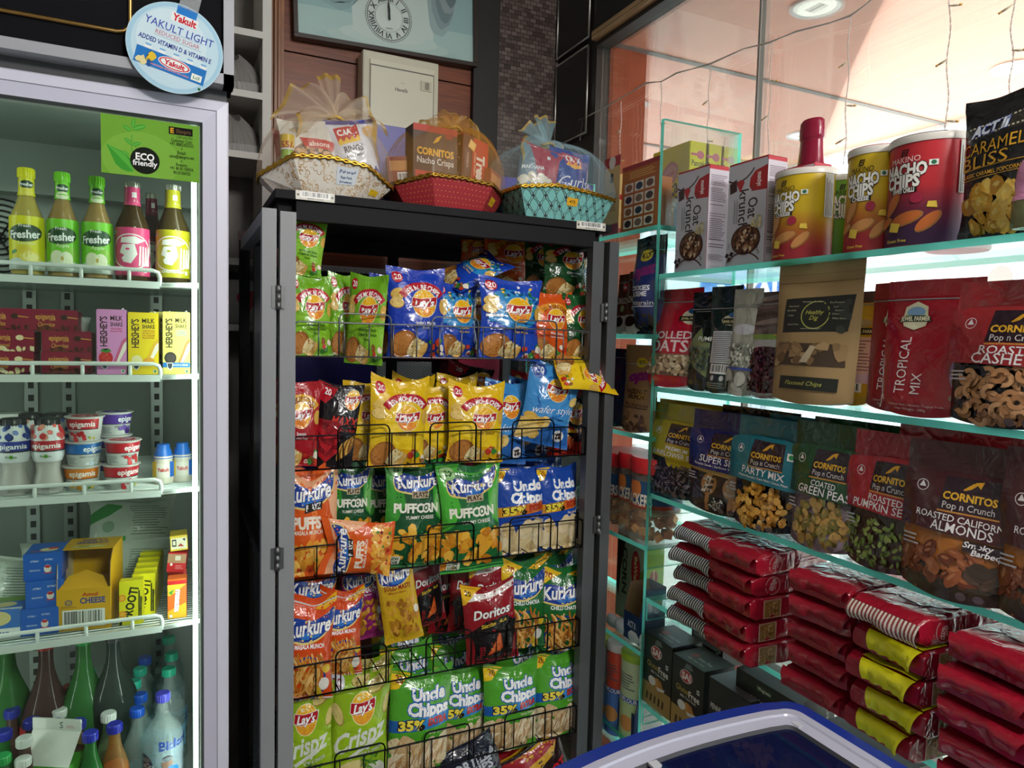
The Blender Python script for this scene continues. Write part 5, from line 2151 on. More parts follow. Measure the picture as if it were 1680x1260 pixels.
def loop_rim(w, d, lift):
 """rim of a tray: w wide, d deep, raised in the middle of the long sides by lift"""
 return [(-w / 2, -d * .18, -lift * .9), (-w * .27, -d / 2, lift * .8), (0, -d / 2, lift), (w * .27, -d / 2, lift * .5), (w / 2, -d * .18, -lift * .9), (w / 2, d * .18, -lift * .9),
   (w * .27, d / 2, lift * .8), (-w * .27, d / 2, lift * .8), (-w / 2, d * .18, -lift * .9)]


def damask(W, H, i):
 a = Art(H / W)
 R = random.Random(i)
 for k in range(int(W * 800)):
  x, y = R.uniform(-.48, .48), R.uniform(.05, .95)
  r = R.uniform(.006, .012) / W * .45
  t = R.uniform(0, 360)
  a.band(x, y, r, r * .28, t, t + R.uniform(150, 280), R.choice(['#c69a5e', '#cfa970', '#b98a52']), 7)
 if i == 2:
  a.poly([(-.30, .36), (.32, .40), (.30, .86), (-.32, .82)], '#dfe6ee')
  a.text('Bakewell', 0, .72, w=.48, h=.1, c='#22407a', b=.02, sh=.2, rot=2)
  a.text('Raja Park', 0, .57, w=.36, h=.07, c='#22407a', b=.03, rot=2)
  a.text('(Ingredients)', 0, .45, w=.4, h=.06, c='#22407a', b=.03, rot=2)
 if i == 3:
  a.poly([(-.05, .3), (.28, .34), (.26, .56), (-.07, .52)], '#e8c028')
  a.text('749', .1, .43, w=.2, h=.09, c='#3a3010')
 return a, H


def bandhani(W, H, i):
 a = Art(H / W)
 n = int(W * 90)
 for y in range(6):
  for x in range(n):
   a.ell(-.5 + (x + .5 + (y % 2) * .5) / n, .1 + y * .155, .0020 / W, .0013 / W, '#d99a55', .3, 6)
 if i == 3:
  a.poly([(-.3, .42), (.06, .42), (.06, .70), (-.3, .70)], '#e8c028')
  a.text('949', -.12, .56, w=.24, h=.1, c='#3a3010')
 return a, H


def ogee(W, H, i):
 a = Art(H / W)
 p = .037 / W
 for r in range(-1, 4):
  for c in range(-8, 9):
   x = (c + (.5 if r % 2 else 0)) * p
   y = (.1 + r * .30)
   hh = .30 * H / W
   vs = []
   for k in range(24):
    t = 2 * math.pi * k / 24
    q = 1 + .16 * math.cos(4 * t)
    vs.append((x + p * .5 * q * math.cos(t), y * a.A + hh * .95 * q * math.sin(t)))
   fs = []
   V2 = vs + [(x + (vx - x) * .92, y * a.A + (vy - y * a.A) * .92) for vx, vy in vs]
   for k in range(24):
    fs.append((k, (k + 1) % 24, (k + 1) % 24 + 24, k + 24))
   a.raw(V2, fs, '#3a2c30')
 if i == 2:
  a.poly([(-.14, .48), (.22, .48), (.22, .72), (-.14, .72)], '#e8b028')
  a.text('475', .04, .60, w=.2, h=.08, c='#3a3010')
 return a, H


ZT = RTOP + .012
# white hamper
H1 = empty('gift_hamper', (.322, 1.735, ZT), -4)
tag(H1, 'white damask gift hamper in cream organza with gold edged bow', 'gift hamper', 'gift hampers on top of the rack')
r1 = loop_rim(.305, .20, .022)
t_ = tray_kind(r1, .062, .70, '#e9e2d6', '#c9a040', damask)
t_.parent = H1
w_ = wrap(r1, .064, (.02, .0, .196), '#f3dcbc', .17, [(168, 40, .135, .07, .3), (105, 70, .13, .03, .05), (25, 45, .125, .07, .35), (-25, 12, .10, .055, .5), (205, 8, .10, .05, .5), (60, 40, .10, .06, .3)], '#d8b048', 3)
w_.parent = H1
# red hamper
H2 = empty('gift_hamper', (.630, 1.755, ZT), 6)
tag(H2, 'red dotted gift hamper in golden organza holding the brown nacho box', 'gift hamper', 'gift hampers on top of the rack')
r2 = loop_rim(.315, .21, .012)
t_ = tray_kind(r2, .068, .74, '#a8303a', '#b08a3c', bandhani)
t_.parent = H2
w_ = wrap(r2, .07, (.02, .0, .225), '#e8aa3c', .20, [(150, 30, .10, .05, .6), (80, 60, .085, .045, .3), (20, 45, .10, .05, .5), (215, 15, .07, .04, .4)], '#c9a24a', 5)
w_.parent = H2
# teal hamper
H3 = empty('gift_hamper', (.925, 1.735, ZT), 4)
tag(H3, 'teal trellis pattern gift hamper in blue organza with gold edged bow', 'gift hamper', 'gift hampers on top of the rack')
r3 = [(-.15, -.105, 0), (-.05, -.12, .012), (0.05, -.12, .006), (.15, -.10, .0), (.15, .10, 0), (-.15, .10, 0)]
t_ = tray_kind(r3, .072, .80, '#7fc4bf', '#c9a240', lambda W, H, i: ogee(W, H, 2 if i == 1 else 9))
t_.parent = H3
w_ = wrap(r3, .074, (-.01, .0, .215), '#b4e0ea', .17, [(140, 55, .09, .045, .2), (75, 70, .10, .035, .1), (25, 35, .11, .03, .9), (190, 20, .09, .04, .6)], '#c9ab54', 7)
w_.parent = H3


# goods inside the hampers
def d_crax(super_=True):
 a = Art(1.3)
 a.bg('#d9dbe4')
 a.rect(-.5, .93, .5, 1, '#4a4a8e')
 a.poly([(-.35, .86), (.12, .93), (.16, .70), (-.3, .62)], '#c8262e')
 a.text('CRAX', -.09, .80, w=.4, h=.13, c='#fff', b=.05, rot=8)
 a.poly([(-.3, .64), (-.24, .70), (-.18, .63), (-.12, .71), (-.06, .65), (0, .73), (.06, .67), (.12, .75), (.17, .69), (.16, .65), (-.28, .58)], '#f0c22c')
 a.text('RINGS', 0, .53, w=.42, h=.12, c='#20203a', b=.04, rot=8)
 a.text('MASALA MANIA', .03, .43, w=.4, h=.05, c='#20203a', b=.02, rot=8)
 a.ell(.36, .80, .13, .12, '#e0b45a')
 for x, y in ((.32, .83), (.40, .83), (.36, .76)):
  a.ell(x, y, .022, .03, '#d9dbe4')
 a.rect(-.5, 0, .5, .2, '#3b3a88')
 zz = [(-.5 + i * .0625, .2 + (.09 if i % 2 else 0)) for i in range(17)]
 a.poly(zz + [(.5, .1), (-.5, .1)], '#3b3a88')
 z2 = [(-.5 + i * .0625, .13 + (.08 if i % 2 else 0)) for i in range(17)]
 a.poly(z2 + [(.5, .05), (-.5, .05)], '#e9cf3c')
 a.rect(-.5, 0, .5, .1, '#3b3a88')
 a.text('SUPER', .05, .055, w=.6, h=.12, c='#e9cf3c', b=.04)
 return a


def d_curls():
 a = Art(1.3)
 a.bg('#1d2f8e')
 a.poly([(-.22, .95), (.24, .93), (.22, .70), (-.2, .72)], '#c8362e')
 a.text('CRAX', 0, .84, w=.38, h=.13, c='#f0f0f0', b=.05)
 a.poly([(-.2, .72), (-.12, .79), (-.05, .72), (.03, .79), (.1, .72), (.17, .78), (.22, .7), (0, .66)], '#f0b02c')
 a.text('Curls', 0, .45, w=.8, h=.24, c='#e6e8f0', b=.0, sh=.3, tilt=.1)
 a.text('Chatpata Masala', .1, .27, w=.5, h=.05, c='#c9cce0')
 return a


def d_peanut():
 a = Art(1.25)
 a.bg('#d6d2c8')
 a.ell(-.15, .85, .18, .07, '#b9ad90')
 a.ell(.0, .32, .46, .42, '#8a5a34', n=26)
 a.ell(.0, .34, .40, .36, '#3a2a20', n=26)
 a.heap(-.33, .2, .33, .6, 40, .065, ['#c9985c', '#b98448', '#d9ac74', '#8e3a22'], 3, (.5, .7))
 a.poly([(-.18, .72), (.45, .66), (.40, .52), (-.12, .57)], '#c0302c')
 a.text('Jabsons', .13, .615, w=.42, h=.09, c='#f2e2d4', b=.02, rot=-4)
 a.poly([(-.42, .0), (.5, .0), (.5, .34), (-.36, .38)], '#9a6a40')
 a.text('Roasted', .0, .29, w=.5, h=.085, c='#efe4d0', b=.01, sh=.2, rot=3)
 a.text('Peanuts', .0, .13, w=.78, h=.17, c='#efe4d0', b=.04, rot=3)
 return a


REG['crax'] = (lambda: bag(.12, .155, .04, d_crax(), '#d9dbe4', 61, seal='#4a4a8e'), .12, .155)
REG['curls'] = (lambda: bag(.12, .15, .045, d_curls(), '#1d2f8e', 63), .12, .15)
REG['peanuts'] = (lambda: bag(.125, .15, .045, d_peanut(), '#d6d2c8', 65), .125, .15)


def d_masala_nuts():
 a = Art(1.3)
 a.bg('#c2222e')
 a.text('MASALA', .1, .8, w=.5, h=.09, c='#e9d0d0', b=.02)
 a.heap(-.45, .05, .1, .55, 14, .14, ['#d9b48a', '#e4c49c', '#c99d70'], 5)
 return a


def d_makhana():
 a = Art(1.3)
 a.bg('#a51f36')
 a.poly([(-.5, 1), (-.5, 0), (-.2, 0), (-.1, .5), (-.3, 1)], '#7a8a96')
 a.text('MAKHANA', -.2, .62, w=.5, h=.08, c='#eef0f2', b=.03, rot=6)
 a.rect(.1, .84, .18, .90, '#eef0f2'); a.ell(.14, .87, .022, .022, '#2a7a3a')
 a.heap(-.45, .05, .25, .48, 20, .1, ['#d8cbb0', '#e6dcc6', '#c4b494'], 6, (.85, 1))
 return a


REG['masala_nuts'] = (lambda: bag(.10, .15, .04, d_masala_nuts(), '#c2222e', 67), .10, .15)
REG['makhana'] = (lambda: bag(.115, .155, .04, d_makhana(), '#a51f36', 69), .115, .155)


def d_nachobox():
 a = Art(1.35)
 a.bg('#4a3324')
 a.rect(-.5, .9, .5, 1, '#a83420')
 for i in range(4):
  a.poly([(-.06 + i * .03, .74 + i * .012), (.03 + i * .03, .84 + i * .012), (.05 + i * .03, .835 + i * .012), (-.03 + i * .03, .735 + i * .012)], '#e0a92c')
 a.rect(.22, .84, .40, .92, '#8e2c1c')
 a.text('CORNITOS', 0, .60, w=.84, h=.14, c='#e6b030', b=.04)
 a.text('Nacho Crisps', 0, .465, w=.84, h=.13, c='#d6d2cc', b=.02)
 a.rect(-.46, .0, .46, .30, '#b8301e')
 a.text('TOMATO', 0, .15, w=.84, h=.14, c='#4a241a', b=.04)
 return a


def d_treat():
 a = Art(1.6)
 a.bg('#c23a22')
 a.poly([(-.5, 0), (-.18, 0), (-.1, 1), (-.5, 1)], '#5a3424')
 a.text('Treat', .2, .50, w=.85, h=.3, c='#f0e6d8', b=.05, rot=-90)
 a.text('Creme Wafers', -.02, .58, w=.6, h=.08, c='#e6c8a8', rot=-90)
 a.text('VANILLA', -.3, .6, w=.4, h=.07, c='#b98a68', rot=-90)
 for x, y, q in ((-.15, .86, .16), (-.2, .16, .2), (.15, .08, .17)):
  a.poly([(x - q, y - .04), (x + q * .5, y - .09), (x + q, y + .05), (x - q * .4, y + .10)], '#e2b766')
  a.poly([(x - q * .8, y - .02), (x + q * .4, y - .06), (x + q * .8, y + .04), (x - q * .4, y + .075)], '#efcb80')
 return a


REG['nacho_box'] = (lambda: carton(.12, .05, .16, '#4a3324', F=d_nachobox()), .12, .16)
aR = Art(.16 / .04); aR.bg('#4a2c20'); aR.text('Treat Creme Wafers', 0, .5, w=3, h=.5, c='#b98a68', rot=-90)
REG['wafer_box'] = (lambda: carton(.10, .04, .16, '#c23a22', F=d_treat(), L=aR), .10, .16)
at = Art(1.7); at.bg('#8fb53a'); at.rect(-.5, .6, .5, 1, '#d6b52c'); at.text('55/-', 0, .72, w=.7, h=.3, c='#a02020', b=.03); at.text('60g', 0, .3, w=.4, h=.18, c='#f0f0e0')
REG['dip_tub'] = (lambda: can(.022, .075, '#6fae3a', at, '#d9dcd8', 'dip_tub', lidh=.006), .044, .075)
a = Art(1.4); a.bg('#8a3a1c'); a.bars(-.1, .1, .4, .55, 10); a.rect(-.4, .6, .4, .9, '#c98a4a')
REG['snack_brick'] = (lambda: carton(.06, .04, .085, '#9a4a24', F=a), .06, .085)


def inside(key, hamper, x, y, z, yaw, pitch, roll, label, s=1, cat='snack bag', grp='goods in the gift hampers'):
 o = spawn(key)
 M = Matrix.Translation(hamper.location) @ Matrix.Rotation(hamper.rotation_euler.z, 4, 'Z')
 o.matrix_basis = M @ Matrix.Translation((x, y, z)) @ Matrix.Rotation(math.radians(yaw), 4, 'Z') @ Matrix.Rotation(math.radians(-pitch), 4, 'X') @ Matrix.Rotation(math.radians(roll), 4, 'Y') @ Matrix.Scale(s, 4)
 tag(o, label, cat, grp)


inside('crax', H1, .07, -.035, .04, -4, 4, -8, 'silver white ring snack bag in the white hamper')
inside('peanuts', H1, -.026, -.042, .018, 4, 8, -8, 'beige roasted peanut bag in the white hamper', 1.05)
inside('masala_nuts', H1, -.068, .02, .03, 18, 6, -4, 'red nut bag at the left inside the white hamper', .9)
inside('dip_tub', H1, -.088, -.045, .05, 0, 4, -2, 'small green and yellow dip tub inside the white hamper', .72, cat='tub')
inside('nacho_box', H2, -.055, -.035, .045, 0, 2, 0, 'brown and red nacho box in the red hamper', cat='box')
inside('wafer_box', H2, .058, -.02, .045, 20, 3, 5, 'red and brown wafer biscuit box in the red hamper', 1.0, 'box')
inside('snack_brick', H2, .115, -.02, .045, 30, 4, 14, 'small brown carton with barcode at the right end of the red hamper', cat='box')
inside('snack_brick', H2, -.122, .0, .045, -20, 4, -6, 'small brown carton at the left end of the red hamper', cat='box')
inside('makhana', H3, -.07, -.03, .035, -8, 6, 12, 'grey and red fox nut bag in the teal hamper', 1.12)
inside('curls', H3, .045, -.035, .035, 2, 6, 4, 'blue curls snack bag in the teal hamper', 1.12)
inside('curls', H3, .108, .01, .035, 12, 6, 14, 'dark blue snack bag at the right end of the teal hamper', .72)


# ================================================================== goods in the refrigerator
SZ = [z + .014 for z in RZ]          # height of the shelf surfaces, top to bottom
ST = 'plastic'
GP = [(.026, 0), (.0285, .004), (.0285, .110), (.0275, .120), (.020, .140), (.0145, .158), (.0125, .168), (.0122, .205)]
CAPH = .012


def fresher(base, dark, drink, fruit, word):
 def f():
  a = Art(.105 / (math.pi * .0285))
  a.bg(base)
  a.ell(0, .68, .34, .19, dark, .08, 24)
  a.text('Fresh', 0, .82, h=.07, c='#fff', b=.01)
  a.text('Fresher', 0, .66, w=.6, h=.17, c='#fff', b=.03, tilt=.06)
  a.text(word, .03, .50, h=.08, c='#f0f6d0', b=.0, sh=.2)
  a.ell(0, .04, .5, .22, '#cfdbd2', 0, 22)
  if word == 'Lemon':
   a.ell(-.05, .33, .2, .13, '#e9d23c', .3); a.ell(.1, .24, .2, .14, '#f0e060', -.2); a.ell(.1, .24, .15, .10, '#f6ee9a', -.2); a.ell(-.2, .33, .07, .04, '#3c8a3a', .5)
  else:
   a.ell(.2, .33, .15, .17, '#8cc63c'); a.ell(-.08, .26, .14, .17, '#e9eecb'); a.ell(.1, .24, .13, .17, '#eef2d2'); a.ell(.02, .25, .03, .05, '#c9b050')
  n = Art(.034 / (math.pi * .0135))
  n.bg(base)
  n.ell(.05, .72, .32, .2, dark)
  n.text('Fresher', .05, .72, w=.6, h=.16, c='#fff', b=.03)
  n.ell(.05, .25, .3, .2, fruit)
  return bottle(GP, sheer('#dfe6d8', .10, .05), mat(base, 'plastic', .3), .02, .0142, 'drink_bottle',
     ((.012, .112, mat(base, 'card'), a, 'label'), (.158, .194, mat(base, 'card'), n, 'neck_label')), sheer(drink, .72, .1, drink), .80)
 return f


REG['lemon'] = (fresher('#e6e01e', '#1f3f24', '#d8bf3a', '#f0e060', 'Lemon'), .058, .215)
REG['apple'] = (fresher('#78cf2a', '#1c4a26', '#b58a2c', '#e9eecb', 'Apple'), .058, .215)


def brew(base, glass, dark=False):
 def f():
  a = Art(.1 / (math.pi * .0285))
  a.bg(base)
  a.rect(-.44, .86, -.34, .93, '#eef2ee'); a.ell(-.39, .895, .03, .03, '#2a8a4a')
  a.band(-.02, .5, .40, .03, 0, 360, '#f2dfe2', 26)
  a.poly([(-.2, .78), (.05, .82), (.25, .74), (.1, .66), (-.22, .68)], '#f4f0ee')
  a.poly([(-.18, .64), (.05, .66), (.1, .45), (-.02, .25), (-.16, .28), (-.2, .36), (-.14, .42), (-.24, .47)], '#f4f0ee')
  a.ell(-.08, .55, .04, .025, base)
  for i in range(4):
   a.poly([(.14 + i * .06, .62 - i * .01), (.17 + i * .06, .62), (.16 + i * .07, .22), (.12 + i * .06, .2)], '#f4f0ee')
  a.text('coolberg', 0, .13, w=.6, h=.08, c='#fff', b=.02)
  for s in (-.45, .45):
   a.sticks(s - .05, .2, s + .05, .8, 6, .2, .03, ['#f2dfe2'], 3, (60, 120))
  n = Art(.035 / (math.pi * .0135))
  n.bg(base)
  n.text('coolberg', .1, .3, w=.5, h=.12, c='#fff', b=.02)
  n.rect(-.0, .5, .2, .85, '#f2e6e8')
  return bottle(GP, sheer(glass, .35, .05, '#c9b898'), mat('#b9b6b0', 'metal'), .012, .0134, 'drink_bottle',
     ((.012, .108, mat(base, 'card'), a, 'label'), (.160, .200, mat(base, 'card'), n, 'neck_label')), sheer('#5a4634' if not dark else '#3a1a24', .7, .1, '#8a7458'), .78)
 return f


REG['brew_pink'] = (brew('#e0447e', '#6a5436'), .058, .215)
REG['brew_gold'] = (brew('#b9b01e', '#6a5c3a'), .058, .215)
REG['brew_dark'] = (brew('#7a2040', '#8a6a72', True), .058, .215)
DG = 'drinks on the top refrigerator shelf'
for key, box, Y, lb in (('lemon', (15, 275, 74, 470), 1.672, 'lemon drink bottle with yellow cap at the left of the top refrigerator shelf'),
      ('apple', (76, 282, 130, 472), 1.672, 'apple drink bottle with green cap next to the yellow capped bottle'),
      ('apple', (133, 289, 186, 474), 1.672, 'apple drink bottle with green cap next to the pink labelled bottle'),
      ('brew_pink', (189, 295, 246, 476), 1.672, 'dark bottle with bright pink label on the top refrigerator shelf'),
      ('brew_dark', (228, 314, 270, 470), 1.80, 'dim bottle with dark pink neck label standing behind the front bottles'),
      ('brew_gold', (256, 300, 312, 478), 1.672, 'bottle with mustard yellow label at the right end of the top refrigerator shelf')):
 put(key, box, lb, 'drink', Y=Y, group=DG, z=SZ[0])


# maroon dessert sleeves
def sleeve(word, kind):
 def f():
  a = Art(.42)
  a.bg('#8a1436')
  a.rect(-.5, 0, .5, .06, '#3a1420')
  a.text('epigamia', -.16, .68, w=.4, h=.10, c='#d9a24a', b=.02)
  a.text('desserts', -.02, .54, w=.12, h=.03, c='#d9a24a')
  a.text(word, -.14, .33, w=.34, h=.085, c='#e2b04e', b=.0, sh=.3)
  a.ell(.22, .66, .08, .05, '#3a2018' if kind else '#efe0b0')
  a.poly([(.28, .64), (.5, .60), (.5, .64), (.28, .69)], '#d9a24a')
  a.heap(-.3, .0, .5, .2, 14, .06, ['#4a2018', '#6a3020'] if kind else ['#e9d9a4', '#efe3bc'], 5, (.4, .7))
  t = Art(.9)
  t.bg('#a01f42')
  return carton(.088, .075, .034, '#8a1436', F=a, T=t, name='dessert_sleeve', bev=.001)
 return f


REG['sleeve_choc'] = (sleeve('Chocolate', 1), .088, .034)
REG['sleeve_car'] = (sleeve('Caramel', 0), .088, .034)
EG = 'maroon dessert sleeves'
zt = SZ[1]
rows = [((67, 150), (-34, 55), 'bottom'), ((68, 150), (-30, 56), 'middle'), ((46, 128), (-36, 47), 'top')]
for i, (r, l, nm) in enumerate(rows):
 for (x0, x1), key, side in ((r, 'sleeve_choc', 'right'), (l, 'sleeve_car', 'left')):
  if nm == 'top' and side == 'left':
   key = 'sleeve_choc'
  A_, B_ = onY(x0, 560, 1.655), onY(x1, 560, 1.655)
  o = spawn(key)
  o.location = ((A_.x + B_.x) / 2, 1.69 + .004 * i, zt + .0418 * i)
  o.scale = ((B_.x - A_.x) / .088, 1, 1.2)
  tag(o, 'maroon dessert sleeve, %s one of the %s stack beside the %s' % (nm, side, 'milk shake cartons' if side == 'right' else 'other maroon stack'), 'dessert', EG)


def shake(base, spl, word, wc, fruit):
 def f():
  a = Art(2.0)
  a.bg(base)
  a.text("HERSHEY'S", -.27, .70, w=.98, h=.24, c='#2a1a18', b=.02, rot=90, sp=.9)
  a.text('MILK', .17, .92, w=.42, h=.15, c='#2a1a18', b=.02)
  a.text('SHAKE', .17, .82, w=.42, h=.13, c='#2a1a18', b=.02)
  for i, t in enumerate(word):
   a.text(t, .17, .745 - i * .04, w=.40, h=.05, c=wc, b=.02)
  a.poly([(.5, .62), (.35, .55), (.05, .2), (.2, .16), (.5, .4)], spl)
  a.poly([(.5, .55), (.4, .5), (.15, .2), (.22, .18), (.5, .42)], '#f0e6dc')
  if fruit == 'berry':
   a.ell(-.2, .27, .24, .22, '#c8262e'); a.poly([(-.4, .38), (-.2, .35), (0, .38), (-.1, .42), (-.2, .39), (-.3, .42)], '#3c8a3a')
   a.heap(-.35, .2, -.05, .34, 10, .012, ['#f0c26a'], 3)
  elif fruit == 'scoop':
   a.ell(-.22, .24, .18, .18, '#f0e6b0'); a.ell(.18, .22, .2, .14, '#e6a63a')
  else:
   a.ell(-.22, .28, .22, .2, '#2a2626'); a.ell(-.22, .28, .17, .15, '#4a4442')
   a.rect(-.5, .12, .5, .20, '#2a78c9'); a.text('CHOCO & CREAM', .12, .16, w=.6, h=.06, c='#e9f0f8', b=.02)
  a.poly([(-.36, .20), (-.12, .20), (-.14, .11), (-.24, .07), (-.34, .11)], '#dfe3e8'); a.poly([(-.33, .185), (-.15, .185), (-.17, .12), (-.24, .09), (-.31, .12)], '#39424e')
  a.rect(.32, .03, .44, .08, '#f0f4ee'); a.ell(.38, .055, .04, .04, '#2a8a4a')
  b = Art(3); b.bg(base); b.lines(-.4, .2, .4, .8, 12, '#5a4a4a')
  o = carton(.050, .034, .104, base, F=a, R=b, L=b, name='milk_shake_carton', bev=.0012)
  q = MB()
  q.tube([(.018, -.006, .105), (.018, .006, .105)], .0022, mat('#e9e6ea', 'plastic'), 6)
  q.build('straw_hole_tab', o)
  return o
 return f


REG['shake_pink'] = (shake('#e093d0', '#d0608e', ('STRAWBERRY', 'FLAVOR'), '#c8306a', 'berry'), .05, .104)
REG['shake_yellow'] = (shake('#efd324', '#e8b83a', ('CROWN', 'BUTTERSCOTCH', 'ICE CREAM', 'FLAVOR'), '#b85a1c', 'scoop'), .05, .104)
REG['shake_cream'] = (shake('#e6d978', '#b98a4c', ("COOKIES 'N", 'CREME', 'FLAVOR'), '#2a9ac0', 'cookie'), .05, .104)
MG = 'milk shake cartons'
for key, box, Y, lb in (('shake_pink', (160, 508, 209, 615), 1.66, 'pink strawberry milk shake carton on the second refrigerator shelf'),
      ('shake_yellow', (211, 513, 261, 615), 1.66, 'bright yellow butterscotch milk shake carton beside the pink one'),
      ('shake_cream', (267, 512, 312, 615), 1.66, 'pale yellow cookie milk shake carton at the right by the light tube'),
      ('shake_cream', (246, 512, 284, 612), 1.705, 'shaded milk shake carton behind, between the two yellow cartons')):
 put(key, box, lb, 'milk shake', Y=Y, group=MG, z=SZ[1])
REG['cup_clear'] = (lambda: MB().lathe([(.012, 0), (.018, .034), (.0175, .034), (.0115, .001)], sheer('#dfe6e4', .3, .08), 24, capt=False).build('clear_cup'), .036, .034)
o = spawn('cup_clear'); o.location = (onY(136, 530, 1.72).x, 1.725, SZ[1] + .0845); tag(o, 'small clear plastic cup on the maroon sleeves', 'cup')
o.scale = (.9, .9, .9)


# yoghurt cups
def yog(col, pic, seed):
 def f():
  r0, r1, h = .0275, .0335, .0495
  mb = MB()
  mb.lathe([(r0 - .002, 0), (r0, .001), (r1, h)], mat('#e9ecea', 'plastic'), 34)
  a = Art(h / (math.pi * .030))
  a.rect(-.5, .52, .5, .94, col)
  a.rect(-.5, .50, .5, .53, '#26222a')
  a.text('epigamia', .17, .74, w=.5, h=.12, c='#fff', b=.02)
  a.text('GREEK YOGURT', .0, .40, w=.3, h=.04, c='#5a5a60', b=.01)
  a.lines(-.44, .1, -.2, .4, 5, '#9aa0a4')
  a.heap(-.05, .08, .25, .38, 7, .055, pic, seed, (.7, 1))
  a.heap(.3, .08, .42, .2, 3, .03, ['#e0b93a', '#6aa83c'], seed)
  rr = lambda z: r0 + (r1 - r0) * z / h + .0004
  W = math.pi * .030
  mb.art(a, lambda x, y: (rr(y) * math.sin(x / .03), -rr(y) * math.cos(x / .03), y), W, 'card', frange(-W / 2, W / 2, 18), [.02, .03, .04])
  o = mb.build('yoghurt_cup')
  q = MB()
  q.lathe([(r1 + .003, h - .001), (r1 + .0036, h), (r1 + .003, h + .0012)], mat('#d6d3d0', 'plastic'), 34)
  t = Art(1); t.ell(0, .5, .42, .42, col, n=26); t.ell(.05, .5, .25, .2, '#eef0ee'); t.heap(-.2, .3, .2, .7, 6, .1, pic, seed)
  q.art(t, lambda x, y: (x, y - .03, h + .0012), .06, 'card')
  q.build('foil_lid', o)
  return o
 return f


REG['yog_red'] = (yog('#c8202e', ['#d8343c', '#c0262e'], 3), .07, .051)
REG['yog_blue'] = (yog('#2472c4', ['#e9eef2', '#cfdbe6'], 4), .07, .051)
REG['yog_orange'] = (yog('#e8821e', ['#f0a63a', '#e8b85a'], 5), .07, .051)
REG['yog_purple'] = (yog('#5a38a0', ['#7a5ab8', '#4a2a80'], 6), .07, .051)
YG = 'yoghurt cups'
for key, px, Y, lv, rz, lb in (('yog_orange', 135, 1.685, 0, -25, 'orange yoghurt cup at the bottom of the left stack'),
       ('yog_blue', 137, 1.685, 1, 20, 'blue yoghurt cup in the middle of the left stack'),
       ('yog_red', 140, 1.687, 2, -35, 'red yoghurt cup on top of the left stack'),
       ('yog_red', 199, 1.68, 0, 5, 'red yoghurt cup at the bottom of the right stack'),
       ('yog_red', 201, 1.68, 1, 25, 'red yoghurt cup on top of the right front stack, turned to its berry side'),
       ('yog_purple', 186, 1.765, 0, 0, 'purple yoghurt cup at the foot of the stack behind'),
       ('yog_purple', 187, 1.765, 1, 10, 'purple yoghurt cup in the middle of the stack behind'),
       ('yog_purple', 189, 1.765, 2, 30, 'purple yoghurt cup on top of the stack behind, above the red cups')):
 o = spawn(key)
 o.location = (onY(px, 750, Y).x, Y, SZ[2] + .0508 * lv)
 o.rotation_euler = (0, 0, math.radians(rz))
 tag(o, lb, 'yoghurt', YG)


# drinking yoghurt bottles with a waist
def yobot(col, fr):
 def f():
  P = [(.024, 0), (.027, .004), (.0265, .02), (.021, .048), (.0225, .062), (.0275, .078), (.0285, .10), (.0275, .125), (.021, .138), (.0185, .145)]
  a = Art(.072 / (math.pi * .027))
  a.bg('#e6e9ec')
  a.rect(-.5, .30, .5, .56, col)
  a.rect(-.5, .27, .5, .31, '#22222a')
  a.text('epigamia', .0, .43, w=.62, h=.11, c='#fff', b=.02)
  a.heap(-.45, .64, .45, .96, 16, .075, fr, 4, (.7, 1))
  a.text('Protein', .0, .16, h=.05, c='#3a7a3a'); a.ell(.0, .16, .04, .04, '#6aa83c')
  o = bottle(P, sheer('#d9d6d2', .6, .1), mat('#26292c', 'plastic'), .018, .0215, 'yoghurt_drink', ((.066, .134, mat('#e6e9ec', 'card'), a, 'label'),), mat('#c9bfb8', 'plastic'), .93, 26)
  return o
 return f


REG['yob_blue'] = (yobot('#2a3c9a', ['#2f4a9a', '#4a66b4', '#22306a']), .056, .152)
REG['yob_red'] = (yobot('#b8222e', ['#c8343a', '#d85a50', '#e8a08a']), .056, .152)
for key, px, py, Y, lb in (('yob_blue', 22, 690, 1.672, 'blueberry yoghurt drink bottle with blue label at far left'),
      ('yob_red', 78, 690, 1.668, 'strawberry yoghurt drink bottle with red label in front'),
      ('yob_red', 51, 668, 1.765, 'black capped yoghurt drink bottle behind the two front ones, left'),
      ('yob_blue', 92, 678, 1.755, 'black capped yoghurt drink bottle behind the red labelled bottle, right')):
 o = spawn(key)
 o.location = (onY(px, py, Y).x, Y, SZ[2])
 tag(o, lb, 'yoghurt drink', 'black capped yoghurt drinks')
REG['tub_white'] = (lambda: carton(.06, .06, .11, '#d9dcda', name='carton'), .06, .11)
o = spawn('tub_white'); o.location = (-.325, 1.80, SZ[2]); o.scale = (1, 1, 1.36); tag(o, 'white carton at the far left edge behind the yoghurt drinks', 'carton')


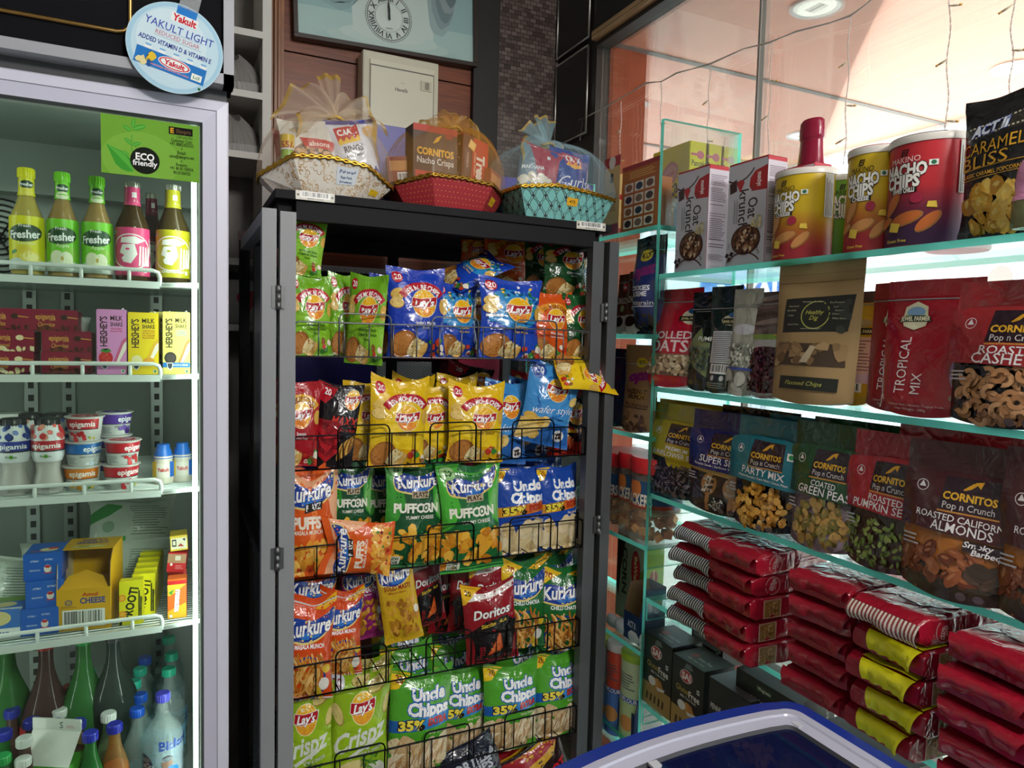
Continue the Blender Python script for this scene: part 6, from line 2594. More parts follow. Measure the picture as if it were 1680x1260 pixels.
def probiotic():
 P = [(.0155, 0), (.0165, .003), (.0165, .03), (.0145, .038), (.0155, .046), (.012, .056), (.0095, .062), (.0095, .066)]
 mb = MB()
 mb.lathe(P, mat('#ded6c6', 'plastic'), 24)
 o = mb.build('probiotic_bottle')
 q = MB()
 q.lathe([(.0172, .012), (.0172, .036)], mat('#e6e0d4', 'card'), 24, capb=False, capt=False)
 a = Art(.6)
 a.rect(-.5, .0, -.25, 1, '#e8c83a'); a.rect(.25, 0, .5, 1, '#1f62c0'); a.text('Yakult', 0, .5, w=.42, h=.14, c='#c8303a', b=.03)
 q.art(a, lambda x, y: (.0174 * math.sin(x / .0174), -.0174 * math.cos(x / .0174), .012 + y), .045, 'card', frange(-.0225, .0225, 10))
 q.build('label', o)
 q = MB()
 q.lathe([(.0158, .044), (.0125, .057), (.0102, .063), (.0102, .068)], mat('#2468c4', 'plastic'), 24)
 q.build('blue_shrink_cap', o)
 return o


REG['probiotic'] = (probiotic, .034, .068)
for (px, y, Y, lb) in ((268, 0, 1.70, 'small probiotic bottle with blue top beside the yoghurt stacks'), (299, 0, 1.712, 'small probiotic bottle pressed against the lit right wall')):
 o = spawn('probiotic')
 o.location = (onY(px, 760, Y).x, Y, SZ[2])
 o.scale = (1.25, 1.25, 1.25)
 tag(o, lb, 'probiotic drink', 'probiotic bottles')

# ---------------- fourth shelf: butter, cheese, mango drinks, frozen peas
a = Art(.85)
a.bg('#2060c0')
a.text('UTTERLY', -.2, .72, w=.22, h=.05, c='#dfe8f4', b=.02); a.text('BUTTERLY', .18, .76, w=.22, h=.05, c='#dfe8f4', b=.02)
a.text('DELICIOUS', -.2, .38, w=.28, h=.04, c='#dfe8f4', b=.02)
a.ell(.14, .42, .1, .13, '#e6dfd6'); a.ell(.14, .50, .08, .05, '#c8303a'); a.rect(.04, .24, .26, .28, '#c8303a')
tp = Art(1.2); tp.bg('#2a68c6'); tp.ell(.1, .4, .25, .2, '#e9d9a0'); tp.ell(.2, .5, .15, .12, '#c8402e'); tp.text('butter', -.2, .3, w=.3, h=.12, c='#d8303a', b=.03)
REG['butter'] = (lambda: carton(.066, .085, .054, '#1f5cba', F=a, T=tp, name='butter_box'), .066, .054)
zz = SZ[3]
for i, (x, lb) in enumerate(((66, 'blue butter box at the bottom of the stack on the fourth shelf'), (70, 'blue butter box in the middle of the stack'), (70, 'blue butter box on top of the stack, beside the cheese carton'))):
 o = spawn('butter')
 o.location = (onY(x, 1000, 1.652).x, 1.702 + .006 * i, zz + .0545 * i)
 o.rotation_euler = (0, 0, math.radians((-4, 3, -3)[i]))
 tag(o, lb, 'butter', 'butter boxes')
a_ = Art(.8); a_.bg('#3a74c4'); a_.rect(-.5, .0, .5, .35, '#e9ece8'); a_.ell(0, .7, .3, .2, '#d9c98a'); a_.text('Butter', 0, .2, w=.5, h=.12, c='#2a3a8a', b=.03); a_.poly([(-.5, .5), (-.1, .5), (-.2, .7), (-.5, .8)], '#c8402e')
REG['spread'] = (lambda: carton(.075, .09, .055, '#7aa04a', F=a_, T=a_, name='butter_box'), .075, .055)
o = spawn('spread'); o.location = (onY(-2, 1010, 1.655).x, 1.71, zz); o.rotation_euler = (0, 0, -.08); tag(o, 'white, blue and green spread box at the far left of the fourth shelf', 'butter')


def cheese_carton():
 w, d, h, t = .098, .115, .162, .0012
 Y1, W1 = mat('#e2ac1e', 'card'), mat('#ded9cc', 'card')
 mb = MB()
 hf = .088                       # the front is torn open above this height
 def panel(x0, y0, z0, x1, y1, z1, m):
  mb.box(x0, y0, z0, x1, y1, z1, m)
 panel(-w / 2, -d / 2, 0, w / 2, -d / 2 + t, hf, Y1)
 panel(-w / 2, d / 2 - t, 0, w / 2, d / 2, h, Y1)
 panel(-w / 2, -d / 2, 0, w / 2, d / 2, t, Y1)
 # sides slope up to the back: two skins, yellow outside and white within
 prof = [(-d / 2, 0), (d / 2, 0), (d / 2, h), (-d / 2 + .03, h), (-d / 2 + .006, hf + .05), (-d / 2, hf)]
 for x, m in ((-w / 2, Y1), (-w / 2 + t, W1), (w / 2, Y1), (w / 2 - t, W1)):
  mb.add([(x, y, z) for y, z in prof], [tuple(range(6))], m)
 F = Art(hf / w)
 F.bg('#e2ac1e')
 F.text('Amul', .12, .86, w=.3, h=.075, c='#c83a22', b=.03)
 F.text('CHEESE', .17, .71, w=.48, h=.12, c='#2c4a9c', b=.035)
 F.ell(-.28, .68, .07, .06, '#4a5a8a'); F.ell(-.28, .68, .05, .04, '#e2ac1e'); F.text('ISI', -.28, .68, w=.07, h=.03, c='#4a5a8a')
 F.lines(-.42, .55, -.12, .6, 2, '#6a5a2a')
 F.bars(-.4, .08, .4, .5, 24, 5)
 mb.art(F, lambda x, y: (x, -d / 2, y), w - .001, 'card')
 o = mb.build('cheese_carton')
 q = MB()
 T = Art((d - .03) / w)
 T.bg('#e2ac1e')
 T.text('CHEESE', .0, .55, w=.62, h=.17, c='#3a4a8c', b=.04, rot=180)
 T.text('CUBES', .0, .78, w=.5, h=.13, c='#3a4a8c', b=.04, rot=180)
 T.ell(.0, .2, .34, .1, '#c9c38a'); T.ell(-.1, .22, .12, .06, '#8aa04a')
 q.box(-w / 2, -d / 2 + .03, h - t, w / 2, d / 2, h, Y1)
 q.art(T, lambda x, y: (x, -d / 2 + .03 + y, h), w - .001, 'card')
 q.build('top_flap', o)
 q = MB()
 q.box(-w / 2 + .012, -d / 2 + .03, t, w / 2 - .008, d / 2 - .01, hf - .005, mat('#d9a11c', 'card'))
 q.build('inner_pack', o)
 q = MB()
 pts = [(-w / 2 + .004, hf), (w / 2 - .004, hf), (w / 2 - .016, hf + .02), (0, hf + .032), (-w / 2 + .018, hf + .022)]
 q.add([(x, -d / 2 + .0007 + (z - hf) * .7, z) for x, z in pts], [(0, 1, 2, 3, 4)], mat('#d59f1c', 'card'))
 q.build('torn_flap', o)
 return o


REG['cheese'] = (cheese_carton, .098, .162)
o = spawn('cheese'); c = onY(145, 1035, 1.652)
o.location = (c.x, 1.712, zz); o.rotation_euler = (0, 0, math.radians(-8)); tag(o, 'large yellow cheese carton torn open at the front with a barcode', 'cheese carton')


def frooti():
 a = Art(2.1)
 a.bg('#e2dc1c')
 a.text('FROOTI', -.02, .48, w=1.55, h=.36, c='#1f2a14', b=.04, rot=78)
 a.lines(.3, .12, .46, .8, 2, '#1f2a14', .8, vert=True)
 a.poly([(-.42, .3), (-.5, .0), (-.38, .0), (-.34, .3)], '#1f2a14')
 for x, y in ((-.38, .62), (-.36, .25)):
  a.ell(x, y, .16, .17, '#e8902a'); a.ell(x, y, .10, .11, '#f0b43a')
 a.text('drink responsibly', .42, .45, w=.7, h=.05, c='#1f2a14', rot=78)
 b = Art(3); b.bg('#e9d91c'); b.lines(-.4, .2, .4, .8, 10, '#6a6a1a')
 return carton(.045, .030, .092, '#e2dc1c', F=a, R=b, L=b, name='mango_drink_carton', bev=.0012)


REG['frooti'] = (frooti, .045, .092)
names = ('in front, nearest the guard rail', 'second from the front', 'third from the front', 'fourth from the front', 'fifth from the front', 'at the back')
for i in range(6):
 o = spawn('frooti')
 x = onY(216, 980, 1.66).x + (.020 if i else 0) + .0025 * i
 o.location = (x, 1.662 + .0335 * i, zz)
 o.rotation_euler = (math.radians(-4), 0, math.radians(-3 - i))
 o.scale = (1, 1, 1.0 + .02 * i)
 tag(o, 'yellow mango drink carton %s of its row' % names[i], 'mango drink', 'yellow mango drink cartons')


def maaza():
 a = Art(2.0)
 a.bg('#e8702a')
 a.rect(-.5, .9, .5, 1, '#c8262a')
 a.poly([(-.5, .9), (.5, .9), (.0, .72), (-.4, .6), (-.5, .62)], '#e9c23a')
 a.poly([(-.5, 0), (.5, 0), (.5, .4), (-.5, .2)], '#f0b42a')
 a.poly([(-.45, .7), (-.15, .78), (-.3, .62)], '#4a9a3a')
 a.text('maaza', .05, .46, w=1.2, h=.3, c='#fff', b=.05, rot=-94, ol=('#8a2a1a', .03))
 a.rect(-.4, .03, -.25, .1, '#eef4ee')
 b = Art(3); b.bg('#c8262a')
 return carton(.046, .032, .094, '#e8702a', F=a, R=b, L=b, name='mango_drink_carton', bev=.0012)


REG['maaza'] = (maaza, .046, .094)
o = spawn('maaza'); o.location = (onY(292, 980, 1.655).x - .001, 1.668, zz); o.rotation_euler = (0, 0, -.05); o.scale = (.82, 1, .92); tag(o, 'orange and red mango drink carton at the right end of the fourth shelf', 'mango drink')
a2 = Art(.9); a2.bg('#c8262e'); a2.rect(-.5, .5, .5, 1, '#b08a6a'); a2.ell(-.28, .42, .07, .07, '#f0ece6'); a2.rect(-.1, .65, .2, .9, '#d9d0c0'); a2.lines(-.05, .15, .4, .4, 3, '#e8a0a0')
REG['red_box'] = (lambda: carton(.046, .05, .043, '#c8262e', F=a2, name='carton'), .046, .043)
a3 = Art(.75); a3.bg('#e2c43a'); a3.rect(-.45, .12, .45, .88, '#e6e0c8'); a3.rect(-.4, .3, -.15, .8, '#2a2622'); a3.rect(-.35, .4, -.2, .7, '#e6e0c8'); a3.poly([(-.1, .3), (.1, .5), (.3, .25)], '#b8402e'); a3.poly([(.2, .8), (.4, .85), (.35, .6)], '#3a2a3a')
REG['gold_box'] = (lambda: carton(.044, .05, .034, '#d8b83a', F=a3, name='carton'), .044, .034)
o = spawn('red_box'); o.location = (onY(290, 910, 1.69).x, 1.72, zz + .0885); o.rotation_euler = (0, .10, -.1); o.scale = (.82, 1, 1); tag(o, 'red and brown box leaning on top of the mango drink carton', 'box')
o = spawn('gold_box'); o.location = (onY(294, 870, 1.70).x, 1.725, zz + .135); o.rotation_euler = (0, -.04, 0); o.scale = (.8, 1, 1); tag(o, 'small cream and gold box topmost above the red box', 'box')
# more drinks stand behind them and carry the boxes
o = spawn('maaza'); o.location = (onY(292, 980, 1.655).x - .001, 1.735, zz); o.scale = (.82, 1, .92); tag(o, 'mango drink carton hidden behind the front orange one, under the red box', 'mango drink')


def veg_bag(seed, w, h, d):
 a = Art(h / w)
 a.bg('#b9c2b6')
 a.lines(-.05, .2, .42, .8, 12, '#5f7a66', .3, seed)
 a.poly([(-.5, .7), (-.3, .86), (-.1, .8), (-.3, .6), (-.5, .5)], '#3f8a46')
 a.rect(-.4, .12, -.1, .2, '#4f9a52')
 a.ell(-.3, .4, .07, .07, '#8aa890')
 return bag(w, h, d, a, '#b4bdb2', seed, ear=.02, dip=.04, kind='film', name='frozen_vegetable_bag', back='#aab4a8')


REG['veg1'] = (lambda: veg_bag(71, .2, .13, .06), .2, .13)
REG['veg2'] = (lambda: veg_bag(73, .2, .14, .05), .2, .14)
VG = 'white green frozen vegetable bags'
for key, x, y, z, rx, rz, sc, lb in (('veg1', -.10, 1.93, .085, -30, 8, (1, 1, 1), 'white and green frozen vegetable bag heaped on top at the back'),
         ('veg2', -.11, 1.885, .0, -20, -6, (1, 1, .85), 'white and green frozen vegetable bag lying under the top one'),
         ('veg2', -.24, 1.91, .0, -30, 14, (.9, 1, .9), 'white and green frozen vegetable bag behind the blue butter boxes'),
         ('veg1', -.34, 1.83, .0, -18, -14, (.8, 1, .9), 'white and green frozen vegetable bag standing at the left edge')):
 o = spawn(key)
 o.location = (x, y, zz + z)
 o.rotation_euler = (math.radians(rx), math.radians(3), math.radians(rz))
 o.scale = sc
 tag(o, lb, 'frozen vegetables', VG)

# ---------------- bottom of the refrigerator: soft drink and water bottles
ZB = .43
sub(fr, 'floor_rack', lambda q: [q.box(IX0, RY - .02, ZB - .012, IX1, IB - .002, ZB - .002, mat('#c9d0cc', 'plastic'))])


def pet(r, H, capc, tint, fac, liquid=None, lab=None, ribs=False, shoulder=.62, fill=.8, neck=.011, capr=.0145, caph=.018):
 P = [(r * .8, 0), (r, .006), (r, .02)]
 zs = H * shoulder
 n = 12
 for i in range(1, n):
  z = .02 + (zs - .02) * i / n
  P.append((r * (1 - (.05 if (ribs and i % 2) else 0)), z))
 for i in range(7):
  t = i / 6
  P.append((neck + (r - neck) * (math.cos(t * math.pi) * .5 + .5), zs + (H * .9 - zs) * t))
 P.append((neck, H))
 labels = ()
 if lab:
  labels = ((H * lab[0], H * lab[1], lab[2], lab[3], 'label'),)
 return bottle(P, sheer(tint, fac, .06, tint), mat(capc, 'plastic'), caph, capr, 'drink_bottle', labels, liquid, fill)


WATER = sheer('#eef6f6', .08, .03, '#f2fafa')
def wlab(c, txt, tc):
 x = Art(.5); x.bg(c); x.text(txt, 0, .55, w=.7, h=.16, c=tc, b=.04); x.lines(-.4, .1, .4, .3, 3, tc); return x


bis = Art(.85)
bis.text('Bisleri', .1, .78, w=.5, h=.16, c='#2f4aa0', b=.03)
bis.ell(-.42, .35, .17, .22, '#27305c')
bis.text('bailley', -.35, .38, w=.25, h=.08, c='#dfe6f2')
bis.ell(-.02, .42, .09, .1, '#8a6a5a'); bis.poly([(-.2, .05), (.2, .05), (.16, .28), (.02, .34), (-.12, .26)], '#2a7ac8'); bis.ell(-.02, .50, .09, .05, '#2a2220')
REG['w1'] = (lambda: pet(.041, .262, '#4a48c4', '#eef4f4', .15, WATER, (.32, .66, sheer('#bcd0e6', .35, .1), bis), True, .66), .082, .27)
REG['w1b'] = (lambda: pet(.036, .262, '#20b090', '#eef4f4', .15, WATER, (.3, .5, sheer('#bcd6e6', .5, .1), wlab('#7fb6d8', 'BISLERI', '#1f4a8a')), True, .66), .072, .27)
REG['w5'] = (lambda: pet(.029, .225, '#1f5ad0', '#eef4f4', .15, WATER, (.18, .42, mat('#7fc0dc', 'card'), wlab('#9fd2e6', 'aquafina', '#1f4a9a')), True, .62), .058, .23)
REG['w5t'] = (lambda: pet(.029, .225, '#2fb8a0', '#eef4f4', .15, WATER, (.3, .5, mat('#a8c8d8', 'card'), wlab('#a8c8d8', 'BISLERI', '#1f6a5a')), True, .62), .058, .23)
ORG = mat('#d9821c', 'plastic', .2)
REG['or'] = (lambda: pet(.028, .225, '#2a34b8', '#e0b070', .25, ORG, (.2, .42, mat('#2a2a26', 'card'), wlab('#2a2a26', 'fanta', '#e8862a')), False, .55, .62), .056, .23)
REG['gr'] = (lambda: pet(.028, .225, '#2a34b8', '#3f9a4a', .4, sheer('#4fae4a', .6, .1, '#5fc05a'), (.25, .45, mat('#2f8a3a', 'card'), wlab('#2f8a3a', 'Sprite', '#e8f0e0')), False, .55, .7), .056, .23)
REG['lim'] = (lambda: pet(.028, .225, '#e2e4e2', '#b9d0b0', .25, sheer('#b9c9a8', .4, .1, '#c9dcb8'), (.25, .45, mat('#3f9a4a', 'card'), wlab('#3f9a4a', 'Limca', '#f0f4d8')), False, .55, .7), .056, .23)
REG['cola_w'] = (lambda: pet(.028, .225, '#e6e8e6', '#8a6a62', .3, mat('#3a1c16', 'plastic', .15), (.25, .45, mat('#b01f26', 'card'), wlab('#b01f26', 'Thums Up', '#f0e6e6')), False, .55, .7), .056, .23)
REG['cola_b'] = (lambda: pet(.028, .225, '#2a34a8', '#8a6a62', .3, mat('#a8562a', 'plastic', .15), (.25, .45, mat('#c9a23a', 'card'), wlab('#c9a23a', 'Mirinda', '#8a2a10')), False, .55, .7), .056, .23)
REG['cola_r'] = (lambda: pet(.028, .225, '#a02026', '#8a6a62', .3, mat('#3a1c16', 'plastic', .15), (.25, .45, mat('#b01f26', 'card'), wlab('#b01f26', 'Coke', '#f0e6e6')), False, .55, .7), .056, .23)
REG['cap_green'] = (lambda: pet(.028, .225, '#2fae5a', '#7fc08a', .3, sheer('#8fc08a', .5, .1, '#a8d8a0'), (.25, .45, mat('#2f8a4a', 'card'), wlab('#2f8a4a', '7up', '#f0f4d8')), False, .55, .7), .056, .23)
REG['big_green'] = (lambda: pet(.052, .37, '#2f9a4a', '#4f9a52', .45, sheer('#3f8a46', .55, .1, '#6fb06a'), (.22, .45, mat('#2f7a48', 'card'), wlab('#2f7a48', 'Sprite', '#dfe8d8')), False, .5, .6, .014, .016), .104, .375)
REG['big_coke'] = (lambda: pet(.05, .37, '#a02026', '#7a5a56', .3, mat('#2a1412', 'plastic', .1), (.32, .52, mat('#a81f28', 'card'), wlab('#a81f28', 'Coke', '#f0e2e2')), False, .5, .62, .014, .016), .1, .375)
REG['big_dark'] = (lambda: pet(.052, .37, '#3a3a3e', '#4a5a54', .5, mat('#1e2a26', 'plastic', .1), None, False, .55, .7, .014, .016), .104, .375)
BG = 'bottles at the bottom of the refrigerator'
CAPS = [  # key, cap px, cap py, label
 ('w1', 267, 1141, 'large clear water bottle with violet cap in front of the right corner'),
 ('w5', 225, 1168, 'small clear water bottle with bright blue cap beside the large water bottle'),
 ('w1b', 277, 1100, 'clear water bottle with teal cap right behind the violet capped one'),
 ('w1b', 281, 1075, 'clear water bottle with teal cap, second from the back on the right'),
 ('w1b', 277, 1048, 'clear water bottle with teal cap at the very back on the right'),
 ('w5t', 220, 1123, 'clear water bottle with teal cap behind the two blue capped water bottles'),
 ('w5t', 230, 1102, 'clear water bottle with pale teal cap in the third row from the right corner'),
 ('w5', 230, 1145, 'clear water bottle with royal blue cap behind the bright blue capped one'),
 ('w5', 238, 1084, 'water bottle with dark blue cap near the back right corner'),
 ('w5t', 146, 1106, 'clear water bottle with teal cap alone in front of the large green bottle'),
 ('cola_b', 190, 1121, 'orange drink bottle with dark blue cap, rearmost of the middle column'),
 ('cola_b', 183, 1141, 'orange drink bottle with dark blue cap, next in front in the middle column'),
 ('cola_b', 177, 1159, 'orange drink bottle with dark blue cap just behind the white capped bottle'),
 ('lim', 178, 1176, 'pale green drink bottle with white cap behind the orange bottle'),
 ('or', 188, 1194, 'bright orange soda bottle with blue cap near the small water bottle'),
 ('cola_b', 142, 1156, 'drink bottle with blue cap just above the milk carton'),
 ('gr', 148, 1208, 'green drink bottle with blue cap right behind the milk carton'),
 ('cola_b', 128, 1189, 'drink bottle with blue cap half hidden by the milk carton'),
 ('cola_r', 114, 1131, 'cola bottle with red cap in front of the large cola bottle'),
 ('cola_w', 107, 1150, 'cola bottle with white cap, rear one of two behind the milk carton'),
 ('cola_w', 98, 1170, 'cola bottle with white cap, front one of two behind the milk carton'),
 ('cola_w', 64, 1167, 'drink bottle with white cap left of the pair behind the milk carton'),
 ('cola_b', 78, 1147, 'drink bottle with blue cap in front of the large cola bottle'),
 ('cola_b', 90, 1190, 'drink bottle with blue cap touching the roof of the milk carton'),
 ('cola_b', 52, 1187, 'drink bottle with blue cap behind the front white capped bottle'),
 ('cola_b', 20, 1170, 'drink bottle with blue cap at the left behind the green bottle'),
 ('gr', 6, 1206, 'green bottle with blue cap at the left frame edge'),
 ('cola_w', 40, 1217, 'cola bottle with white cap left of the milk carton'),
 ('cola_w', 38, 1250, 'cola bottle with white cap lowest at the left of the milk carton'),
 ('cap_green', 4, 1246, 'bottle with green cap in the bottom left corner'),
 ('big_green', 12, 1052, 'large green soda bottle at the far left back'),
 ('big_coke', 75, 1058, 'large cola bottle with red label between two green bottles'),
 ('big_green', 137, 1050, 'large green soda bottle right of the large cola bottle'),
 ('big_dark', 186, 1046, 'large dark bottle at the back near the centre of the refrigerator'),
]
for key, px, py, lb in CAPS:
 H = REG[key][2] - .008
 p = onZ(px, py, ZB + H)
 y = min(2.05, max(1.645, p.y))
 s = 1.0
 if abs(y - p.y) > 1e-3:
  p = onY(px, py, y)
  s = (p.z - ZB) / H
 o = spawn(key)
 o.location = (p.x, y, ZB)
 o.scale = (min(1, s + .1), min(1, s + .1), s)
 o.rotation_euler = (0, 0, (px * 37 % 100) / 100 - .5)
 tag(o, lb, 'bottle', BG)


def milk():
 w, d, h = .085, .07, .13
 m, w_ = mat('#54b83a', 'card'), mat('#e6e8e2', 'card')
 mb = MB()
 mb.box(-w / 2, -d / 2, 0, w / 2, d / 2, h, m)
 a = Art(h / w)
 a.bg('#54b83a')
 a.text('DELIGHT', 0, .68, w=.7, h=.12, c='#3f8a34', b=.03)
 a.lines(-.35, .35, .35, .5, 3, '#3f8a34')
 mb.art(a, lambda x, y: (x, -d / 2, y), w, 'card')
 b = Art(h / d); b.bg('#4fae36'); b.lines(-.3, .3, .3, .7, 6, '#3f8a34', vert=True)
 mb.art(b, lambda x, y: (w / 2, x, y), d, 'card')
 o = mb.build('milk_carton')
 q = MB()
 zt = h + .042
 v = [(-w / 2, -d / 2, h), (w / 2, -d / 2, h), (w / 2, d / 2, h), (-w / 2, d / 2, h), (-w / 2, 0, zt), (w / 2, 0, zt), (-w / 2 + .02, 0, h + .02), (w / 2 - .02, 0, h + .02)]
 q.add(v, [(0, 1, 5, 4), (2, 3, 4, 5)], w_)
 q.add(v, [(0, 4, 6), (4, 3, 6), (1, 7, 5), (5, 7, 2)], mat('#b9a272', 'card'))
 q.build('gable_roof', o)
 q = MB()
 q.box(-w / 2, -.0015, zt, w / 2, .0015, zt + .018, w_)
 a = Art(.2); a.text('S', .1, .5, h=.12, c='#6a6a70'); a.lines(.2, .2, .4, .5, 2, '#c87a8a')
 q.art(a, lambda x, y: (x, -.0015, zt + y), w, 'card')
 q.build('sealed_fin', o)
 return o


REG['milk'] = (milk, .085, .19)
o = spawn('milk'); c = onY(95, 1225, 1.66)
o.location = (c.x - .004, 1.685, ZB); o.rotation_euler = (0, 0, math.radians(-28)); o.scale = (1.22, 1.15, 1.32); tag(o, 'green and white gable top milk carton in front of the bottles', 'milk carton')


# ================================================================== goods on the glass shelves
def pop_logo(a, x, y, w, txt='Pop n Crunch'):
 a.poly([(x - w * .5, y - .10), (x + w * .5, y - .11), (x + w * .48, y + .11), (x - w * .44, y + .11)], '#2e1c26')
 a.rect(x - w * .5, y - .118, x + w * .5, y - .108, '#c98a3a')
 for i in range(4):
  k = .014 * i
  a.poly([(x - .07 + k, y + .035 + k * .3), (x + .01 + k, y + .085 + k * .3), (x + .025 + k, y + .08 + k * .3), (x - .05 + k, y + .03 + k * .3)], '#e0a32c')
 a.poly([(x + .02, y + .09), (x + .09, y + .10), (x + .07, y + .055)], '#e0a32c')
 a.text('CORNITOS', x, y - .012, w=w * .88, h=.065, c='#e6b030', b=.035)
 a.text(txt, x, y - .072, w=w * .84, h=.06, c='#cfc6c4', b=.005)


def d_pop(base, head, lines, pic, seed=1):
 a = Art(1.42)
 a.bg(base)
 a.rect(-.5, .80, .5, 1, head)
 pic(a)
 a.poly([(-.5, .43), (.5, .40), (.5, .80), (-.5, .80)], base)
 a.band(-.33, .70, .05, .006, 0, 360, '#e9dfe0', 16)
 a.poly([(-.36, .69), (-.30, .69), (-.33, .73)], '#e9dfe0')
 pop_logo(a, .08, .67, .5)
 for i, (t, w, h) in enumerate(lines):
  a.text(t, .05, .515 - i * .058, w=w, h=h, c='#efe9ea', b=.008, rot=-2)
 a.lines(-.45, .30, -.28, .38, 3, '#c9c4c4', .4, seed)
 a.rect(.36, .66, .45, .72, '#eef0ea'); a.ell(.405, .69, .03, .03, '#2a8a4a')
 a.ell(.12, .06, .04, .04, '#6a5a5a'); a.ell(.25, .06, .04, .04, '#6a5a5a')
 return a


def pic_seeds(a):
 a.rect(-.5, 0, .5, .45, '#2a2430')
 for i in range(7):
  a.ell(-.1 + i * .09, .40, .05, .12, '#c9b01e', .4 - i * .15)
 a.heap(-.4, .02, .5, .36, 150, .035, ['#6a5a64', '#574a54', '#7d6c76', '#463c44'], 3, (.3, .45), seg=7)


def pic_spoons(a):
 a.rect(-.5, 0, .5, .45, '#33221c')
 a.poly([(-.5, .40), (.5, .35), (.5, .39), (-.5, .44)], '#c9a45a')
 for x, c1, sd in ((-.12, ['#e0d6c6', '#3a302c', '#b8a894'], 3), (.22, ['#b8a488', '#a08c70'], 4)):
  a.poly([(x - .03, .02), (x + .03, .02), (x + .04, .25), (x - .02, .25)], '#b07a48')
  a.ell(x, .28, .12, .15, '#b07a48')
  a.heap(x - .08, .2, x + .08, .36, 40, .022, c1, sd, seg=6)
 a.ell(.05, .1, .12, .1, '#1a1614'); a.heap(-.04, .05, .14, .15, 30, .03, ['#d9d4cc', '#2a2624', '#8a8478'], 6, (.3, .5), seg=6)


def pic_bowl(cols, bowl, bgc, r=.04, asp=(.7, 1), n=150, sd=5):
 def f(a):
  a.rect(-.5, 0, .5, .46, bgc)
  a.ell(.05, .20, .44, .30, bowl, 0, 26)
  ins = lambda x, y: ((x - .05) / .38) ** 2 + ((y - .22) * 1.42 / .27) ** 2 < 1
  a.heap(-.36, .04, .46, .40, n, r, cols, sd, asp, inside=ins, hl=cols[0])
 return f


def pic_wide(cols, bgc, r=.06, asp=(.4, .6), n=70, sd=6, floor=None, y=(.06, .36)):
 def f(a):
  a.rect(-.5, 0, .5, .46, bgc)
  if floor:
   a.rect(-.5, 0, .5, .1, floor)
   a.ell(0, .12, .52, .1, floor)
  a.heap(-.45, y[0], .48, y[1], n, r, cols, sd, asp, hl=cols[0])
 return f


PW_, PH_ = .165, .235


def reg_pouch(key, fn, base, seed, w=PW_, h=PH_, d=.06, **k):
 REG[key] = (lambda: pouch(w, h, d, fn(), base, seed, **k), w, h)


reg_pouch('p_sun', lambda: d_pop('#b5a01e', '#b5a01e', [('PREMIUM', .36, .055), ('SUNFLOWER SEEDS', .86, .07)], pic_seeds), '#b5a01e', 81)
reg_pouch('p_super', lambda: d_pop('#1c1f66', '#191b58', [('SUPER SEEDS', .66, .09), ('Pumpkin Seeds | Sunflower Seeds | Flax Seeds', .8, .03)], pic_spoons), '#1c1f66', 83)
reg_pouch('p_party', lambda: d_pop('#0f7080', '#0d6675', [('PARTY MIX', .62, .09), ('Peanut Kernels | Corn Nuts | Green Peas', .7, .03)], pic_bowl(['#d9a044', '#c4882f', '#e4b25c', '#b3761f'], '#1a1616', '#16181c')), '#0f7080', 85)
reg_pouch('p_peas', lambda: d_pop('#1f4a2a', '#1d4526', [('COATED', .34, .06), ('GREEN PEAS', .7, .085)], pic_bowl(['#b08a4a', '#8a7a3a', '#c49a52', '#6f6a30'], '#b9a4b0', '#7a6a72', .055, n=95)), '#1f4a2a', 87)
reg_pouch('p_pump', lambda: d_pop('#a82430', '#9a222c', [('ROASTED', .42, .065), ('PUMPKIN SEEDS', .84, .08)], pic_wide(['#8a9a4a', '#728a38', '#9dac5c', '#5f762c'], '#4a342a', .038, (.45, .6), 120, 6, '#4a342e')), '#a82430', 89)


def d_almond():
 a = d_pop('#4a1c22', '#4a1e24', [('ROASTED CALIFORNIA', .8, .06), ('ALMONDS', .5, .085)], lambda a: (a.rect(-.5, 0, .5, .46, '#b06a2a'), a.poly([(-.5, 0), (.5, 0), (.5, .18), (-.3, .17), (-.5, .26)], '#4a3c2c'),
                     a.heap(-.46, .14, .2, .32, 40, .085, ['#7a3c20', '#8f4c2a', '#6a2f18', '#a05c34'], 4, (.5, .7), hl='#a86a44'), a.heap(.2, .14, .48, .24, 9, .09, ['#3a2a22', '#4a362c'], 5, (.4, .6))))
 a.poly([(.08, .335), (.42, .32), (.42, .39), (.08, .40)], '#2a1a22')
 a.text('Smoky', .2, .378, w=.24, h=.05, c='#efe9ea', b=.02, sh=.2); a.text('Barbeque', .3, .335, w=.3, h=.05, c='#efe9ea', b=.02, sh=.2)
 return a


reg_pouch('p_almond', d_almond, '#4a1c22', 91, zipc='#c9c9cc')
reg_pouch('p_cashew', lambda: d_pop('#a02a2e', '#96282c', [('ROASTED', .5, .075), ('CASHEWS', .62, .10)], lambda a: (a.rect(-.5, 0, .5, .46, '#17141a'),
  [(a.band(x, y, .052, .052, t, t + 190, '#7a5434', 8), a.band(x, y, .054, .042, t, t + 185, c, 8)) for x, y, t, c in
  [(random.Random(i).uniform(-.35, .45), random.Random(i + 50).uniform(.04, .38), random.Random(i + 90).uniform(0, 360), ['#b98458', '#c9966a', '#a8744a'][i % 3]) for i in range(80)]])), '#a02a2e', 93, hole=True)
reg_pouch('p_brown', lambda: d_pop('#3a2a28', '#2e2224', [('ROASTED', .4, .06)], pic_wide(['#5a4a44'], '#2a2022')), '#3a2a28', 95)


